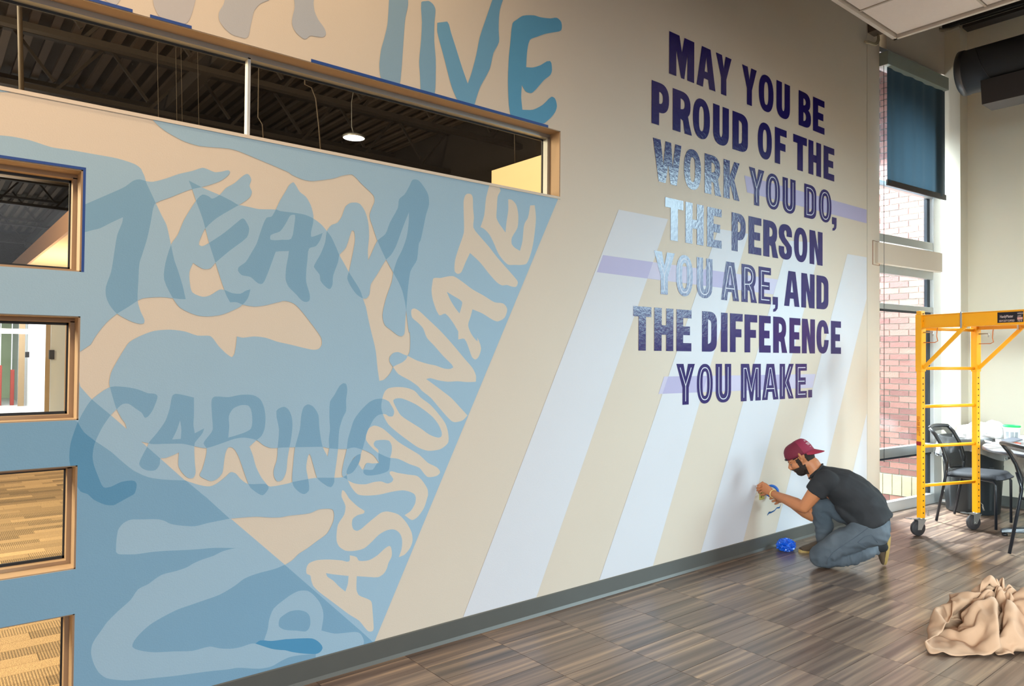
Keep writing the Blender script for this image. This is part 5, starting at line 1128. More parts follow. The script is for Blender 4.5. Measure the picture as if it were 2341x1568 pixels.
# ------------------------------------------------------------------ kneeling man
Fm = np.array([-.45, .893, 0]); Fm /= np.linalg.norm(Fm); Lm = np.array([-Fm[1], Fm[0], 0]); Um = np.array([0, 0, 1.])
Ol = -4.273
def PP(px, py, s):
    d = ray(px, py); return CAM+d*((Ol+s-CAM@Lm)/(d@Lm))
MO = Vector((5.05, -.55, 0)); man = empty('person', tuple(MO), 'man in a backwards maroon cap and grey T-shirt kneeling at the mural wall', 'person')
def nrm(v): v = np.array(v, float); return v/np.linalg.norm(v)
class Blob:
    def __init__(s): s.q = MB()
    def loft(s, rings, n=20):
        """rings: (center, ru, rv, u-axis) ; v-axis from direction x u"""
        C0 = [np.array(r[0], float) for r in rings]; vs = []; N = len(rings)
        for i, r in enumerate(rings):
            d = nrm(C0[min(i+1, N-1)]-C0[max(i-1, 0)]); u = np.array(r[3] if len(r) > 3 else Lm, float); u = u-d*(u@d)
            if np.linalg.norm(u) < .05: u = np.cross(d, Um)
            u = nrm(u); v = np.cross(d, u)
            for k in range(n):
                a = 2*math.pi*k/n; vs.append(C0[i]+u*math.cos(a)*r[1]+v*math.sin(a)*r[2])
        vs += [C0[0], C0[-1]]; fs = [(i*n+k, i*n+(k+1) % n, (i+1)*n+(k+1) % n, (i+1)*n+k) for i in range(N-1) for k in range(n)]
        fs += [(N*n, (k+1) % n, k) for k in range(n)]+[(N*n+1, (N-1)*n+k, (N-1)*n+(k+1) % n) for k in range(n)]
        s.q.add(vs, fs); return s
    def chain(s, pts, n=14):
        """round tapered limb with ball ends: pts (p, r)"""
        P = [(np.array(p, float), r) for p, r in pts]
        d0 = nrm(P[0][0]-P[1][0]); d1 = nrm(P[-1][0]-P[-2][0])
        e = [(P[0][0]+d0*P[0][1]*k, P[0][1]*math.sqrt(1-k*k)) for k in (.97, .75, .4)]; g = [(P[-1][0]+d1*P[-1][1]*k, P[-1][1]*math.sqrt(1-k*k)) for k in (.4, .75, .97)]
        return s.loft([(p, r, r) for p, r in e+P+g], n)
    def ell(s, c, r, ax, n=20, m_=14):
        vs = []; A = np.array(ax)
        for j in range(m_+1):
            ph = math.pi*(j+.02)/(m_+.04)
            for k in range(n):
                a = 2*math.pi*k/n; p = np.array([math.sin(ph)*math.cos(a)*r[0], math.sin(ph)*math.sin(a)*r[1], math.cos(ph)*r[2]]); vs.append(np.array(c)+p@A)
        fs = [(j*n+k, j*n+(k+1) % n, (j+1)*n+(k+1) % n, (j+1)*n+k) for j in range(m_) for k in range(n)]+[tuple(range(n)), tuple(reversed(range(m_*n, m_*n+n)))]
        s.q.add(vs, fs); return s
    def mesh(s, name, voxel, smooth=2, fac=.5):
        me = bpy.data.meshes.new('tmp'); me.from_pydata(s.q.v, [], s.q.f); bm = bmesh.new(); bm.from_mesh(me); bmesh.ops.recalc_face_normals(bm, faces=bm.faces); bm.to_mesh(me); bm.free()
        o = bpy.data.objects.new('tmp', me); COL.objects.link(o); r = o.modifiers.new('r', 'REMESH'); r.mode = 'VOXEL'; r.voxel_size = voxel
        if smooth: k = o.modifiers.new('s', 'SMOOTH'); k.iterations = smooth; k.factor = fac
        dg = bpy.context.evaluated_depsgraph_get(); dg.update(); m2 = bpy.data.meshes.new_from_object(o.evaluated_get(dg)); bpy.data.objects.remove(o); bpy.data.meshes.remove(me); m2.name = name; return m2
def verts(me): a = np.empty(len(me.vertices)*3); me.vertices.foreach_get('co', a); return a.reshape(-1, 3)
def norms(me): a = np.empty(len(me.vertices)*3); me.vertices.foreach_get('normal', a); return a.reshape(-1, 3)
def setv(me, v): me.vertices.foreach_set('co', v.ravel()); me.update()
def smooth_shade(me): me.polygons.foreach_set('use_smooth', [True]*len(me.polygons)); me.update()
def put(me, name, m, parent=man, label=None):
    v = verts(me); setv(me, v-np.array(MO)); smooth_shade(me); me.materials.clear(); return link(name, me, m, parent, label=label)
# head frame
hc = PP(1829, 1047, 0)
tl_ = math.radians(33); HF = nrm(Fm*math.cos(tl_)-Um*math.sin(tl_)); HL = Lm; HU = np.cross(HF, HL)*1.0
if HU[2] < 0: HU = -HU
HA = [HF, HL, HU]
def H(f, l, u): return hc+HF*f+HL*l+HU*u
B1_ = Blob()
B1_.ell(H(-.012, 0, .022), (.096, .074, .092), HA, 28, 18)            # cranium
B1_.ell(H(.030, 0, -.030), (.056, .060, .080), HA, 24, 16)             # face
B1_.ell(H(.036, 0, -.082), (.040, .044, .030), HA)                     # chin
B1_.ell(H(.000, 0, -.058), (.060, .062, .044), HA)                     # jaw
B1_.ell(H(.066, 0, .012), (.022, .052, .016), HA)                      # brow
for s in (-1, 1):
    B1_.ell(H(.052, s*.036, -.028), (.026, .022, .024), HA)            # cheek
    B1_.loft([(H(-.012, s*.070, .018), .006, .018, HF), (H(-.016, s*.078, .016), .010, .030, HF), (H(-.022, s*.086, .014), .006, .026, HF)], 14)   # ear
    B1_.ell(H(-.006, s*.072, -.018), (.008, .008, .012), HA)
B1_.loft([(H(.072, 0, .012), .009, .008), (H(.086, 0, -.008), .010, .010), (H(.100, 0, -.026), .013, .012), (H(.098, 0, -.038), .016, .009), (H(.080, 0, -.042), .014, .006)], 12)   # nose
B1_.loft([(H(.070, -.026, -.060), .004, .004, HU), (H(.084, 0, -.060), .006, .008, HU), (H(.070, .026, -.060), .004, .004, HU)], 10)  # lips
B1_.loft([(H(.066, -.022, -.071), .004, .004, HU), (H(.080, 0, -.071), .006, .008, HU), (H(.066, .022, -.071), .004, .004, HU)], 10)
nb_ = PP(1866, 1082, 0)
B1_.loft([(H(-.018, 0, -.02), .058, .060), (H(-.040, 0, -.075), .055, .060), (nb_, .066, .066), (PP(1884, 1094, 0), .12, .075), (PP(1905, 1112, 0), .155, .09), (PP(1945, 1145, 0), .13, .085), (PP(1985, 1198, 0), .11, .08)])
J = dict(shL=PP(1884, 1098, .165), shR=PP(1888, 1096, -.165), elL=PP(1838, 1160, .15), elR=PP(1857, 1180, -.21), wrL=atY(1767, 1128, -.13), wrR=atY(1794, 1141, -.16))
def mid(a, b, t): return a*(1-t)+b*t
for s, k in (('L', 1), ('R', -1)):
    sh, el, wr = J['sh'+s], J['el'+s], J['wr'+s]
    B1_.chain([(mid(sh, PP(1895, 1105, 0), .3), .05), (sh, .056), (mid(sh, el, .35), .054), (mid(sh, el, .75), .045), (el, .040)])
    B1_.chain([(el, .040), (mid(el, wr, .25), .045), (mid(el, wr, .6), .036), (mid(el, wr, .9), .026), (wr, .0255)])
B1_.chain([(PP(1988, 1212, .09), .055), (PP(1885, 1266, .12), .035), (PP(1996, 1257, 0), .028)]); B1_.chain([(PP(1982, 1208, -.09), .05), (PP(1888, 1166, -.17), .035), (PP(1886, 1238, -.16), .028)])
me = B1_.mesh('body', .0042, 3, .5)
skin = mat('tanned_skin', sr(190, 122, 82), .5, noise=.06, scale=30, bump=.08, bscale=300, spec=.45)
body = put(me, 'body', skin)
# hands: palm, four fingers, thumb each
def hand(wr, kn, tips, thumb, name, palm_up):
    b_ = Blob(); ax = nrm(np.mean([k for k in kn], 0)-wr); ac = nrm(kn[0]-kn[3]); c_ = np.mean(kn, 0)
    b_.loft([(wr-ax*.03, .0245, .021, ac), (wr, .026, .019, ac), (mid(wr, c_, .45), .035, .017, ac), (mid(wr, c_, .85), .040, .0155, ac), (c_+ax*.006, .036, .012, ac)], 18)
    for i, (k, tp) in enumerate(zip(kn, tips)):
        L_ = (.074, .082, .076, .060)[i]; dv = tp-k; D = np.linalg.norm(dv); n_ = palm_up-nrm(dv)*(palm_up@nrm(dv)); n_ = nrm(n_)
        bow = math.sqrt(max(0, (L_/2)**2-(min(D, L_*.98)/2)**2)); p1 = k+dv*.42+n_*bow*.95; p2 = k+dv*.78+n_*bow*.55
        r = (.0098, .0100, .0095, .0085)[i]; b_.chain([(mid(c_, k, .6), r*1.15), (k, r*1.12), (p1, r), (p2, r*.92), (tp, r*.80)], 12)
    b_.chain([(wr+ax*.018+ac*.012, .013), (thumb[0], .0125), (thumb[1], .0105), (thumb[2], .009)], 12)
    m_ = b_.mesh(name, .0026, 2, .4); return put(m_, name, skin)
wl = J['wrL']
knL = [atY(1744.5, 1103, -.055), atY(1742.5, 1109, -.050), atY(1742.5, 1115.5, -.050), atY(1744.5, 1121.5, -.052)]
tpL = [atY(1732.5, 1110, -.012), atY(1731, 1115.5, -.012), atY(1731.5, 1121, -.012), atY(1735, 1126, -.014)]
hand(wl, knL, tpL, [atY(1754, 1126, -.07), atY(1746, 1130, -.045), atY(1740, 1131, -.02)], 'hand', nrm(-Fm*.2+Um*.2+Lm*1.0))
wr_ = J['wrR']
knR = [atY(1772, 1130, -.10), atY(1772, 1137, -.095), atY(1774, 1144, -.09), atY(1778, 1150, -.09)]
tpR = [atY(1760, 1134, -.075), atY(1761, 1140, -.07), atY(1766, 1146, -.07), atY(1772, 1152, -.075)]
hand(wr_, knR, tpR, [atY(1780, 1128, -.13), atY(1771, 1125, -.12), atY(1763, 1124, -.10)], 'hand', nrm(Lm+Um*.2))
# face details
def eyes():
    for s in (-1, 1):
        q = MB(); c_ = H(.0685, s*.030, -.008)-np.array(MO); q.lathe([(0, -.0105), (.0075, -.0075), (.0105, 0), (.0075, .0075), (0, .0105)], (0, 0, 0), 16); q.v = [tuple(np.array(p)+c_) for p in q.v]; e = q.build('eye', mat('eye_white', sr(130, 112, 100), .35), body)
        q = MB(); c2 = c_+HF*.0075; q.lathe([(0, -.0048), (.0035, -.003), (.0048, 0), (.0035, .003), (0, .0048)], (0, 0, 0), 12); q.v = [tuple(np.array(p)+c2) for p in q.v]; q.build('iris', mat('iris_dark', sr(40, 26, 18), .2), e)
        b_ = Blob(); b_.ell(H(.066, s*.030, -.001), (.016, .017, .006), HA); m_ = b_.mesh('eyelid', .002, 1); put(m_, 'eyelid', skin)
        b_ = Blob(); b_.loft([(H(.082, s*.012, .010), .003, .004, HU), (H(.082, s*.030, .017), .004, .005, HU), (H(.064, s*.052, .010), .002, .003, HU)], 8); m_ = b_.mesh('eyebrow', .0022, 1); put(m_, 'eyebrow', hairm)
hairm = mat('dark_brown_hair', sr(44, 30, 24), .7, noise=.35, scale=160, bump=.6, bscale=260)
eyes()
# beard + hair: grown off the head surface
bv = verts(me)+np.array(MO); bn = norms(me)
lf = (bv-hc)@HF; ll = (bv-hc)@HL; lu = (bv-hc)@HU
def grow(name, sel, thick, m_, nsc=90, amp=.35):
    keep = [p.vertices[:] for p in me.polygons if all(sel[i] for i in p.vertices)]
    used = sorted({i for f in keep for i in f}); mp = {i: k for k, i in enumerate(used)}; base_ = bv[used]; nr = bn[used]; n = len(used)
    edge = {}
    for f in keep:
        for a, b in zip(f, f[1:]+f[:1]): edge[(a, b)] = 1
    bd = {a for (a, b) in edge if (b, a) not in edge} | {b for (a, b) in edge if (b, a) not in edge}
    th = np.array([(.0005 if i in bd else thick)*(1+amp*NZ.noise(Vector(bv[i]*nsc))) for i in used])
    top_ = base_+nr*th[:, None]; bot = base_-nr*.003; V_ = np.vstack([top_, bot])-np.array(MO)
    fs = [[mp[i] for i in f] for f in keep]+[[mp[i]+n for i in reversed(f)] for f in keep]+[[mp[b], mp[a], mp[a]+n, mp[b]+n] for (a, b) in edge if (b, a) not in edge]
    m2 = bpy.data.meshes.new(name); m2.from_pydata([tuple(p) for p in V_], [], fs); smooth_shade(m2); return link(name, m2, m_, man)
mouth = (np.abs(ll) < .021) & (np.abs(lu+.066) < .010) & (lf > .06)
face_r = (lu < .115) & (np.linalg.norm(bv-hc, axis=1) < .15) & (lf > -.055)
jaw = face_r & (lu < -.045-.35*np.clip(.055-lf, 0, 1)*0) & (lf > -.012-.25*(lu+.06)) & (lu > -.118) & ~mouth
side = face_r & (np.abs(ll) > .040) & (lf > .000) & (lf < .034+.0*lu) & (lu < .03)
jaw &= ~((lf > .058) & (lu > -.052) & (np.abs(ll) < .035) & (lu > -.045))
grow('beard', (jaw | side) & (lu < .012) & (lu > -.125), .0065, hairm)
hs_ = (np.linalg.norm(bv-hc, axis=1) < .135) & (((lf < -.035) & (lu > -.045)) | ((lu > .012) & (np.abs(ll) > .05) & (lf < .045))) & ~((np.abs(ll) > .068) & (lf > -.04) & (lf < 0.0) & (lu < .045))
grow('hair', hs_, .005, hairm)
# cap worn backwards
capm = mat('maroon_cap_cloth', sr(112, 24, 48), .75, noise=.08, scale=50, bump=.15, bscale=260)
capl = mat('maroon_front_panel', sr(140, 34, 66), .75, bump=.15, bscale=260)
def capdir(a, t):   # a around (0 = face side), t 0 rim .. 1 top
    tt = t**.85; ph = tt*math.pi/2; k = math.cos(ph)**.62; rz_ = math.sin(ph)
    back = .5-.5*math.cos(a)    # 0 at the forehead, 1 at the nape
    hgt = .099+.008*back; x = math.cos(a)*(.104 if math.cos(a) > 0 else .106)*(k if math.cos(a) > 0 else math.cos(ph)**.42); y = math.sin(a)*.083*k
    rim = .028-.018*back+.0*math.sin(a)
    return H(-.012+x, y, rim+hgt*rz_*(.92+.12*back))
def capmesh(name, a0, a1, m_, off=0.0, n=28, mt=14):
    q = MB(); vs = []
    for lay in (0, 1):
        for i in range(n+1):
            a = a0+(a1-a0)*i/n
            for j in range(mt+1):
                p = capdir(a, j/mt*.995); c_ = H(-.012, 0, .03); p = p+nrm(p-c_)*((off if lay == 0 else off-.003)+.0012*NZ.noise(Vector(p*60))); vs.append(p-np.array(MO))
    o_ = (n+1)*(mt+1); fs = []
    for l in (0, 1):
        for i in range(n):
            for j in range(mt):
                f = (l*o_+i*(mt+1)+j, l*o_+(i+1)*(mt+1)+j, l*o_+(i+1)*(mt+1)+j+1, l*o_+i*(mt+1)+j+1); fs.append(f if l == 0 else f[::-1])
    for i in range(n): fs.append((i*(mt+1), o_+i*(mt+1), o_+(i+1)*(mt+1), (i+1)*(mt+1)))
    q.add(vs, fs, True); return q.build(name, m_, capo)
P_ = H(0, 0, .06); capo = empty('cap', tuple(np.zeros(3)), None, None); capo.parent = man
capmesh('crown', math.radians(-112), math.radians(112), capm, 0); fp = capmesh('front_panel', math.radians(110), math.radians(250), capl, .0012)
# brim, sloping down over the neck
q = MB(); vs = []; n, m_ = 20, 8
for lay in (0, 1):
    for i in range(n+1):
        a = math.radians(118+124*i/n)
        for j in range(m_+1):
            t = j/m_; p0 = capdir(a, 0.0); w_ = math.sin(i/n*math.pi)**.7
            p = p0+(-HF*.074*t*w_+HL*math.sin(a)*.0)+HU*(-.012*t*w_-.012*(1-w_)*0-.014*(math.sin(a)**2)*t)-HU*.004*lay-Um*.040*t*w_
            vs.append(p-np.array(MO))
o_ = (n+1)*(m_+1); fs = []
for l in (0, 1):
    for i in range(n):
        for j in range(m_):
            f = (l*o_+i*(m_+1)+j, l*o_+(i+1)*(m_+1)+j, l*o_+(i+1)*(m_+1)+j+1, l*o_+i*(m_+1)+j+1); fs.append(f if l else f[::-1])
for i in range(n): fs.append((i*(m_+1)+m_, (i+1)*(m_+1)+m_, o_+(i+1)*(m_+1)+m_, o_+i*(m_+1)+m_))
for i in (0, n):
    for j in range(m_): fs.append((i*(m_+1)+j, i*(m_+1)+j+1, o_+i*(m_+1)+j+1, o_+i*(m_+1)+j))
q.add(vs, fs, True); q.build('brim', mat('maroon_brim', sr(150, 30, 58), .7, bump=.1, bscale=260), capo)
# adjuster strap over the forehead and the white print on the front panel
q = MB(); q.tube([capdir(math.radians(a), .04)-np.array(MO)+HF*.002 for a in range(-30, 31, 6)], .0065, 8); q.build('strap', mat('black_strap', sr(30, 28, 32), .5), capo)
capw = mat('white_print', sr(236, 226, 232), .6)
def on_cap(s, size, a_c, t_c, squash=1.0, arcup=0.0):
    c = bpy.data.curves.new('print', 'FONT'); c.body = s; c.size = size; c.align_x = 'CENTER'; o = bpy.data.objects.new('print', c); COL.objects.link(o)
    dg = bpy.context.evaluated_depsgraph_get(); dg.update(); m3 = bpy.data.meshes.new_from_object(o.evaluated_get(dg)); bpy.data.objects.remove(o); m3.materials.clear()
    bm = bmesh.new(); bm.from_mesh(m3); bmesh.ops.triangulate(bm, faces=bm.faces); bm.to_mesh(m3); bm.free()
    v = verts(m3); out = []
    for x, y, z in v:
        a = a_c+x/.10*squash; t = t_c+y/.13-arcup*x*x*60; p = capdir(a, max(.02, min(.95, t))); c_ = H(-.012, 0, .03); out.append(p+nrm(p-c_)*.0032-np.array(MO))
    m3.vertices.foreach_set('co', np.array(out).ravel()); m3.update(); link('print', m3, capw, capo)
on_cap('TEX', .022, 2.72, .20); on_cap('GO', .015, 2.72, .42, 1.0, .9); on_cap('-----', .012, 2.72, .10)
# T-shirt
tee = mat('charcoal_tshirt', sr(38, 38, 42), .85, noise=.10, scale=18, bump=.15, bscale=350)
B2 = Blob()
B2.loft([(PP(1862, 1074, 0), .066, .064), (PP(1870, 1082, 0), .088, .072), (PP(1882, 1090, 0), .15, .085), (PP(1895, 1097, 0), .195, .10), (PP(1922, 1110, 0), .195, .128), (PP(1950, 1130, 0), .180, .135), (PP(1975, 1155, 0), .170, .135), (PP(1990, 1176, 0), .172, .132), (PP(1999, 1192, 0), .176, .122)], 28)
for s in ('L', 'R'):
    sh, el = J['sh'+s], J['el'+s]; B2.loft([(PP(1905, 1106, .08 if s == 'L' else -.08), .075, .085), (mid(sh, PP(1900, 1100, 0), .1), .068, .078), (mid(sh, el, .22), .066, .074), (mid(sh, el, .46), .062, .072)], 20)
B2.ell(PP(1888, 1099, .155), (.085, .072, .080), [Fm, Lm, Um]); B2.ell(PP(1892, 1098, -.155), (.085, .072, .080), [Fm, Lm, Um])
B2.chain([(PP(2008, 1188, .06), .055), (PP(2022, 1187, .02), .030)])
B2.chain([(PP(1925, 1160, .06), .05), (PP(1950, 1178, .06), .065), (PP(1985, 1192, .08), .07)])
m2 = B2.mesh('tshirt', .007, 5, .5)
v = verts(m2); nn_ = norms(m2); dsp = []
for p, n_ in zip(v, nn_):
    u_ = (p-nb_)@nrm(PP(1985, 1200, 0)-nb_); c_ = p@Lm
    k = .011*(1-2*abs(NZ.noise(Vector((u_*9+c_*3, c_*11, p[2]*7)))))*min(1, max(0, (u_-.02)*3))+.005*NZ.noise(Vector(p*16))
    dsp.append(k)
setv(m2, v+nn_*np.array(dsp)[:, None]); put(m2, 'tshirt', tee)
# collar and sleeve hems
MBc = MB(); ring = []
axn = nrm(PP(1870, 1082, 0)-PP(1856, 1070, 0)); u1 = Lm; v1 = np.cross(axn, u1)
for k in range(25):
    a = 2*math.pi*k/24; ring.append(PP(1865, 1077, 0)+u1*math.cos(a)*.078+v1*math.sin(a)*.070-np.array(MO))
MBc.tube(ring[:-1], .006, 8, closed=True); MBc.build('collar', tee, man)
# jeans
den = bpy.data.materials.new('faded_blue_denim'); den.use_nodes = True; nt = den.node_tree; pb = nt.nodes['Principled BSDF']; pb.inputs['Roughness'].default_value = .85
tc = nt.nodes.new('ShaderNodeTexCoord'); n1 = nt.nodes.new('ShaderNodeTexNoise'); n1.inputs['Scale'].default_value = 5; n1.inputs['Detail'].default_value = 5; r = nt.nodes.new('ShaderNodeValToRGB')
e = r.color_ramp.elements; e[0].position = .25; e[0].color = sr(62, 70, 80); e[1].position = .8; e[1].color = sr(98, 105, 114)
nt.links.new(tc.outputs['Object'], n1.inputs['Vector']); nt.links.new(n1.outputs['Fac'], r.inputs[0]); nt.links.new(r.outputs[0], pb.inputs['Base Color'])
wv = nt.nodes.new('ShaderNodeTexNoise'); wv.inputs['Scale'].default_value = 300; nt.links.new(tc.outputs['Object'], wv.inputs['Vector']); bu = nt.nodes.new('ShaderNodeBump'); bu.inputs['Strength'].default_value = .2; bu.inputs['Distance'].default_value = .004; nt.links.new(wv.outputs['Fac'], bu.inputs['Height']); nt.links.new(bu.outputs[0], pb.inputs['Normal'])
B3 = Blob()
B3.loft([(PP(1975, 1178, 0), .150, .112), (PP(1990, 1200, 0), .165, .128), (PP(2000, 1216, 0), .165, .105), (PP(2003, 1232, .0), .13, .07)], 26)
B3.chain([(PP(2000, 1215, .085), .092), (PP(1965, 1222, .10), .094), (PP(1925, 1240, .115), .085), (PP(1888, 1262, .12), .072), (PP(1876, 1272, .12), .064)], 20)
B3.chain([(PP(1882, 1276, .12), .058), (PP(1915, 1272, .095), .062), (PP(1950, 1265, .06), .064), (PP(1985, 1256, .02), .054), (PP(1997, 1252, .0), .046)], 18)
B3.chain([(PP(1985, 1205, -.09), .088), (PP(1950, 1180, -.12), .086), (PP(1910, 1160, -.155), .076), (PP(1885, 1157, -.17), .066)], 18)
B3.chain([(PP(1880, 1160, -.17), .064), (PP(1880, 1180, -.17), .066), (PP(1884, 1210, -.165), .060), (PP(1888, 1234, -.16), .054)], 18)
m3 = B3.mesh('jeans', .007, 4, .5); v = verts(m3); nn_ = norms(m3); dsp = []
kl = PP(1880, 1268, .12); kn_ = PP(1990, 1255, .02); ddir = nrm(kn_-kl)
for p, n_ in zip(v, nn_):
    t_ = (p-kl)@ddir; low = max(0, 1-abs(p[2]-.08)/.09)
    k = .013*(1-2*abs(NZ.noise(Vector((t_*34, p[2]*6, (p@Lm)*7)))))*low+.009*(1-2*abs(NZ.noise(Vector((p[0]*10, p[1]*10, p[2]*18)))))+.002*NZ.noise(Vector(p*28)); dsp.append(k)
v = v+nn_*np.array(dsp)[:, None]; v[:, 2] = np.maximum(v[:, 2], .001); setv(m3, v); put(m3, 'jeans', den)
# seams, pocket and hems of the jeans
st_ = mat('jeans_seam', sr(72, 80, 92), .8); sj = MB()
def on_side(pts, off=.0): return [PP(a, b, s)-np.array(MO) for a, b, s in pts]
from mathutils.bvhtree import BVHTree
bt_ = BVHTree.FromPolygons([tuple(p) for p in v], [p.vertices[:] for p in m3.polygons])
def snap(a, b, off=.002):
    d = Vector(ray(a, b)).normalized(); h, n_, i_, _ = bt_.ray_cast(Vector(CAM), d)
    return None if h is None else np.array(h)-np.array(d)*off-np.array(MO)
def seam(pts, nm='seam', m_=st_, r=.0022, k=6):
    P = []
    for (a, b), (c, d) in zip(pts[:-1], pts[1:]):
        for i in range(k): P.append(snap(a+(c-a)*i/k, b+(d-b)*i/k))
    P.append(snap(*pts[-1])); P = [p for p in P if p is not None]
    if len(P) > 2: MB().tube(P, r, 6).build(nm, m_, jo_)
jo_ = [o for o in man.children if o.name.startswith('jeans')][0]
seam([(1984, 1207), (1960, 1225), (1930, 1245), (1905, 1262), (1893, 1278), (1890, 1290)]); seam([(1961, 1240), (1975, 1228), (1993, 1222), (2006, 1240)]); seam([(1961, 1240), (1980, 1250)])
# shoes
sho = mat('brown_canvas_shoe', sr(84, 66, 50), .75, noise=.15, scale=40, bump=.2, bscale=200); sol = mat('gum_sole', sr(176, 146, 88), .6, noise=.15, scale=60); lac = mat('tan_lace', sr(150, 122, 92), .7)
def shoe(heel, toe, up, tag_):
    """heel, toe: sole points; up: direction of the upper"""
    heel, toe = np.array(heel, float), np.array(toe, float); ax = nrm(toe-heel); up = nrm(np.array(up)-ax*(np.array(up)@ax)); sd = np.cross(ax, up); L_ = .275
    c_ = (heel+toe)/2; Hh = c_-ax*L_/2
    t = bpy.data.objects.new('shoe', None); COL.objects.link(t); t.parent = man; t.empty_display_size = .05
    b_ = Blob(); R = [(.01, .026, .030, .034), (.04, .036, .040, .050), (.09, .038, .040, .055), (.13, .041, .036, .045), (.18, .046, .028, .032), (.225, .044, .022, .024), (.258, .030, .014, .018)]
    b_.loft([(Hh+ax*x+up*(z), w_, h_, sd) for x, w_, h_, z in R], 22); b_.chain([(Hh+ax*.045+up*.055, .038), (Hh+ax*.050+up*.095, .036)], 16)
    m_ = b_.mesh('upper', .004, 3); v = verts(m_); d = (v-Hh)@up; v += np.outer(np.maximum(0, .018-d), up); setv(m_, v); put(m_, 'upper', sho, t)
    q = MB(); prof = []
    for k in range(36):
        a = 2*math.pi*k/36; x = math.cos(a); w_ = .043+.006*x if x > -.2 else .039; prof.append((L_/2+x*.137, math.sin(a)*w_))
    q.prism(prof, 0, .020, lambda a, b, z: tuple(Hh+ax*a+sd*b+up*z-np.array(MO))); q.build('sole', sol, t, bevel=.003)
    la = MB()
    for i in range(4):
        x = .115+i*.022; zt_2 = .088-i*.013; la.tube([Hh+ax*x+sd*-.022+up*(zt_2-.012)-np.array(MO), Hh+ax*(x+.004)+up*(zt_2)-np.array(MO), Hh+ax*x+sd*.022+up*(zt_2-.012)-np.array(MO)], .0035, 6)
    la.tube([Hh+ax*.11+up*.092-np.array(MO), Hh+ax*.10+sd*.03+up*.10-np.array(MO), Hh+ax*.085+sd*.045+up*.07-np.array(MO), Hh+ax*.09+sd*.052+up*.045-np.array(MO)], .003, 6)
    la.tube([Hh+ax*.11+up*.092-np.array(MO), Hh+ax*.10-sd*.03+up*.10-np.array(MO), Hh+ax*.085-sd*.045+up*.07-np.array(MO), Hh+ax*.09-sd*.052+up*.04-np.array(MO)], .003, 6)
    la.build('laces', lac, t); return t
tR = atZ(1826, 1262, 0); dR = nrm(np.array([-.80, .60, 0])); dR = nrm(atZ(1829, 1263)-atZ(1893, 1262)); shoe(tR+(-dR)*.27, tR, Um, 'R')
# left shoe stands on its toes, sole turned back
toeL = atZ(2024, 1292, 0)+Um*.012; up_ = PP(2036, 1224, -.02); axS = nrm(toeL-np.array(up_)); shoe(toeL-axS*.262, toeL, nrm(Fm*1.0-Um*.25), 'L')
# sock glimpses
B4 = Blob(); B4.chain([(PP(2003, 1250, 0), .04), (PP(2018, 1250, -.01), .036)]); put(B4.mesh('sock', .006, 2), 'sock', mat('black_sock', sr(24, 24, 28), .9))
B5 = Blob(); B5.chain([(PP(1889, 1232, -.16), .036), (PP(1891, 1250, -.16), .034)]); put(B5.mesh('sock', .006, 2), 'sock', mat('grey_sock', sr(120, 116, 112), .9))
# wristband
wa = nrm(J['elL']-J['wrL']); c_ = J['wrL']+wa*.005; u1 = nrm(np.cross(wa, Um)); v1 = np.cross(wa, u1)
MB().tube([c_+u1*math.cos(a)*.031+v1*math.sin(a)*.029-np.array(MO) for a in [2*math.pi*k/24 for k in range(24)]], .0035, 8, closed=True).build('wristband', mat('pale_yellow_band', sr(236, 206, 140), .5), man)
MB().box(0, 0, 0, .012, .012, .012).build
# tape roll held in the right hand, loose strip, yellow plate under the fingers
c_ = atY(1765, 1123, -.045); rt = empty('tape_roll', tuple(c_), 'roll of blue masking tape held in the hands of the kneeling man', 'tape roll')
ax_ = nrm(np.array([.9, .25, .2])); u1 = nrm(np.cross(ax_, Um)); v1 = np.cross(ax_, u1)
def ringm(r0, r1, w_, n=40):
    q = MB(); vs = []
    for k in range(n):
        a = 2*math.pi*k/n; e_ = u1*math.cos(a)+v1*math.sin(a)
        for r_, x in ((r0, -w_/2), (r1, -w_/2), (r1, w_/2), (r0, w_/2)): vs.append(e_*r_+ax_*x)
    q.add(vs, [(4*k+j, 4*k+(j+1) % 4, 4*((k+1) % n)+(j+1) % 4, 4*((k+1) % n)+j) for k in range(n) for j in range(4)], False); return q
ringm(.040, .050, .024).build('tape', mat('bright_blue_tape', sr(24, 104, 206), .5), rt); ringm(.038, .040, .024).build('core', mat('card_core', sr(180, 150, 110), .7), rt)
P3 = [atY(a, b, Y) for a, b, Y in ((1785, 1153, -.10), (1783, 1160, -.095), (1776, 1161, -.09), (1771, 1167, -.085), (1764, 1171, -.08), (1758, 1172, -.075), (1754.5, 1177, -.07))]
q = MB(); vs = []
for i, p in enumerate(P3):
    w_ = (.004, .006, .005, .005, .005, .008, .006)[i]; vs += [p+np.array([0, .002*math.sin(i*2), w_])-P3[0], p-np.array([.003, 0, w_])-P3[0]]
q.add(vs, [(2*i, 2*i+1, 2*i+3, 2*i+2) for i in range(len(P3)-1)]); ts = q.build('tape_strip', mat('blue_strip', sr(18, 88, 150), .5)); ts.location = P3[0]; so = ts.modifiers.new('s', 'SOLIDIFY'); so.thickness = .0012
tag(ts, 'loose dangling strip of blue tape hanging from the fingers of the kneeling man', 'tape')
a, b = atY(1735.5, 1143), atY(1746.5, 1120); yp = empty('outlet_plate', (a[0], 0, a[2]), 'small yellow-green outlet cover on the wall under the fingers of the man', 'outlet')
MB().box(0, -.006, 0, b[0]-a[0], 0, b[2]-a[2]).build('plate', mat('yellow_green_plate', sr(190, 176, 92), .5), yp, bevel=.002)
MB().box(.012, -.008, .015, .024, -.006, .03).build('socket', mat('socket_dark', sr(110, 96, 40), .5), yp); MB().box(.012, -.008, .045, .024, -.006, .06).build('socket', mat('socket_dark2', sr(110, 96, 40), .5), yp)
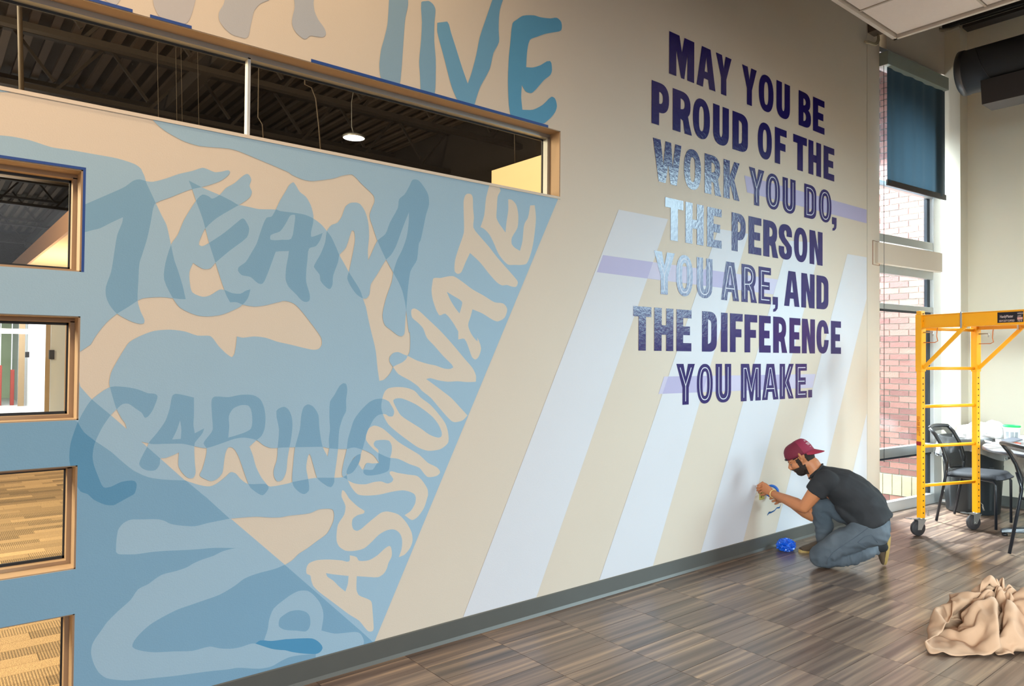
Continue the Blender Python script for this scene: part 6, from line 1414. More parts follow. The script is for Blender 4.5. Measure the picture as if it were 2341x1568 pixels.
# ------------------------------------------------------------------ crumpled canvas drop cloth: cloth relaxed over itself with position based springs
# resting folds of the sheet: 60 x 60 points in millimetres, each row as the step from the row before, settled by a cloth simulation
NF = 60
FOLDS = [
417,290,6,414,298,26,417,280,16,405,256,9,397,236,7,384,217,7,396,198,10,393,177,9,394,156,12,375,164,6,372,142,6,368,120,7,356,102,10,338,91,7,324,82,20,315,68,6,316,56,23,319,41,9,320,27,27,312,7,28,309,-14,21,295,-13,36,287,6,34,276,26,34,265,44,36,252,59,30,238,76,28,226,87,41,240,70,41,243,54,53,242,33,53,233,14,46,237,-8,57,229,-13,79,245,-3,68,256,13,57,266,30,51,278,46,47,287,66,41,288,85,30,300,72,40,309,90,32,316,70,30,336,63,15,347,47,8,347,25,7,351,4,7,350,-16,14,363,-32,9,346,-41,18,361,-49,6,384,-52,6,404,-57,11,424,-61,8,444,-68,8,464,-74,7,485,-86,7,503,-95,11,521,-106,7,541,-117,7,
-24,-9,1,-24,2,-9,-25,1,12,-16,4,19,-18,5,17,2,3,25,-16,2,20,-12,2,23,-16,0,21,-13,-16,16,-25,6,1,-22,9,11,-21,13,-3,-11,15,17,-10,19,-13,-12,19,13,-19,9,-16,-24,5,7,-25,2,1,-18,6,-19,-22,7,-11,-18,-9,-15,-19,-10,-12,-20,-13,-8,-19,-16,3,-20,-14,6,-19,-18,-4,-20,-15,-9,-24,3,10,-23,0,-9,-25,1,-3,-17,4,17,-25,5,8,0,24,-10,-6,15,20,-17,15,12,-14,15,15,-16,16,13,-22,14,5,-3,-6,25,2,25,8,13,3,21,19,7,16,8,-4,24,1,-8,25,20,1,19,22,3,13,25,2,5,9,1,24,25,-6,2,5,-18,18,-7,-24,1,-5,-24,-5,-7,-24,7,-7,-22,9,-6,-23,12,-12,-22,1,-12,-23,-4,-12,-21,11,-12,-22,0,
-25,-4,-1,-24,-5,4,-22,4,11,-18,4,18,-8,2,27,-17,1,20,-14,0,22,-20,2,15,-17,2,18,-16,17,14,-7,-4,24,-24,6,7,-20,15,-1,-21,14,-2,-20,2,14,-21,6,-12,-22,7,9,-18,11,15,-18,13,-13,-24,9,5,-24,8,-4,-21,4,-12,-21,-16,7,-18,-18,15,-13,-16,-17,-16,-18,-11,-18,-17,0,-6,-22,12,-24,-3,-8,-18,7,16,-17,8,18,-24,5,6,-6,18,17,-8,-4,26,-20,17,-5,-6,17,17,-21,14,3,-19,14,6,-9,16,18,-9,21,13,-6,-2,25,-11,-15,16,-9,-13,20,-2,-9,24,5,-6,24,-3,-10,24,-3,-10,24,13,0,22,29,1,-1,24,-6,4,24,-5,-6,5,-21,16,-6,-25,2,-5,-24,1,-5,-24,-9,-5,-21,-12,-8,-21,12,-11,-22,2,-11,-24,-11,-13,-21,8,
-26,0,1,-25,-6,2,-21,-13,-5,-24,1,9,-22,2,12,-22,3,12,-25,4,7,-20,2,15,-18,4,18,-13,-14,18,-23,4,10,-10,23,-2,-17,19,2,-19,12,-13,-19,11,-14,-10,12,19,-14,13,16,-18,12,-13,-24,8,1,-23,8,-7,-24,8,3,-25,8,-3,-23,-4,-10,-17,0,-19,-14,-11,20,-11,-10,22,-14,-17,14,-23,-9,2,-18,-11,15,-19,9,14,-21,8,13,-4,9,23,-17,-3,18,-16,11,16,-7,10,22,-23,8,3,-7,9,23,-12,12,19,-6,2,24,-8,-12,21,-8,-17,17,-1,-7,24,-5,-11,22,-9,-13,19,-7,-12,20,-11,-14,20,2,-6,24,-3,-11,22,-12,-14,23,-2,-10,24,6,-12,22,24,-2,7,10,-14,18,-2,-27,-5,0,-25,5,-2,-20,15,-5,-24,-14,-6,-20,15,-12,-23,0,-10,-23,-8,
-22,17,0,-15,-15,-15,-25,-4,-3,-25,-3,-4,-25,3,4,-23,4,11,-17,3,18,-17,3,19,-21,3,13,-21,0,15,-15,15,14,-20,-5,16,-20,5,15,-22,14,0,-23,12,0,-26,8,-4,-23,9,-8,-24,8,-7,-24,7,-9,-22,8,8,-24,9,-2,-23,8,1,-24,1,-10,-28,-5,3,-26,-5,3,-13,-13,17,-13,-13,19,-3,-13,24,-13,-14,16,-23,-8,11,-8,9,23,-15,7,20,-16,7,18,-15,11,17,-24,4,8,-8,6,23,-16,13,15,-6,5,25,-4,-5,25,-3,-5,24,-4,-7,24,-19,-19,12,-17,-17,12,-10,-14,19,-10,-14,19,-4,-10,22,-10,-15,19,-7,-15,23,2,-12,25,8,-8,23,13,-5,22,11,-11,23,19,-7,16,-2,-11,23,-4,-9,24,-5,-21,14,0,-19,17,-6,-22,-17,-7,-21,11,-13,-22,0,
-24,-8,0,-23,-5,9,-15,-19,-9,-13,-20,-8,-24,-1,-5,-24,-2,-7,-25,0,-2,-25,1,4,-22,3,12,-21,1,15,-13,-19,9,-23,-1,16,-22,2,17,-18,-2,17,-21,14,3,-23,7,-11,-24,8,-8,-26,6,-4,-24,8,8,-29,7,-8,-25,7,0,-21,8,10,-24,8,0,-22,-15,5,-17,-18,6,-15,-20,7,-12,-13,18,-11,-13,18,-10,-15,19,-20,-12,11,-24,1,9,-23,2,-5,-11,22,8,-16,13,15,-16,15,13,-13,8,21,-8,5,24,-4,-12,22,-11,-22,6,-12,-15,17,-16,-17,14,-8,-13,21,-7,-12,22,-13,-15,16,-12,-14,17,-12,-16,16,-12,-15,17,-14,-14,15,-15,-16,13,-13,-17,16,-10,-18,19,-11,-14,18,-9,-14,20,10,-15,19,-1,-24,0,-17,-7,-22,-18,-10,-15,-17,-14,12,-18,-17,-11,-13,-22,3,
-23,-11,0,-21,-13,-10,-24,-7,2,-18,-16,-7,-13,-22,-4,-24,3,7,-20,6,15,-21,6,12,-26,4,6,-24,12,-2,-25,2,7,-11,-22,3,-12,-21,4,-22,2,15,-17,-5,18,-24,9,2,-23,8,-8,-25,7,0,-25,4,-7,-21,7,13,-24,8,5,-29,7,-11,-8,21,14,-16,18,3,-26,9,1,-26,-2,2,-8,-15,19,-15,-13,17,-7,-11,22,-11,-16,17,-24,-3,2,-10,9,20,-20,-8,14,-21,11,-7,-14,14,16,-13,9,19,-5,-18,18,-6,-21,13,-2,-18,18,-3,-25,-2,-12,-10,-21,-16,-15,-12,-14,-6,-22,-15,-6,-21,-14,-6,-21,-11,-3,-28,-11,-4,-26,-12,-5,-27,-17,-6,-19,-16,-7,-21,-24,-7,-6,-23,-3,-14,-24,-5,-11,-25,-3,-13,-24,-8,-9,-20,-13,-7,-21,-14,-2,-20,-16,-3,-17,-17,7,-24,-17,-3,
-22,-11,7,-23,-10,0,-19,-15,-11,-22,-12,-5,-16,-19,-7,-9,-25,-3,-26,0,-5,-26,3,2,-25,5,6,-23,-1,9,-21,-3,13,-24,3,9,-18,-18,12,-15,-20,5,-23,2,16,-23,1,17,-25,4,11,-17,4,20,-19,5,16,-27,9,-11,-25,8,-3,-6,17,17,-24,6,10,7,22,11,4,23,10,-14,25,2,-23,16,0,-23,-10,7,-17,-12,15,-11,-9,23,-9,-22,-1,-27,0,0,-24,10,5,-22,8,14,-11,-13,20,-10,-24,6,-10,-24,4,-12,-23,-1,-11,-23,-1,-20,-17,-11,-9,-24,-1,-11,-7,-27,-14,-19,-8,-13,-5,-23,-16,-9,-18,-17,-12,-13,-15,-8,-20,-19,-12,-15,-11,-5,-23,-23,-8,-9,-16,-10,-23,-19,-17,0,-23,-3,-15,-19,2,-18,-20,3,-18,-17,-15,12,-23,-18,1,-21,-18,-8,-20,-16,2,-20,-16,0,
-22,-12,6,-25,-9,0,-22,-10,-3,-25,-1,3,-24,-11,-5,-25,-1,-6,-14,-22,-2,-27,2,-2,-24,0,-11,-19,-4,17,-30,4,6,-19,-6,19,-22,0,15,-16,-19,9,-14,-16,14,-17,-4,18,-21,3,15,-21,3,14,-26,11,3,-12,4,22,-13,4,23,-28,-2,-7,-6,23,0,-10,24,4,-2,26,8,2,22,10,-3,24,8,-8,24,7,-24,-9,-9,-25,-12,-4,-25,-3,8,-22,-3,8,-19,11,12,-14,-17,13,-12,-24,1,-10,-24,-1,-10,-23,0,-9,-24,2,-12,-24,-1,-12,-23,-2,-11,-23,-2,-8,-24,-1,-12,-8,-24,-11,-22,-5,-11,-5,-24,-11,-5,-24,-18,-13,-13,-8,-7,-25,-20,-15,-11,-8,-11,-25,-22,-8,-10,-27,-8,-6,-23,-15,-2,-22,-14,-1,-22,-14,-3,-23,-13,-2,-17,-10,17,-18,-14,10,-20,-16,1,-22,-17,0,
-22,-9,-14,-17,-10,15,-24,-10,1,-18,-20,-10,-21,11,-5,-23,-6,-6,-20,-11,-11,-19,-4,-16,-26,1,0,-27,-3,-14,-15,-6,19,-20,-5,16,-16,-11,18,-14,-15,20,-16,-18,15,-14,-12,18,-20,-6,18,-29,-3,-1,-9,-6,25,-29,1,13,-25,5,1,-7,8,24,-12,-17,14,-15,-16,16,-21,7,-7,-12,23,0,-14,21,-3,-18,13,-13,-18,19,-5,-23,-10,-7,-20,-10,11,-22,-8,10,-12,-23,-6,-11,-22,-10,-8,-21,-13,-10,-15,-17,-10,-14,-19,-13,-20,-7,-11,-22,-2,-4,-25,3,-12,-22,-4,-13,-22,-4,-10,-24,-2,-15,-10,-21,-11,-23,-4,-15,-10,-19,-8,-2,-27,-21,-8,-10,-14,-7,-23,-18,-10,-15,-8,-13,-22,-12,-10,-20,-17,-18,5,-15,-20,8,-23,-12,2,-20,-15,-10,-20,-15,-17,-21,-13,-7,-22,-14,-5,-21,-15,0,
-22,-14,4,-17,-10,-16,-18,9,14,-25,4,-7,-13,-20,-10,2,-25,-17,-17,-10,-15,-18,-10,-17,-19,-7,-16,-25,1,-1,-28,-1,-2,-25,-2,8,-19,-7,16,-16,-8,17,-13,-21,5,-17,-22,8,-16,-10,18,-20,0,14,-25,-5,6,-2,-11,22,-14,-5,26,-26,-6,10,-17,14,9,-22,-9,-8,-7,-22,9,-10,-13,-18,-11,-3,-19,-14,4,-17,-17,10,-14,-5,22,-6,-26,1,-5,-9,-24,-2,-10,-23,0,-11,-21,-12,-12,-20,-14,-10,-23,-9,-10,-21,-10,-7,-13,-23,-13,-21,-6,-23,-10,-12,-22,-6,-12,-24,-5,-14,-21,-9,-13,-18,-16,-8,-21,-13,-19,-15,-20,-2,-13,-19,12,-20,-13,-16,-21,-14,-7,-23,-11,4,-22,-10,-8,-10,-13,-22,-5,-13,-24,-24,-10,1,-20,-17,5,-18,-13,11,-22,-14,0,-21,-13,-4,-22,-13,-5,-21,-13,5,
16,18,8,-10,13,16,-26,-1,4,-7,12,20,-2,17,17,-22,15,5,-8,6,-25,0,-22,-18,3,-21,-16,-2,-19,-18,-10,-13,-19,-24,3,-6,-25,3,4,-19,-4,18,-15,-14,18,-13,-18,14,-13,-16,19,-18,-2,20,-13,-2,18,-21,-3,15,-7,-15,18,-11,-16,18,-17,-16,-5,-17,11,10,-18,-16,-8,-16,-17,12,13,-16,10,14,-17,9,16,-23,4,-6,-11,-19,8,-21,-15,-5,-23,-11,-6,-25,-8,-4,-23,6,-2,-21,10,-4,-23,8,-4,-24,7,-9,-24,-1,-5,-11,-26,10,-23,3,13,-21,6,3,-25,3,8,-15,18,1,-22,17,-6,-23,13,-16,-23,2,-16,-19,-14,-2,-22,13,-23,-11,-4,-24,-15,-11,-24,-14,2,-23,-13,-1,-23,-8,6,-14,-14,-23,-18,-18,6,-20,-14,-11,-19,-13,11,-22,-13,2,-21,-13,6,-21,-12,8,
-20,11,-11,-21,13,-6,4,26,3,7,24,1,-19,16,3,-19,15,-1,-23,12,2,-24,9,-2,-24,10,-2,-20,3,-15,-21,9,-12,-13,-7,-23,-17,-4,-19,-27,7,-2,-20,-1,16,-14,-19,10,-15,-21,4,-13,-23,7,-21,-1,-14,-23,0,-13,-23,1,-2,-21,1,-7,-17,-14,10,-2,-23,-10,-21,-11,7,3,-25,-3,6,-21,-12,12,-22,-8,6,-2,-19,12,-21,-11,15,-19,-8,21,-9,-8,0,-20,-15,-6,-24,-8,-8,-25,-1,-7,-24,-1,-7,-24,0,-1,-25,7,2,-23,11,-6,-23,-13,-17,-18,-17,2,-18,17,2,-24,11,15,-13,16,20,-7,14,20,-8,14,0,-22,16,-27,-7,-7,-7,-18,16,-23,-9,-3,-22,-10,-7,-23,-12,-1,-23,-12,-2,-15,-12,19,-21,-5,-13,-22,-9,10,-23,-12,-5,-21,-12,10,-18,-7,16,-19,-8,14,
-24,11,0,2,25,6,11,23,-2,-17,18,7,-20,15,-2,-18,17,-9,-8,15,19,-19,16,5,-24,10,-5,-21,13,9,-22,3,-14,-23,6,-8,-26,7,-4,-23,3,-8,-25,9,3,-22,5,10,-10,-23,6,-11,-23,0,-21,-13,4,-16,-4,-19,4,16,-20,14,21,3,-3,21,-13,-16,2,-18,6,-5,-24,0,-15,-16,3,-22,-15,-1,-20,-13,-5,-24,-10,22,-9,7,15,-19,-4,21,-10,-11,22,-10,-5,1,-21,-17,-1,-21,-14,-9,-7,-22,-10,3,-24,-9,11,-22,-11,8,-23,-21,-4,-15,-8,-25,-2,-5,-23,-10,-5,-25,-4,-1,-25,7,4,-23,13,-6,-24,11,-24,-2,11,-6,-18,17,-25,-4,-9,-14,-12,16,-24,-12,0,-22,-6,12,-22,-12,-2,-22,-3,9,-23,-8,11,-24,-12,3,-20,-7,15,-18,-5,17,-20,-8,15,-13,21,8,
4,26,0,7,24,-2,-15,18,7,-20,14,-7,-20,16,-4,-6,14,20,-22,15,8,-3,12,24,-8,12,21,-20,16,3,-1,14,21,0,13,23,1,14,20,-12,18,11,-16,17,-11,-16,15,-15,-22,18,-13,-24,3,15,-9,-21,13,-6,-22,11,-10,-20,-9,-4,7,-21,14,13,-13,21,14,-3,20,15,0,19,9,-12,-8,-12,-21,-6,-14,-22,16,-19,-4,-12,-20,-11,15,-11,-14,-3,-23,-9,21,-4,-14,15,-2,-20,6,-14,-22,14,-22,-2,-2,-21,-14,-12,-8,-17,-13,-5,-21,3,11,-23,6,16,-19,6,15,-22,6,15,-21,-5,1,-25,-18,-14,-9,-7,-18,17,1,-25,5,-23,-1,12,-21,-6,14,-26,-6,-9,-19,-4,17,-23,-8,8,-24,-9,5,-26,-4,7,-20,-8,12,-17,-3,19,-17,-4,18,-17,-3,20,-8,22,11,-14,21,0,
-11,-20,10,-25,4,-2,-21,15,2,-11,17,15,-3,15,20,-12,14,17,-3,11,23,-14,12,18,-15,19,5,4,14,21,-12,14,19,-18,15,8,-23,13,0,-14,11,-20,-1,9,-26,-8,15,-18,-7,23,3,9,13,-18,-15,18,-10,-12,22,-10,-16,14,-14,-14,-15,-13,-16,-19,-4,-12,-13,-12,-2,4,-23,-14,-3,-21,-23,5,-5,-17,15,1,-25,8,-2,-12,-18,-13,-13,-20,-6,10,-13,-22,3,6,-24,21,6,-14,6,3,-25,-1,-11,-23,20,-17,-1,17,-17,-5,-7,-23,-8,-10,-20,-15,-8,-15,-19,-6,-18,-17,-22,-14,2,-22,-13,0,-18,3,18,-26,-5,-4,-9,-20,13,-11,-20,12,-18,-9,15,-22,-5,12,-24,-7,-1,-25,-9,-1,-21,-4,13,-19,-16,2,-1,5,26,-18,-5,18,-12,2,23,-4,19,17,-9,21,11,-17,19,5,
-24,6,-9,-25,1,4,-24,6,3,-23,9,6,-22,10,7,-23,10,5,-17,14,13,-16,16,13,-15,10,19,-23,7,3,-21,6,-12,-10,3,-23,14,1,-23,5,17,-17,-13,21,0,-11,19,5,-1,14,-23,-11,22,3,18,18,-3,12,23,-4,15,20,0,13,22,1,14,22,-11,5,21,-15,-17,-4,-18,-21,-3,-13,-18,16,-7,-22,6,-10,-12,-7,-20,4,-5,-22,8,-5,-27,-11,9,-20,-3,-5,-25,-5,-7,-25,18,13,-13,1,7,-24,-12,-9,-21,1,-24,-9,23,-10,-5,-2,-25,2,-5,-25,-3,-10,-23,2,-21,-14,2,-17,-7,17,-16,-23,-5,-5,-10,23,-22,-2,13,-6,-24,6,-8,-22,8,-20,-5,15,-20,-5,14,-15,0,21,-21,-3,15,-12,16,16,-18,3,18,-8,8,24,-6,15,20,-7,20,14,-20,17,2,-18,18,3,
-24,11,-1,-24,-4,7,-25,5,2,-25,7,3,-23,11,7,-22,11,9,-25,5,0,-20,3,-16,6,4,-25,-1,8,-25,3,6,-24,16,7,-18,-10,12,-23,7,-15,-20,4,-10,-24,5,19,-16,-10,20,4,-7,17,-18,-5,16,-15,14,23,-3,16,24,-2,5,19,-15,-10,13,-12,-24,4,-1,-23,8,12,-19,11,-5,-8,-15,-17,-13,-15,-19,10,7,-20,13,12,-17,-16,4,-17,1,-8,-21,0,-3,-26,8,1,-23,-12,-13,-16,12,4,-23,-3,0,-25,-13,-15,-16,-8,-19,6,16,-17,7,-9,-24,2,-9,-23,4,-5,-24,5,-19,-8,16,-9,2,23,-23,-9,4,-3,-14,20,-13,-7,21,-12,-13,19,-11,-9,21,-21,-6,14,-20,-4,15,-12,2,22,-13,8,20,-20,1,16,-1,23,17,-5,16,19,-19,19,2,-7,22,10,-13,22,7,
-25,-1,2,-25,15,-6,-26,2,0,-26,2,0,-16,-6,-18,-18,-5,-17,-22,0,-13,-1,12,-23,-11,9,-21,3,5,-25,3,5,-25,-20,7,-15,0,6,-25,-1,8,-24,-1,20,-18,-10,8,-21,-10,17,-18,-8,13,-16,-3,23,-6,-8,15,-16,-21,6,-14,-26,0,-2,-29,-2,0,-22,5,11,-22,4,-9,-28,1,-3,-11,19,10,1,14,-20,-11,-7,-23,-28,-1,-3,-1,18,-21,-5,-1,-27,-15,-22,-2,-12,-15,-17,-12,-16,-15,-14,-19,-13,9,-5,-24,10,-3,-24,-9,-19,-16,-21,-1,15,1,-3,24,-15,-20,12,-1,-25,8,3,-23,6,-19,-1,16,-5,4,25,-16,2,20,-18,4,18,-10,-9,22,-7,-18,17,-20,-2,17,-20,-3,15,-14,10,18,-14,7,20,-3,17,20,-12,3,23,-9,20,11,-7,22,12,-11,21,8,-12,20,9,
-25,8,-2,-25,3,1,-26,-1,1,-23,-9,-7,-23,-8,-9,-24,9,-1,-17,3,-19,-24,-7,11,-23,-7,9,-26,0,3,-22,8,-11,-20,7,-13,-20,6,-15,-19,7,-16,-11,-14,-18,-9,-10,-22,-8,-10,-24,11,-8,-17,-12,-22,-2,-11,-24,-2,-26,-3,-5,-23,0,-10,-22,1,10,-26,-4,6,-28,1,-1,-9,16,20,-24,-2,7,-15,-7,18,-23,6,-2,-7,-3,-22,-11,-19,-8,-20,-13,10,-18,-17,0,-21,-15,-7,-14,-17,-14,-13,-12,-17,-14,-18,-12,-25,-5,1,-24,-2,2,-17,-15,-5,-17,-16,-11,-16,16,13,-22,0,12,-16,10,-14,-10,-18,-14,-25,5,2,-25,5,-3,-12,-6,22,-13,18,13,-12,8,20,-10,11,20,-15,7,21,-15,13,19,-15,-6,19,-13,3,22,-10,23,7,-10,23,8,-5,22,11,-15,24,7,-1,23,12,
-25,6,0,-26,2,2,-25,-6,-1,-17,-7,-17,-22,-8,-9,-21,-11,-9,-21,-3,13,-23,-7,5,-23,9,-4,-21,11,-7,-22,10,-5,-17,8,-18,-24,4,-3,-23,6,10,-20,12,-11,-10,-15,-15,-1,-25,-10,-21,-16,6,-7,-12,-16,-8,-25,8,-9,-23,4,-29,-4,2,-23,-7,-11,-18,-7,-18,-21,-6,15,-21,-15,2,-19,-6,-22,-17,-5,-19,-20,-18,11,-18,-16,5,-21,-16,-2,-17,-23,-6,-19,-19,-3,-23,-8,-5,-11,-3,-18,-16,-20,-6,-22,0,16,-18,-18,2,-1,-22,-11,-22,-3,-13,-24,-6,12,-20,-12,9,-15,22,-6,-16,15,15,-7,23,15,-23,6,-10,-19,12,10,-13,18,17,-16,14,16,-14,20,5,-12,8,23,-14,7,20,-13,2,22,-10,17,19,-9,21,12,-7,19,15,-12,29,4,-15,23,1,1,22,13,-2,25,13,
-25,9,0,-20,-14,-6,-24,-9,-3,-26,-7,-7,-24,-7,-11,-7,-18,-16,-12,-16,-15,-25,-10,0,-23,-10,0,-24,8,-4,-23,0,11,-20,-1,15,-10,2,24,-21,13,1,-25,8,10,-23,9,6,-24,4,-5,-13,-9,-20,-20,-12,3,-19,8,10,-13,-16,21,-16,-15,17,-25,-7,3,-26,-8,2,-11,-16,-17,-14,-18,-13,-4,-24,11,-26,-8,-1,-20,-10,-8,-24,-17,-2,-20,-15,7,-19,-17,-3,-14,-19,-2,-18,-18,-5,-18,-8,15,-20,-4,20,-12,-22,-6,-1,-8,-25,-25,2,-9,-20,-13,-1,-22,13,1,-13,20,-10,-21,11,6,-21,-12,6,-19,14,-6,5,19,18,-2,20,18,-16,18,10,-19,7,16,-17,15,14,-2,11,22,-10,13,23,-9,27,10,-9,17,17,-10,25,5,-11,27,4,-18,19,-2,-8,22,12,-11,22,7,-12,22,4,
-26,-6,1,-26,-10,-3,-24,-8,-4,-24,-9,-2,-24,-6,7,-22,-11,-7,-25,5,-5,-22,12,-2,-24,5,-3,-10,-17,16,10,-2,23,-7,8,23,-23,8,7,-19,-3,19,-2,-6,26,0,-7,24,-7,3,23,-3,6,27,-21,7,11,-26,-2,15,-21,-1,13,-9,-17,16,14,-14,19,-6,-4,23,-2,-3,26,-18,-8,15,-10,18,13,3,2,26,5,3,23,0,3,25,-12,-1,22,-17,-5,19,-11,17,4,-20,-8,21,-20,-18,-6,-15,-13,-17,-16,-14,-14,-18,-15,12,4,-25,-3,18,-19,-5,13,-23,1,-13,-19,6,-22,-14,2,-21,15,-1,-22,11,7,-19,16,7,-13,19,11,-16,19,-1,-16,14,14,-16,11,15,-23,8,8,-9,17,16,-9,8,23,-10,26,6,-9,20,13,-12,22,7,-12,23,5,-16,24,-2,-14,24,2,-12,23,5,
-5,-4,25,-23,-2,10,-13,-20,-10,-15,-13,19,-19,-13,-10,-21,-12,-8,-21,-13,-5,-27,-3,-6,-11,-6,22,-8,-7,23,-8,-2,25,10,-11,20,15,-11,16,7,-5,25,-2,-4,23,9,-6,25,7,11,22,-10,11,18,0,5,24,-21,-5,14,-19,-6,15,10,3,21,5,-2,27,5,-4,24,-5,-5,22,19,15,14,8,-13,19,27,1,4,24,3,0,25,4,-6,30,4,-9,17,18,10,9,-6,20,15,-7,18,-1,-12,20,-5,-19,15,-2,-10,24,-15,-21,-2,-19,-14,10,-23,-7,10,-18,-12,10,-3,-17,18,4,-15,18,-8,-14,19,-24,-7,6,-27,6,3,-16,19,6,-15,19,10,-15,19,10,-16,14,16,-15,14,16,-9,19,14,-9,22,10,-11,26,5,-9,24,7,-15,22,-1,-4,20,14,-10,23,8,-16,24,-1,-10,23,6,
0,-10,24,7,-11,22,-18,-4,20,-22,-13,-5,-13,-11,24,-22,-11,10,1,-25,4,8,-26,4,-13,-11,19,-7,4,25,-12,-9,21,-16,-8,18,7,2,25,13,-3,20,12,-5,23,11,19,9,15,-7,21,20,-7,15,19,-6,15,20,-6,16,23,-2,11,0,-17,21,7,-6,24,11,-10,26,18,-6,20,17,-7,19,26,15,-2,22,3,12,24,3,9,24,4,10,-2,14,22,24,10,-4,21,5,-8,22,7,-7,27,4,-1,0,9,24,-21,-5,9,-22,-6,11,-24,-7,10,-15,-18,11,-20,-12,10,-25,-4,4,-25,-3,2,-25,-5,5,-24,-6,9,-16,-16,13,-23,2,-13,-17,19,3,-16,18,5,-20,14,9,-12,16,15,-10,22,11,-9,28,0,-8,20,14,-11,25,5,-3,23,11,-15,23,-5,-6,22,10,-6,22,11,-5,22,14,
18,-15,11,7,-12,21,12,-14,18,-8,-4,25,-22,-11,8,-17,-13,15,-18,-18,3,-20,-15,2,0,-25,-6,-17,-16,10,-17,-18,4,6,1,25,4,-1,25,4,1,25,19,15,8,17,-3,17,24,-8,9,20,-9,14,16,-4,19,19,-6,14,19,-12,19,4,6,25,-15,-9,19,11,-9,21,16,-1,18,15,13,17,10,-3,23,-3,-7,24,4,-4,24,-15,4,21,21,2,23,-9,-5,22,-10,-2,21,-1,-3,24,12,11,18,26,1,2,22,-4,11,-3,10,23,-22,2,12,-24,-7,8,-24,-8,8,-20,-9,12,-25,-7,3,-25,-3,-4,-16,-16,12,-24,4,-9,-21,0,-13,-21,-5,-12,-13,22,-1,-4,17,17,-11,17,17,-9,24,4,-11,20,11,-10,22,2,-16,17,-11,-16,21,-1,-13,22,1,-15,22,-2,-8,22,10,-7,8,23,
12,-14,19,16,-15,13,10,-12,19,10,-11,22,3,-7,24,-5,-8,23,-18,-13,12,3,-24,2,-15,-18,9,1,-26,1,-7,-8,24,-9,-22,11,-8,-3,25,21,4,13,17,-7,18,13,-11,21,20,-8,13,18,-5,16,23,-10,1,23,-10,4,16,-11,17,15,-8,19,15,-9,19,21,15,8,14,3,21,14,1,21,11,-3,23,20,-1,17,-12,5,21,-7,-2,25,-16,-9,15,5,-13,23,16,5,18,19,11,14,6,-2,25,-1,-2,26,-12,18,14,1,7,23,0,8,24,-24,2,7,-24,-1,8,-22,-7,11,-13,-9,20,-22,-11,6,-22,3,-11,-23,3,-7,-25,6,3,-11,23,-2,-19,-5,-12,-23,1,-9,-11,23,-4,-11,24,3,-11,22,-2,-15,16,-16,-9,22,8,-19,23,-10,-11,25,8,-8,19,17,-10,-8,22,-9,-2,26,
-17,-4,18,3,-7,24,13,-14,18,10,-10,20,16,-11,17,5,-7,24,2,-7,25,-10,-21,8,9,-24,-1,-9,-24,7,1,-25,1,-5,-10,23,-7,-25,4,-5,-16,20,7,-10,25,14,-7,20,19,-5,16,25,-8,0,24,-10,4,23,-8,4,8,22,10,28,0,-1,14,8,18,1,-16,19,10,19,16,0,-12,23,4,-9,24,3,-8,24,1,2,24,19,7,15,22,8,12,21,8,12,-7,-14,18,0,4,26,-12,4,22,-20,11,11,-16,-4,19,-21,12,-5,-22,11,-9,-20,15,5,-24,7,6,-24,2,5,-23,-2,9,-8,0,25,-13,0,22,-15,0,20,-24,-3,7,-26,1,0,-7,19,15,-15,22,2,-10,24,-2,-11,20,-13,-13,14,-21,-10,21,-8,-18,17,4,-10,21,10,-9,11,20,-10,-7,23,-9,-5,26,-13,-20,11,
-19,-5,17,-24,-10,6,-6,-4,24,11,-20,11,-4,-8,23,17,-10,16,6,-8,23,7,-6,24,-5,-23,7,9,-24,-1,-3,-25,4,-7,-23,6,-3,-23,10,-6,-19,18,-5,-18,18,5,-13,22,7,-12,22,18,-9,21,18,-10,17,10,-1,23,12,-13,18,-9,3,23,24,5,11,3,8,23,8,-6,26,7,-4,23,-4,-10,23,-21,10,12,11,-9,23,2,-13,22,-21,-8,15,-11,6,25,-9,24,3,-23,5,15,-19,4,17,-15,2,20,-13,-3,21,-14,8,20,-13,21,8,10,22,2,6,24,3,-11,21,0,-26,5,5,-23,6,-2,-21,0,-15,-19,1,-16,-24,0,7,-25,2,4,-9,12,-21,-8,22,-12,-10,22,-8,-11,20,-12,-11,18,-12,-13,24,-2,-13,23,-2,-12,0,22,-14,-16,15,-17,-18,3,-17,-19,-1,-14,-20,6,
-24,-7,-3,-19,-2,17,-22,-6,12,-12,-6,22,10,-19,14,-17,-14,17,12,-8,21,1,-11,23,5,-8,23,-3,-23,8,3,-24,2,-5,-25,1,-12,-12,19,-12,-24,2,-14,-21,10,-19,-15,-1,-22,-6,-9,-25,2,-11,-22,9,5,-1,21,13,8,10,19,18,1,17,-23,-2,11,10,9,22,-16,-10,16,-22,-4,8,-21,14,-6,-20,-7,13,-21,8,-13,-19,11,11,-10,5,21,-26,-7,2,-22,-6,1,-16,-7,-21,-22,17,-2,-21,14,0,-14,20,14,-13,5,22,-19,7,15,-13,6,16,-23,-6,-14,-23,-10,-8,-4,11,-22,-15,9,-18,-24,11,7,-23,1,-11,-9,6,-25,-4,5,-26,-15,9,-18,5,20,-13,-11,18,-16,-11,14,-14,-10,20,12,-13,2,22,-12,-22,6,-14,-18,13,-16,-18,3,-14,-18,11,-14,-19,9,-18,-18,0,
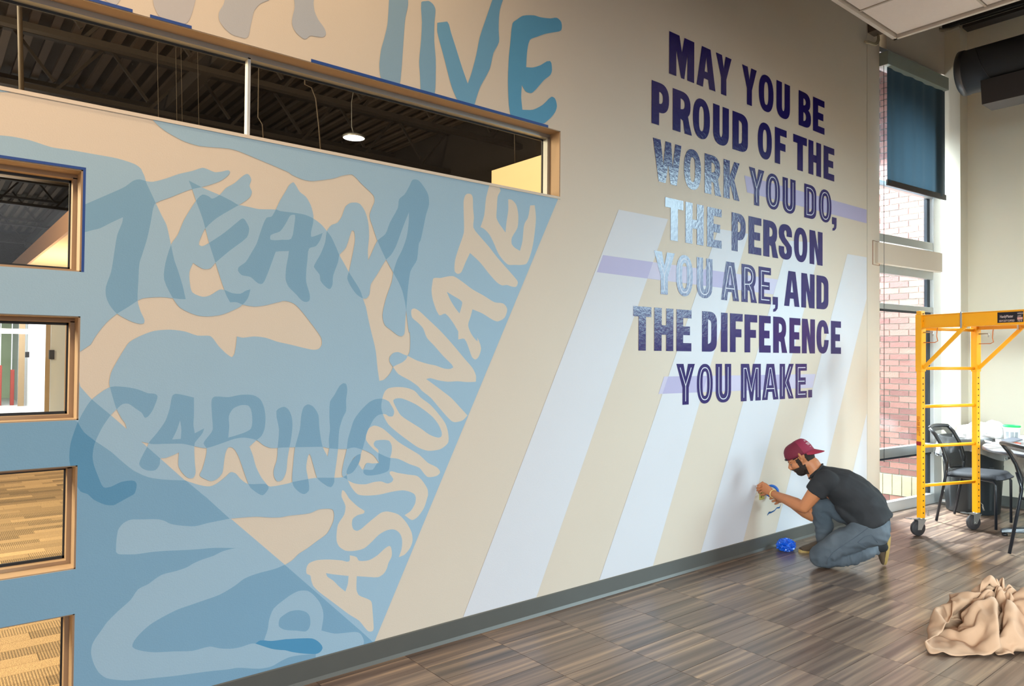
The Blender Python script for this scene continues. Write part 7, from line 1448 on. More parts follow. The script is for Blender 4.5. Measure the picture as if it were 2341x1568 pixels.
-18,-15,-9,-21,-13,-6,-23,-11,-2,-23,-4,7,-20,-6,16,4,-12,21,-17,-21,6,4,-6,25,5,-7,23,3,-12,21,1,-28,1,16,-14,-15,-2,-1,-27,-3,4,-25,-7,21,-16,-3,24,-9,-4,23,-10,-16,13,4,-23,11,1,-24,8,2,-16,17,10,-14,14,15,-5,22,4,-26,6,-3,-25,4,0,-18,15,-4,-23,0,5,-6,20,-15,-22,5,4,-15,5,-20,-12,3,-21,-24,3,-10,-21,-14,2,-21,9,-8,-7,-13,-24,23,-3,-13,13,-2,-24,13,8,-23,11,13,-16,-13,1,-26,-14,17,-6,10,15,-10,-14,13,-12,-25,-4,-4,-23,-2,-10,-24,9,11,-17,4,20,-17,3,19,-21,8,16,-20,12,-9,-11,21,-11,-15,16,17,-20,-4,17,-18,-16,6,-16,-8,19,-16,-19,6,-16,-19,8,-15,-20,7,-16,-20,5,-16,-20,4,
-28,-12,6,-25,-12,3,-25,-5,9,-25,-9,3,-25,-7,4,-24,-8,7,-14,-8,20,-18,-19,5,-16,-16,5,-22,-5,-11,-16,12,-18,-9,9,-20,10,3,-23,-12,20,-3,-7,17,-17,-3,23,-11,-15,12,11,-10,12,17,-11,13,18,-24,-5,6,-7,-11,-22,-15,10,-17,-22,6,13,-24,5,2,-11,18,-14,-26,0,5,-20,13,-7,-25,-3,-2,-15,2,-19,-18,-1,-18,-10,1,-23,-16,7,-19,-14,9,-22,-15,-12,-16,-1,1,-23,1,7,-24,9,2,-23,5,-2,-24,5,-11,-21,-8,4,-20,8,-14,-14,-18,-10,-15,-18,-15,-14,-2,6,-24,5,7,-26,12,0,-23,-7,4,-27,-12,6,-23,-11,4,-21,-25,-1,0,-19,-16,6,-21,-19,3,-20,-15,4,-20,-14,10,-17,-18,1,-17,-18,-1,-15,-19,8,-19,-18,-1,-19,-17,-3,-19,-17,-1,
-22,-1,12,-23,0,12,-20,-12,-12,-16,-13,-17,-14,-12,-20,-20,-9,-13,-6,0,-28,-8,-1,-28,0,16,-27,-17,16,-17,-13,16,-14,-17,14,-19,-14,15,-15,-12,16,-18,-11,16,-13,-15,2,-18,-7,1,-22,-12,0,-22,-8,-3,-25,-12,4,-23,-18,-4,-18,-13,-16,-17,-15,1,-22,-21,6,-14,-17,10,-15,-19,11,-13,-25,-1,-6,-26,-4,-2,-25,-9,3,-24,-8,1,-18,14,-11,-13,9,-20,-4,15,-21,8,26,-2,6,25,-8,-20,5,-18,-14,6,-21,2,-19,-25,8,-26,-7,8,-29,-4,-15,-14,-15,-7,9,-28,-5,10,-25,2,6,-25,12,1,-22,0,5,-25,3,6,-24,-9,3,-24,-21,-14,-5,-11,-23,4,-11,-22,8,-5,-23,-12,-2,-22,-15,-15,-20,-5,-19,-17,3,-18,-18,2,-19,-18,-1,-18,-17,-2,-17,-19,1,-19,-17,-5,
-16,-19,-13,-13,-21,-15,-21,-12,8,-23,-13,-4,-22,-13,-1,-14,-14,-19,-15,-7,-18,-7,16,-18,-10,22,-3,0,23,-10,-11,16,-16,-10,14,-18,-15,15,-15,-7,17,-18,-6,15,-22,-21,4,-12,-21,4,-14,-15,3,-18,-15,14,-10,1,5,-23,-21,9,-10,-16,19,-7,2,-8,-24,-6,10,-22,-18,-5,-16,1,-2,-26,21,10,-8,20,13,-12,14,16,-15,10,19,-19,-20,12,-13,7,20,-14,14,24,3,-6,14,-21,-24,0,-8,-23,2,4,-27,4,-7,-19,11,-11,-7,2,-24,-8,4,-23,-1,15,-19,-17,-1,-18,13,-1,-22,11,0,-23,-9,4,-23,-17,0,-19,-22,-9,-9,-14,-20,5,-1,-24,4,3,-25,5,-7,-25,1,-7,-19,14,-9,-23,-8,6,-15,-19,7,-15,-19,-15,-18,-11,-18,-17,-2,-19,-18,-2,-20,-15,-7,-18,-17,-3,
-21,-9,13,-24,-11,-7,-24,-13,-8,-23,-12,1,-20,-6,-17,-9,12,-22,-7,22,-12,-11,24,4,-10,24,-9,-1,24,-11,-12,20,-12,-12,14,-17,-14,15,-17,-7,15,-19,-11,3,-23,-14,3,-22,-20,4,-16,-21,3,-16,-22,5,-14,-21,5,-17,-5,23,-7,-9,9,-23,-14,20,6,6,10,-22,-5,14,-22,5,26,-3,-16,11,-17,-14,13,-18,-21,9,-10,-3,24,1,19,18,-3,9,17,-16,-13,5,-21,-24,3,3,-26,3,-4,-27,1,-12,-23,6,-15,-26,1,7,-23,14,-11,-15,9,-23,-12,-14,-19,17,0,-18,-9,6,-21,-23,-3,-9,-24,-9,-1,-19,-14,9,9,-24,7,6,-27,7,-16,-20,2,-15,-23,2,-8,-24,3,-7,-26,-2,0,-17,19,-9,-20,-9,-5,-19,-16,14,-13,-17,-9,-17,-17,-16,-19,3,-16,-20,6,-20,-18,-1,
-18,-4,-26,-25,-2,-1,-15,-7,-20,-3,15,-23,-1,15,-23,-8,27,4,-8,25,0,-5,25,-3,-9,21,-11,-15,19,-9,-9,23,-10,-13,18,-15,-8,13,-22,-6,11,-24,-10,2,-24,-11,3,-23,-12,3,-22,-19,12,-11,-4,0,-22,-19,16,-2,-18,-5,-15,-19,14,-4,-24,12,-8,-24,2,1,-1,26,1,-9,15,-21,-6,14,-20,-21,10,0,0,27,-9,-21,6,-14,-24,-4,-6,-22,6,-12,-20,6,-17,-11,-1,-26,-9,-2,-27,-19,13,-10,-19,6,16,-18,16,-11,-22,16,-7,-17,13,11,-23,15,-12,-25,-11,-2,-23,-12,6,-11,-19,8,-16,-18,4,9,-25,-2,-21,-15,-1,-19,-17,-1,0,-26,5,11,-22,-1,2,-25,-1,-8,-19,16,-10,-22,9,-19,-23,6,-13,-21,-6,-8,-21,-14,19,-14,-14,-1,-15,-22,-17,-18,-4,-13,-20,9,
-23,-6,-9,-16,-8,-19,-1,21,-20,-2,14,-22,3,21,-15,3,19,-15,-12,25,11,-9,24,-3,-18,15,-10,-2,25,-10,0,25,-9,-13,17,-14,-15,20,-5,-11,6,-23,-13,2,-21,-18,5,-19,-18,5,-17,5,1,-28,-15,12,-17,3,-5,-24,-16,6,-17,-11,-13,-19,-3,15,-20,-17,18,-6,-22,-7,-5,-23,0,-11,-17,9,-17,-13,6,-21,-16,-2,-19,-3,12,-24,-18,19,-24,-24,0,-1,-23,-2,4,-26,-2,1,-26,2,-11,-17,-10,-19,-26,5,-7,-26,-3,3,-26,3,0,-23,3,-12,-17,14,14,-23,6,11,0,-24,11,-21,-15,4,13,-29,3,-20,-17,1,-15,-21,5,-2,-25,4,13,-20,-8,-2,-26,-2,13,-21,-5,-6,-25,-8,-8,-24,1,10,-22,10,-13,-22,-4,-12,-21,-2,-9,-13,-19,16,-13,-17,13,-13,-18,-14,-16,-15,
-7,-11,-21,4,26,-20,-4,9,-24,-4,7,-24,-15,23,1,-14,23,-2,-8,23,-7,-9,22,-10,-6,26,-11,-18,15,-10,-11,21,-9,-12,21,-8,-7,15,-19,-13,3,-21,-25,-1,-6,-11,1,-23,0,-3,-25,-21,-2,-14,-12,-12,-20,-11,-10,-21,-4,-16,-21,-9,10,-21,-14,10,-19,-13,7,-19,-19,3,-17,-16,16,-15,-23,11,-10,3,22,-19,-12,15,-17,-18,5,-15,2,4,-25,-7,3,-24,-11,5,-24,-19,4,-20,-21,8,10,-24,8,-5,-24,1,-9,-27,-4,1,-28,2,-2,-24,2,8,-17,-20,-12,-12,-19,-10,-27,4,-1,3,-25,-7,-19,-17,2,-18,-16,-3,8,-24,-11,9,-22,-12,3,-27,-5,12,-23,-7,-16,-17,-7,-5,-23,-7,-6,-24,-5,-3,-24,8,8,-22,10,-9,-19,-14,-12,-15,-18,-9,-13,-20,-13,-10,-19,11,-12,-21,
11,24,-12,10,-5,-22,3,24,-11,3,25,-9,-2,23,-10,-14,21,-3,-8,24,-7,-12,23,-14,-23,7,-8,-15,17,-11,-12,23,-8,-4,27,-7,-19,2,-17,-25,-7,5,-21,-1,-15,-24,-4,7,-25,0,-6,-15,-7,-20,-9,-10,-20,-24,-2,-10,-6,23,-8,14,19,-5,5,-6,-25,3,-4,-26,-18,5,-20,-15,-7,-17,-2,13,-22,-22,1,-15,-3,14,-21,-12,13,-19,-26,5,-1,-24,6,1,-26,6,-3,-25,8,1,-26,2,-7,-23,3,12,-22,-5,-15,-24,8,2,-25,3,3,-25,1,0,-23,4,9,-24,4,9,-21,-15,10,-18,10,15,-19,-16,7,5,-20,14,-8,-7,21,-7,-25,3,-12,-21,7,-25,-3,-1,8,-26,-13,18,-14,-13,-3,-24,-10,-4,-15,-20,-3,-24,7,7,-22,9,-19,-16,4,-20,-2,-16,-2,-6,-25,0,-4,-26,
-6,-5,-24,-10,22,-13,-3,4,-25,-13,22,-6,-8,23,-8,0,24,-11,-9,24,-5,-16,15,-12,-17,15,-12,-13,21,-8,-23,4,-12,-23,2,-11,-22,-1,12,-23,7,-14,-24,2,10,-24,2,-12,-25,-1,5,-25,-1,-2,-25,-2,-3,-8,22,-8,-8,22,-11,-15,21,-6,-12,18,8,-14,20,8,10,22,-10,-5,20,-16,-25,-4,0,-8,20,-13,-22,9,-10,-27,4,0,-25,6,0,-27,6,2,-29,6,4,-21,10,10,-24,7,4,-19,6,-17,-26,7,-2,-23,12,2,-26,2,7,-26,2,5,-21,6,12,-16,14,14,-1,24,5,-15,13,15,-21,11,9,-18,-10,12,-19,-12,15,-21,-12,7,-23,5,0,-8,-24,0,-22,4,13,-22,-14,4,0,-1,-25,-6,-19,-16,-17,-18,-6,-16,-21,-2,-10,-23,-5,-5,-25,0,-7,-8,-24,-18,-12,-16,
-13,21,4,-11,17,-16,-16,18,9,-22,-4,14,-20,-6,14,-21,-2,13,-22,5,-11,-20,12,-10,-19,13,-12,-20,9,-13,-19,11,-13,-22,0,13,-21,10,-16,-25,-2,1,-25,0,-8,-25,-3,9,-25,-1,-6,-26,0,0,-23,9,8,-22,8,8,-19,15,-5,-15,19,-9,-9,10,-21,-8,20,-7,-16,17,-4,-21,7,13,-10,22,-7,-25,5,-8,-22,1,12,-25,6,0,-26,6,0,-25,6,-4,-22,7,7,-24,4,-8,-21,7,-11,-15,14,16,-19,16,8,-26,5,-1,-7,3,25,12,15,17,17,15,12,-5,23,9,-9,20,13,-23,10,6,-4,21,15,4,23,-10,-15,2,-16,-25,4,5,-17,-18,7,-24,14,3,-13,-19,-10,-6,-13,-20,-9,-23,-5,-17,-9,17,-15,-6,-20,-17,-18,-5,-5,-24,-4,-22,-10,-11,-15,-21,-1,-5,8,-25,
-18,17,-9,-15,5,19,-16,-11,17,-19,15,8,-22,6,11,-22,14,-1,-21,6,-11,-24,-6,-9,-15,19,-11,-21,11,-13,-24,-2,10,-21,4,-14,-25,-7,14,-25,-2,4,-26,-3,4,-26,-2,-2,-25,-1,-1,-24,-1,5,-21,12,8,-18,16,-7,-22,15,0,-24,10,3,-20,11,10,-12,2,-22,-24,4,9,-20,12,-7,-25,3,-3,-12,3,21,-26,8,1,-22,5,10,-24,7,2,-24,7,2,-24,6,-5,-24,3,8,-2,16,19,-20,12,14,6,9,23,23,11,-3,13,21,7,8,14,20,17,16,10,15,18,9,-11,20,13,18,18,1,23,13,-10,8,14,19,8,11,18,-7,18,16,-16,8,18,1,-17,18,5,11,21,-4,2,25,-24,3,6,-26,-9,3,-21,-14,8,-22,11,-11,-23,1,-10,-17,-14,-11,-20,3,-17,-20,4,-16,
4,-27,2,-16,-18,8,-22,12,0,-23,-6,11,-23,10,4,-23,9,-5,-23,-10,-7,-23,-4,-9,-25,-1,-7,-26,-9,-1,-23,-6,-8,-23,-6,-7,-22,-6,-11,-23,-6,11,-24,0,-7,-25,-1,-3,-26,-2,-1,-24,4,9,-21,15,1,-22,15,0,-22,13,2,-22,9,3,-24,7,3,-22,12,-2,-19,6,-14,-26,-3,2,-7,2,24,-16,-2,20,-14,-3,22,-23,7,9,-22,6,12,-16,6,19,-4,7,24,15,19,10,0,15,19,21,12,9,23,12,0,21,13,0,24,7,-3,15,17,11,15,20,5,19,13,10,19,15,10,10,14,19,12,18,13,-10,20,11,-6,22,14,2,19,19,-1,19,18,2,19,16,-14,-3,23,-22,-5,11,-24,2,8,-23,-5,-7,-23,4,-12,-23,-2,-13,-21,5,-13,-15,18,-11,-19,8,-14,-20,6,-14,
-25,1,-2,-21,10,-10,-25,3,2,-21,14,-3,-23,10,2,-23,1,-11,-20,11,-11,-25,-1,-7,-25,-3,-8,-24,-8,0,-20,4,-14,-25,-3,0,-24,-7,-4,-21,-8,-12,-20,-13,13,-26,-1,-6,-24,-1,7,-23,8,11,-19,14,0,-22,15,-2,-26,-7,4,-28,3,1,-21,2,-6,-6,-6,25,-17,10,14,-1,12,23,-8,6,24,-22,11,2,-24,10,9,-9,-1,23,14,8,19,23,8,9,18,10,14,16,18,5,20,9,-11,23,12,1,18,16,-13,23,12,-1,23,11,-1,13,22,-2,4,18,18,22,6,13,20,15,7,23,12,-1,-5,15,19,19,3,15,18,5,17,11,16,18,19,14,11,-8,6,24,-24,0,1,-24,10,-8,-24,-3,10,-22,6,-12,-19,13,-12,-19,13,-11,-18,15,-12,-25,-2,-14,-21,10,-12,-19,15,-9,
-25,2,4,-22,-8,11,-15,-16,12,-19,-13,11,-22,-4,-15,-22,-3,-13,-24,3,-12,-25,-1,-5,-24,-7,-7,-21,0,-15,-24,-9,13,-19,-8,18,-24,-2,8,-19,5,19,-24,8,-2,-24,-1,8,-27,-3,3,-16,18,-8,-22,13,4,-13,-5,20,-12,17,16,-19,-14,9,1,18,17,1,20,15,3,10,26,-6,6,25,-22,0,11,1,0,25,9,-5,24,20,11,11,14,1,22,17,7,17,18,13,-14,17,8,17,19,7,13,21,13,-11,17,16,-9,15,19,7,20,16,1,22,14,2,23,14,0,-1,26,-1,22,12,8,-3,19,16,18,14,13,9,17,18,6,19,15,17,8,17,-9,16,19,-23,14,-7,-16,17,-11,-22,10,-4,-17,12,-15,-19,10,-14,-24,-1,-13,-24,-2,-13,-24,-2,-12,-18,16,-8,-17,18,-6,-22,5,-14,
-19,-14,11,-14,-18,11,-23,-10,9,-20,-5,-17,-22,-3,-12,-22,-1,-11,-23,1,-11,-25,0,-7,-19,-18,4,-23,-11,-2,-21,-14,-3,-18,-11,-14,-24,-7,11,-18,-9,-14,-20,1,15,-1,3,26,-15,10,17,-12,-13,17,-4,-18,18,-7,-16,19,-20,-9,12,-11,19,22,-11,1,22,-5,7,24,28,0,11,25,-2,-4,22,0,12,4,-4,25,17,18,8,18,8,15,15,18,-6,14,20,-9,21,13,0,20,3,-16,21,9,-5,7,21,-14,19,16,3,18,15,-2,12,22,6,26,10,2,-2,24,7,16,17,17,-10,21,9,9,21,16,3,21,18,5,19,16,6,20,19,-11,23,3,-6,17,-19,-1,14,-21,-3,15,-20,3,14,-21,-9,17,-18,-13,15,-16,-19,11,-14,-23,3,-13,-22,7,-13,-22,6,-13,-24,1,-15,-20,13,-9,
-13,-22,9,-21,-12,8,-19,-5,-18,-24,-1,-4,-14,-13,-18,-19,-10,-17,-23,-4,-12,-14,2,-20,-25,-3,-3,-22,-17,13,-21,-11,-10,-22,-13,-5,-5,-17,-17,-28,-7,14,-13,-15,-17,-28,10,4,-1,18,24,-2,17,23,-14,-9,20,-23,11,11,0,-21,16,-11,-20,11,-12,-22,4,-14,-20,8,-8,-13,22,7,-5,23,25,-4,7,23,-1,10,20,-8,13,22,13,8,16,-2,19,15,-4,20,18,14,13,19,18,4,-10,23,7,12,10,24,9,10,22,-7,4,22,8,24,9,9,21,9,20,17,12,11,21,8,13,20,10,14,19,8,12,20,13,-6,25,8,-12,20,-11,9,10,-22,5,10,-24,8,9,-23,6,10,-24,-10,16,-21,15,13,-15,11,16,-16,6,17,-18,-17,17,-8,-17,16,-9,-22,4,-13,-19,14,-7,-21,12,-8,
-20,-11,11,-22,-4,-15,-27,1,3,-16,-9,-19,-26,3,-4,-26,4,-2,-23,-7,-9,-24,-8,-8,-20,-10,-16,-20,-9,-13,-24,-15,-1,-24,-15,1,-23,-16,-3,-23,-5,-4,-20,1,20,-6,-24,-2,-14,-20,4,-13,-20,-7,-26,10,1,-16,-16,13,-15,-19,6,2,-24,8,-6,-9,24,-8,-25,-1,-14,-18,16,-17,-17,9,-9,11,22,17,17,0,14,5,20,14,-7,20,17,-1,21,20,3,15,17,-1,17,-8,-1,24,22,-10,17,-18,-10,16,-18,-9,18,5,17,22,-5,-11,21,-14,21,10,1,26,10,-4,24,6,18,16,9,8,21,13,-13,20,-5,-18,16,-14,8,11,-23,1,12,-25,5,10,-24,4,11,-25,6,9,-24,7,8,-24,-18,13,-14,-3,19,-15,-6,20,-16,-1,17,-19,-24,3,-11,-22,10,-10,-23,10,-10,-22,14,-6,
-26,1,-2,-23,-4,-9,-19,-8,-25,-25,1,-10,-25,1,-6,-24,-1,-8,-22,-11,-8,-21,-15,5,-17,-10,22,-17,-9,16,-10,-5,22,-11,-6,21,-25,-2,7,-3,-24,-8,-21,-16,2,-19,-3,16,-13,-15,-17,-23,-11,7,2,-25,1,-17,-18,8,-20,-6,19,-16,-12,18,-6,-23,8,-2,-3,33,-12,-22,4,0,-5,26,2,-14,20,0,-16,19,17,7,17,17,-2,22,19,-3,16,18,5,17,11,-9,25,12,-13,22,-19,3,14,-2,-5,24,3,1,24,-8,-25,7,-13,-5,22,-11,-6,21,-19,16,7,4,27,11,-8,24,11,-16,15,-13,-17,13,-19,-7,9,-23,-22,4,-11,-26,4,6,-20,15,-2,-22,13,0,-18,10,13,-19,14,10,-17,17,-12,-20,14,-13,-22,9,11,-20,6,16,-1,25,6,-5,25,4,-21,13,-6,-20,15,-2,
-23,-3,-12,-25,3,-3,-24,4,7,-27,0,-6,-25,1,-6,-22,-8,-11,-21,-18,-2,-23,-15,11,-22,-14,5,-18,-11,18,-20,-13,15,-18,-12,15,-7,-14,21,-22,-17,5,-2,-25,-4,-16,-23,3,-7,-17,22,1,-24,-8,-19,-22,4,-4,-25,3,-4,-24,5,-4,-24,4,-11,-19,13,-9,-21,9,8,-5,24,1,-24,5,0,-24,9,2,-12,24,3,-19,19,9,-7,22,16,5,21,7,-12,23,1,-10,22,-3,17,15,7,4,24,-5,7,22,-21,-2,10,-27,-3,4,-27,1,5,-27,3,8,-23,2,11,-25,1,11,-23,-9,-9,-25,7,17,-8,1,26,-10,1,25,-16,4,24,-19,16,2,-23,2,17,-21,2,17,-26,11,-1,-7,22,-10,-1,22,-11,-22,13,8,-19,14,-10,-19,14,-8,-25,-2,-6,-21,12,5,-13,21,8,-19,16,-1,
-24,3,-12,-25,2,5,-27,-2,-13,-24,5,10,-23,-4,-9,-17,-20,-5,-13,-21,12,-10,-17,-16,-9,-16,-18,-9,-16,-17,-21,-14,-4,-23,-15,5,-18,-15,19,-21,-8,13,-24,-16,4,-5,-21,-13,-15,-20,2,-15,-20,5,5,-25,-3,9,-23,-10,12,-19,-12,10,-21,-10,-2,-25,-5,4,-21,-14,-7,-24,-3,-3,-14,22,-2,-18,19,-1,-23,12,-1,-23,11,0,-23,12,1,-21,11,-15,-12,9,-20,16,0,-19,-7,17,-20,13,-8,-13,12,-19,-16,8,-16,-24,12,3,-26,6,1,-24,5,1,-23,-3,11,-14,-20,-9,-27,0,9,-14,-18,-6,-25,13,1,-21,12,13,-24,11,10,-22,1,18,-23,5,12,-23,10,6,-16,20,0,-26,-1,12,-24,-3,11,-20,13,-8,-18,14,-9,-17,14,-14,-26,6,-3,-23,11,-2,-21,13,1,-24,-8,0,
-25,-1,2,-25,-1,-1,-24,2,6,-27,-2,-9,-16,-24,-7,-16,-20,-5,-15,-19,-7,-13,-25,21,-17,-20,-8,-22,-22,-2,-3,-15,-22,3,-9,-23,-22,-2,-11,-12,-2,22,-8,0,26,-13,-9,22,-15,-20,-1,-17,-2,20,-17,3,20,-16,2,20,-17,-7,19,-16,-18,10,2,-17,-18,-5,-25,-9,2,-21,-14,1,-22,-14,-4,-25,-2,-4,-22,-12,-5,-24,-3,-17,-12,-16,-24,13,-1,-11,22,-5,-19,-4,17,-16,17,-3,-6,-6,24,-11,-5,23,-13,0,24,-22,12,3,-25,6,5,-26,4,11,-15,-21,-2,-15,-18,-10,0,-23,-10,-22,-4,-14,-9,-22,-8,-19,9,-16,-19,16,-6,-20,15,-4,-22,14,1,-23,10,6,-27,-4,12,-22,12,-1,-26,5,11,-25,-4,13,-24,10,4,-23,9,6,-23,12,1,-26,-1,-9,-25,-6,-12,-14,21,-1,
-27,-1,-4,-25,0,-14,-25,1,-4,-19,-10,-14,-20,-10,-13,-18,-18,0,-18,-18,-5,-15,-15,-17,-11,-21,13,-11,-16,-15,-13,-20,-11,-11,-19,-15,-6,-24,-13,-8,-22,-12,-16,-19,-5,-19,-16,6,-14,-9,20,-10,-18,15,-6,-23,6,2,-23,-12,-14,-24,-1,-7,-19,-15,-8,-25,-1,-11,-22,4,-15,-19,9,-12,-21,5,-8,-20,-12,-8,-23,-8,-19,0,-18,-23,11,5,-23,11,0,-18,16,-2,-17,18,-3,-22,-3,14,-24,-1,-5,-8,14,-18,-12,14,-16,-7,22,15,-20,14,7,-16,-20,-1,-14,-20,-7,-14,-19,-10,-3,-22,-12,2,-24,-1,-17,-19,-9,-15,-18,-9,-10,11,-20,-16,16,-13,-18,16,-10,-20,15,-5,-12,20,-10,-22,5,13,-21,15,1,-19,22,-5,-23,9,5,-23,9,3,-19,16,-3,-22,11,-5,-19,17,1,-21,16,0,
-27,3,5,-26,2,-2,-23,0,-11,-19,-12,-13,-17,-19,0,-18,-20,4,-18,-21,8,-18,-19,-2,-15,-18,-8,-8,-20,15,-15,-22,3,-17,-23,9,9,-19,-14,-5,-24,-13,6,-16,-20,3,-17,-20,7,-12,-21,0,-20,-15,1,-16,-21,-22,-17,6,-10,-22,-5,-10,-23,-2,-15,-20,7,-16,-17,9,-9,-24,-1,-8,-18,-17,-8,-13,-20,-22,11,-6,-22,8,-9,-25,6,-4,-23,9,-5,-26,3,-4,-7,0,-24,-12,14,-20,1,18,-20,-23,9,5,-25,7,8,-8,-15,-20,-12,-9,-20,-9,-11,-21,-15,-18,-16,-15,-21,-2,-7,-22,-12,-9,-20,-14,-10,-12,-20,-3,-6,-26,-3,-6,-27,-5,1,-25,-13,13,-19,-4,10,-23,-21,13,7,-21,14,1,-23,8,7,-25,1,13,-24,6,7,-15,20,-5,0,25,-6,-20,16,-2,-16,17,8,-21,14,0,
-27,7,-5,-25,6,0,-22,-8,-12,-18,-18,-1,-18,-17,3,-18,-17,-4,-18,-18,2,-18,-17,-2,-19,-16,7,-20,-16,4,-12,-15,16,-13,-20,5,-20,-14,-8,9,-12,-26,3,-18,-20,8,-15,-19,3,-19,-17,4,-19,-17,-11,-23,2,-14,-21,1,-7,-23,-10,-16,-17,9,-17,-15,10,-8,-24,-3,-8,-14,-19,-9,-8,-22,-20,15,-10,-8,0,-23,-24,6,-6,-21,7,-13,-25,5,-5,-25,-3,-4,-20,14,-6,0,0,-26,-25,-1,-8,9,-5,-24,4,-2,-24,-17,7,-18,7,-8,-24,14,5,-20,5,2,-25,7,3,-24,-15,-6,-19,-10,-17,-16,-5,-5,-24,-14,-14,-16,-2,-13,-22,-3,-9,-23,1,7,-24,-14,20,-11,4,4,-24,-6,19,-16,-13,20,-7,-16,19,-3,1,25,-4,5,26,-5,-6,24,-5,-12,19,12,-23,5,-8,-22,10,0,
-24,6,-4,-22,1,-12,-19,-15,-8,-18,-17,3,-19,-17,-3,-17,-18,3,-18,-16,-10,-18,-18,2,-18,-19,3,-16,-18,-6,-18,-18,-1,-20,-11,-13,-15,-20,6,-17,-20,2,-15,-21,-1,-18,-18,2,-16,-19,-1,-25,-7,6,-21,-12,4,-12,-23,0,-16,-18,10,-10,-23,2,-2,-24,-14,-10,2,-24,-10,-2,-23,-17,14,-14,-5,-10,-24,-18,6,-18,-2,5,-24,-11,5,-22,-23,-5,-7,-20,13,-6,-24,5,-6,-26,-2,3,-11,3,-22,-25,-3,-7,-2,9,-24,22,3,-10,19,2,-16,-10,-12,-22,5,0,-25,-24,-2,-12,-25,-3,-13,-10,-12,-20,-14,-19,-9,-3,-13,-22,-10,-11,-20,-2,6,-26,-1,-17,-19,0,4,-25,-5,5,-25,-4,10,-22,-7,21,-14,-8,20,-13,-24,8,-7,-23,10,-6,-11,22,-5,-1,17,-19,-25,7,-7,-20,-24,2,
-24,9,-3,-16,-20,2,-18,-18,0,-18,-18,-3,-17,-18,4,-18,-18,3,-18,-18,2,-18,-17,10,-17,-18,0,-17,-18,3,-17,-19,0,-13,-21,6,-16,-18,-6,-20,-10,15,-19,-10,14,-16,-19,-1,-18,-19,3,-15,-21,2,-8,-22,-8,-2,-23,-12,-6,-23,-8,-4,-16,-19,-16,9,-18,-11,-10,-21,-14,14,-21,-6,-2,-26,-9,8,-27,-3,3,-26,-20,0,-15,-20,-15,0,-21,-7,-13,-24,0,-10,-22,10,-12,-24,8,-5,-25,0,3,-14,13,-16,-23,-3,12,-24,-5,-5,-17,2,-18,-5,1,-25,-25,-3,-5,-5,-9,-23,-8,-8,-22,-15,-6,-20,-14,-12,-17,-20,-13,-8,-22,-15,-4,2,-19,-17,-1,-1,-26,4,1,-25,-11,17,-15,-7,-2,-27,3,15,-21,8,13,-26,-4,25,-2,-7,26,-2,-24,1,8,-23,13,-2,0,7,24,-22,7,9,
-17,-12,-14,-20,-15,-1,-17,-18,3,-16,-17,10,-20,-17,-4,-19,-16,2,-17,-17,8,-17,-19,-3,-16,-16,-12,-16,-17,-10,-17,-18,-4,-19,-15,-9,-18,-14,11,-13,-22,-9,-20,-17,-1,-21,-11,10,-21,-11,9,-15,-20,3,-15,-21,3,-12,-22,-3,-4,-9,-24,-12,10,-22,-10,10,-23,-10,16,-22,-8,-7,-23,-9,5,-23,-10,8,-22,-23,6,-7,-21,-18,3,-23,-11,-2,-16,-11,-17,-21,-7,-11,-24,3,-7,-17,8,-18,-5,13,-21,-24,-1,-5,-9,5,-23,-13,4,-22,-25,-2,1,-25,-3,4,-19,-11,-13,-15,-4,-20,-15,-4,-20,-16,-4,-20,-14,-13,-17,-6,-9,-25,-13,-12,-19,-13,-12,-18,2,2,-25,-5,-10,-23,0,-19,-19,10,17,-16,5,15,-20,-8,25,-1,-9,21,-11,-24,9,-5,-2,30,-14,-6,16,18,-20,14,-2,-24,10,4,
-19,-16,-5,-17,-13,-16,-17,-16,10,-22,-16,-10,-18,-17,6,-19,-18,-2,-19,-17,-8,-18,-16,-9,-18,-17,2,-18,-17,-4,-18,-16,-14,-16,-20,-1,-15,-21,-2,-15,-20,-2,-11,-23,-7,-6,-24,-14,-7,-23,-12,-2,-22,-20,-6,-21,-14,-5,1,-26,-18,15,-13,-17,14,-14,-10,-2,-23,-11,11,-23,-10,18,-23,-9,5,-24,-23,10,-7,-27,0,-2,-25,-7,-6,-25,-5,-7,-19,-9,-12,-15,-13,-19,-23,-6,-10,-15,8,-19,-24,-2,-9,-9,6,-25,-24,-1,-10,-25,-2,-6,-14,1,-23,-17,-2,-18,-4,11,-23,-20,2,-16,-21,3,-13,-22,4,-10,-13,-12,-18,-20,-14,-8,-12,-12,-18,-15,-11,-17,-9,-11,-22,-11,-22,-12,-3,14,-21,-19,-8,-15,-3,-1,-25,-5,5,-28,-4,20,-19,-10,22,-8,-26,0,0,-3,5,-25,-11,12,-21,-16,19,-7,
-19,-17,-5,-19,-18,0,-15,-18,-10,-14,-19,14,-17,-18,-1,-18,-16,-6,-17,-17,-2,-19,-17,0,-17,-18,-3,-18,-18,5,-16,-17,7,-16,-19,9,-16,-20,-7,-15,-21,-1,-5,-22,-16,-12,-21,-6,-6,-20,-13,-5,-21,-13,-1,3,-26,-15,14,-16,-16,14,-16,-12,10,-22,-12,12,-21,-11,1,-22,-8,-4,-24,-21,12,-10,-26,8,-4,-25,-4,-4,-24,-5,-6,-24,-2,-9,-26,1,-5,-26,2,-4,-18,-13,-17,-22,3,-13,-18,8,-20,-24,1,-10,-19,0,-18,-14,0,-20,-22,-5,-14,0,17,-19,-21,3,-12,-24,2,-10,-16,-3,-21,-8,-6,-26,-7,-5,-25,-12,-10,-21,4,-10,-23,-19,-9,-16,-27,-10,-6,-5,18,-17,-20,-8,-19,4,15,-22,-17,0,-19,-2,19,-16,-5,16,-21,1,11,-26,16,16,-16,-16,23,-1,-14,21,2,-15,20,-7]
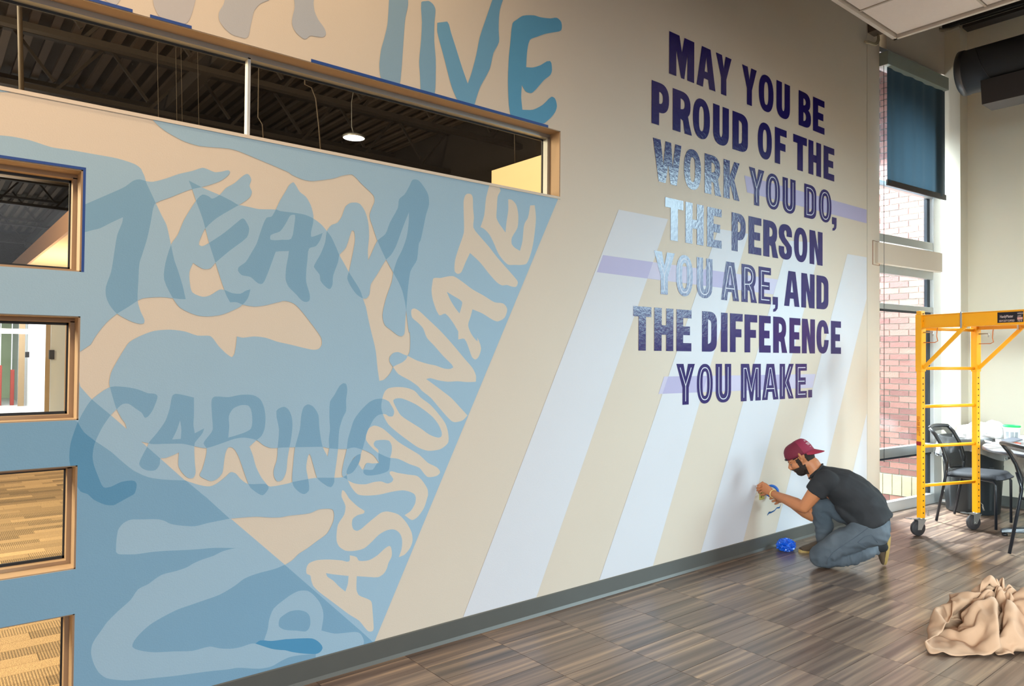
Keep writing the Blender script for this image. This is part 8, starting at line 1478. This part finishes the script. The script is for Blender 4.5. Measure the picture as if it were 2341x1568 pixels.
def sheet(name, X, m, parent, loc=(0, 0, 0), thick=.0035):
    n = X.shape[0]; me = bpy.data.meshes.new(name); me.from_pydata([tuple(p) for p in (X+np.array(loc)).reshape(-1, 3)], [], [(i*n+j, (i+1)*n+j, (i+1)*n+j+1, i*n+j+1) for i in range(n-1) for j in range(n-1)])
    o = link(name, me, m, parent); me.polygons.foreach_set('use_smooth', [True]*len(me.polygons))
    s = o.modifiers.new('s', 'SUBSURF'); s.levels = s.render_levels = 1; k = o.modifiers.new('t', 'SOLIDIFY'); k.thickness = thick; return o
cv = mat('tan_canvas', sr(182, 144, 116), .85, noise=.05, scale=10, bump=.12, bscale=420)
CP = Vector((4.510, -1.744, 0)); dc = empty('drop_cloth', tuple(CP), 'crumpled tan canvas drop cloth heaped on the floor at the lower right', 'drop cloth')
Xc = np.cumsum(np.array(FOLDS).reshape(NF, NF, 3), axis=0)/1000.0
Xc[..., 2] = np.maximum(Xc[..., 2], .004)
for i in range(NF):        # small hard creases of the stiff canvas
    for j in range(NF):
        u_, v_ = i/NF, j/NF; k = max(0, 1-3.2*abs(NZ.noise(Vector((u_*8+1, v_*8, .3)))))+.6*max(0, 1-3.2*abs(NZ.noise(Vector((u_*15, v_*15+4, .7)))))
        Xc[i, j, 2] = .004+(Xc[i, j, 2]-.004)*1.25+.011*k*min(1, Xc[i, j, 2]/.03)
print('cloth', Xc.reshape(-1, 3).min(0), Xc.reshape(-1, 3).max(0))
sheet('canvas', Xc, cv, dc)
a_ = 2.3; Xs = Xc.copy(); Xs[..., 0] = (Xc[..., 0]*math.cos(a_)-Xc[..., 1]*math.sin(a_))*.52; Xs[..., 1] = (Xc[..., 0]*math.sin(a_)+Xc[..., 1]*math.cos(a_))*.42; Xs[..., 2] = Xc[..., 2]*.95+.035
sheet('canvas_fold', Xs, cv, dc, (.02, .03, 0))
# a blue tape bit peeping out at its right side
P = Vector(atZ(2323, 1476, .02)); o = MB().tube([(0, 0, .0), (.005, .01, .02), (.012, .012, .045), (.02, .02, .04)], .012, 8).build('tape_scrap', mat('blue_scrap', sr(20, 90, 170), .5)); o.location = (P.x, P.y, .012)
tag(o, 'bit of blue tape peeping out right of the drop cloth', 'tape')
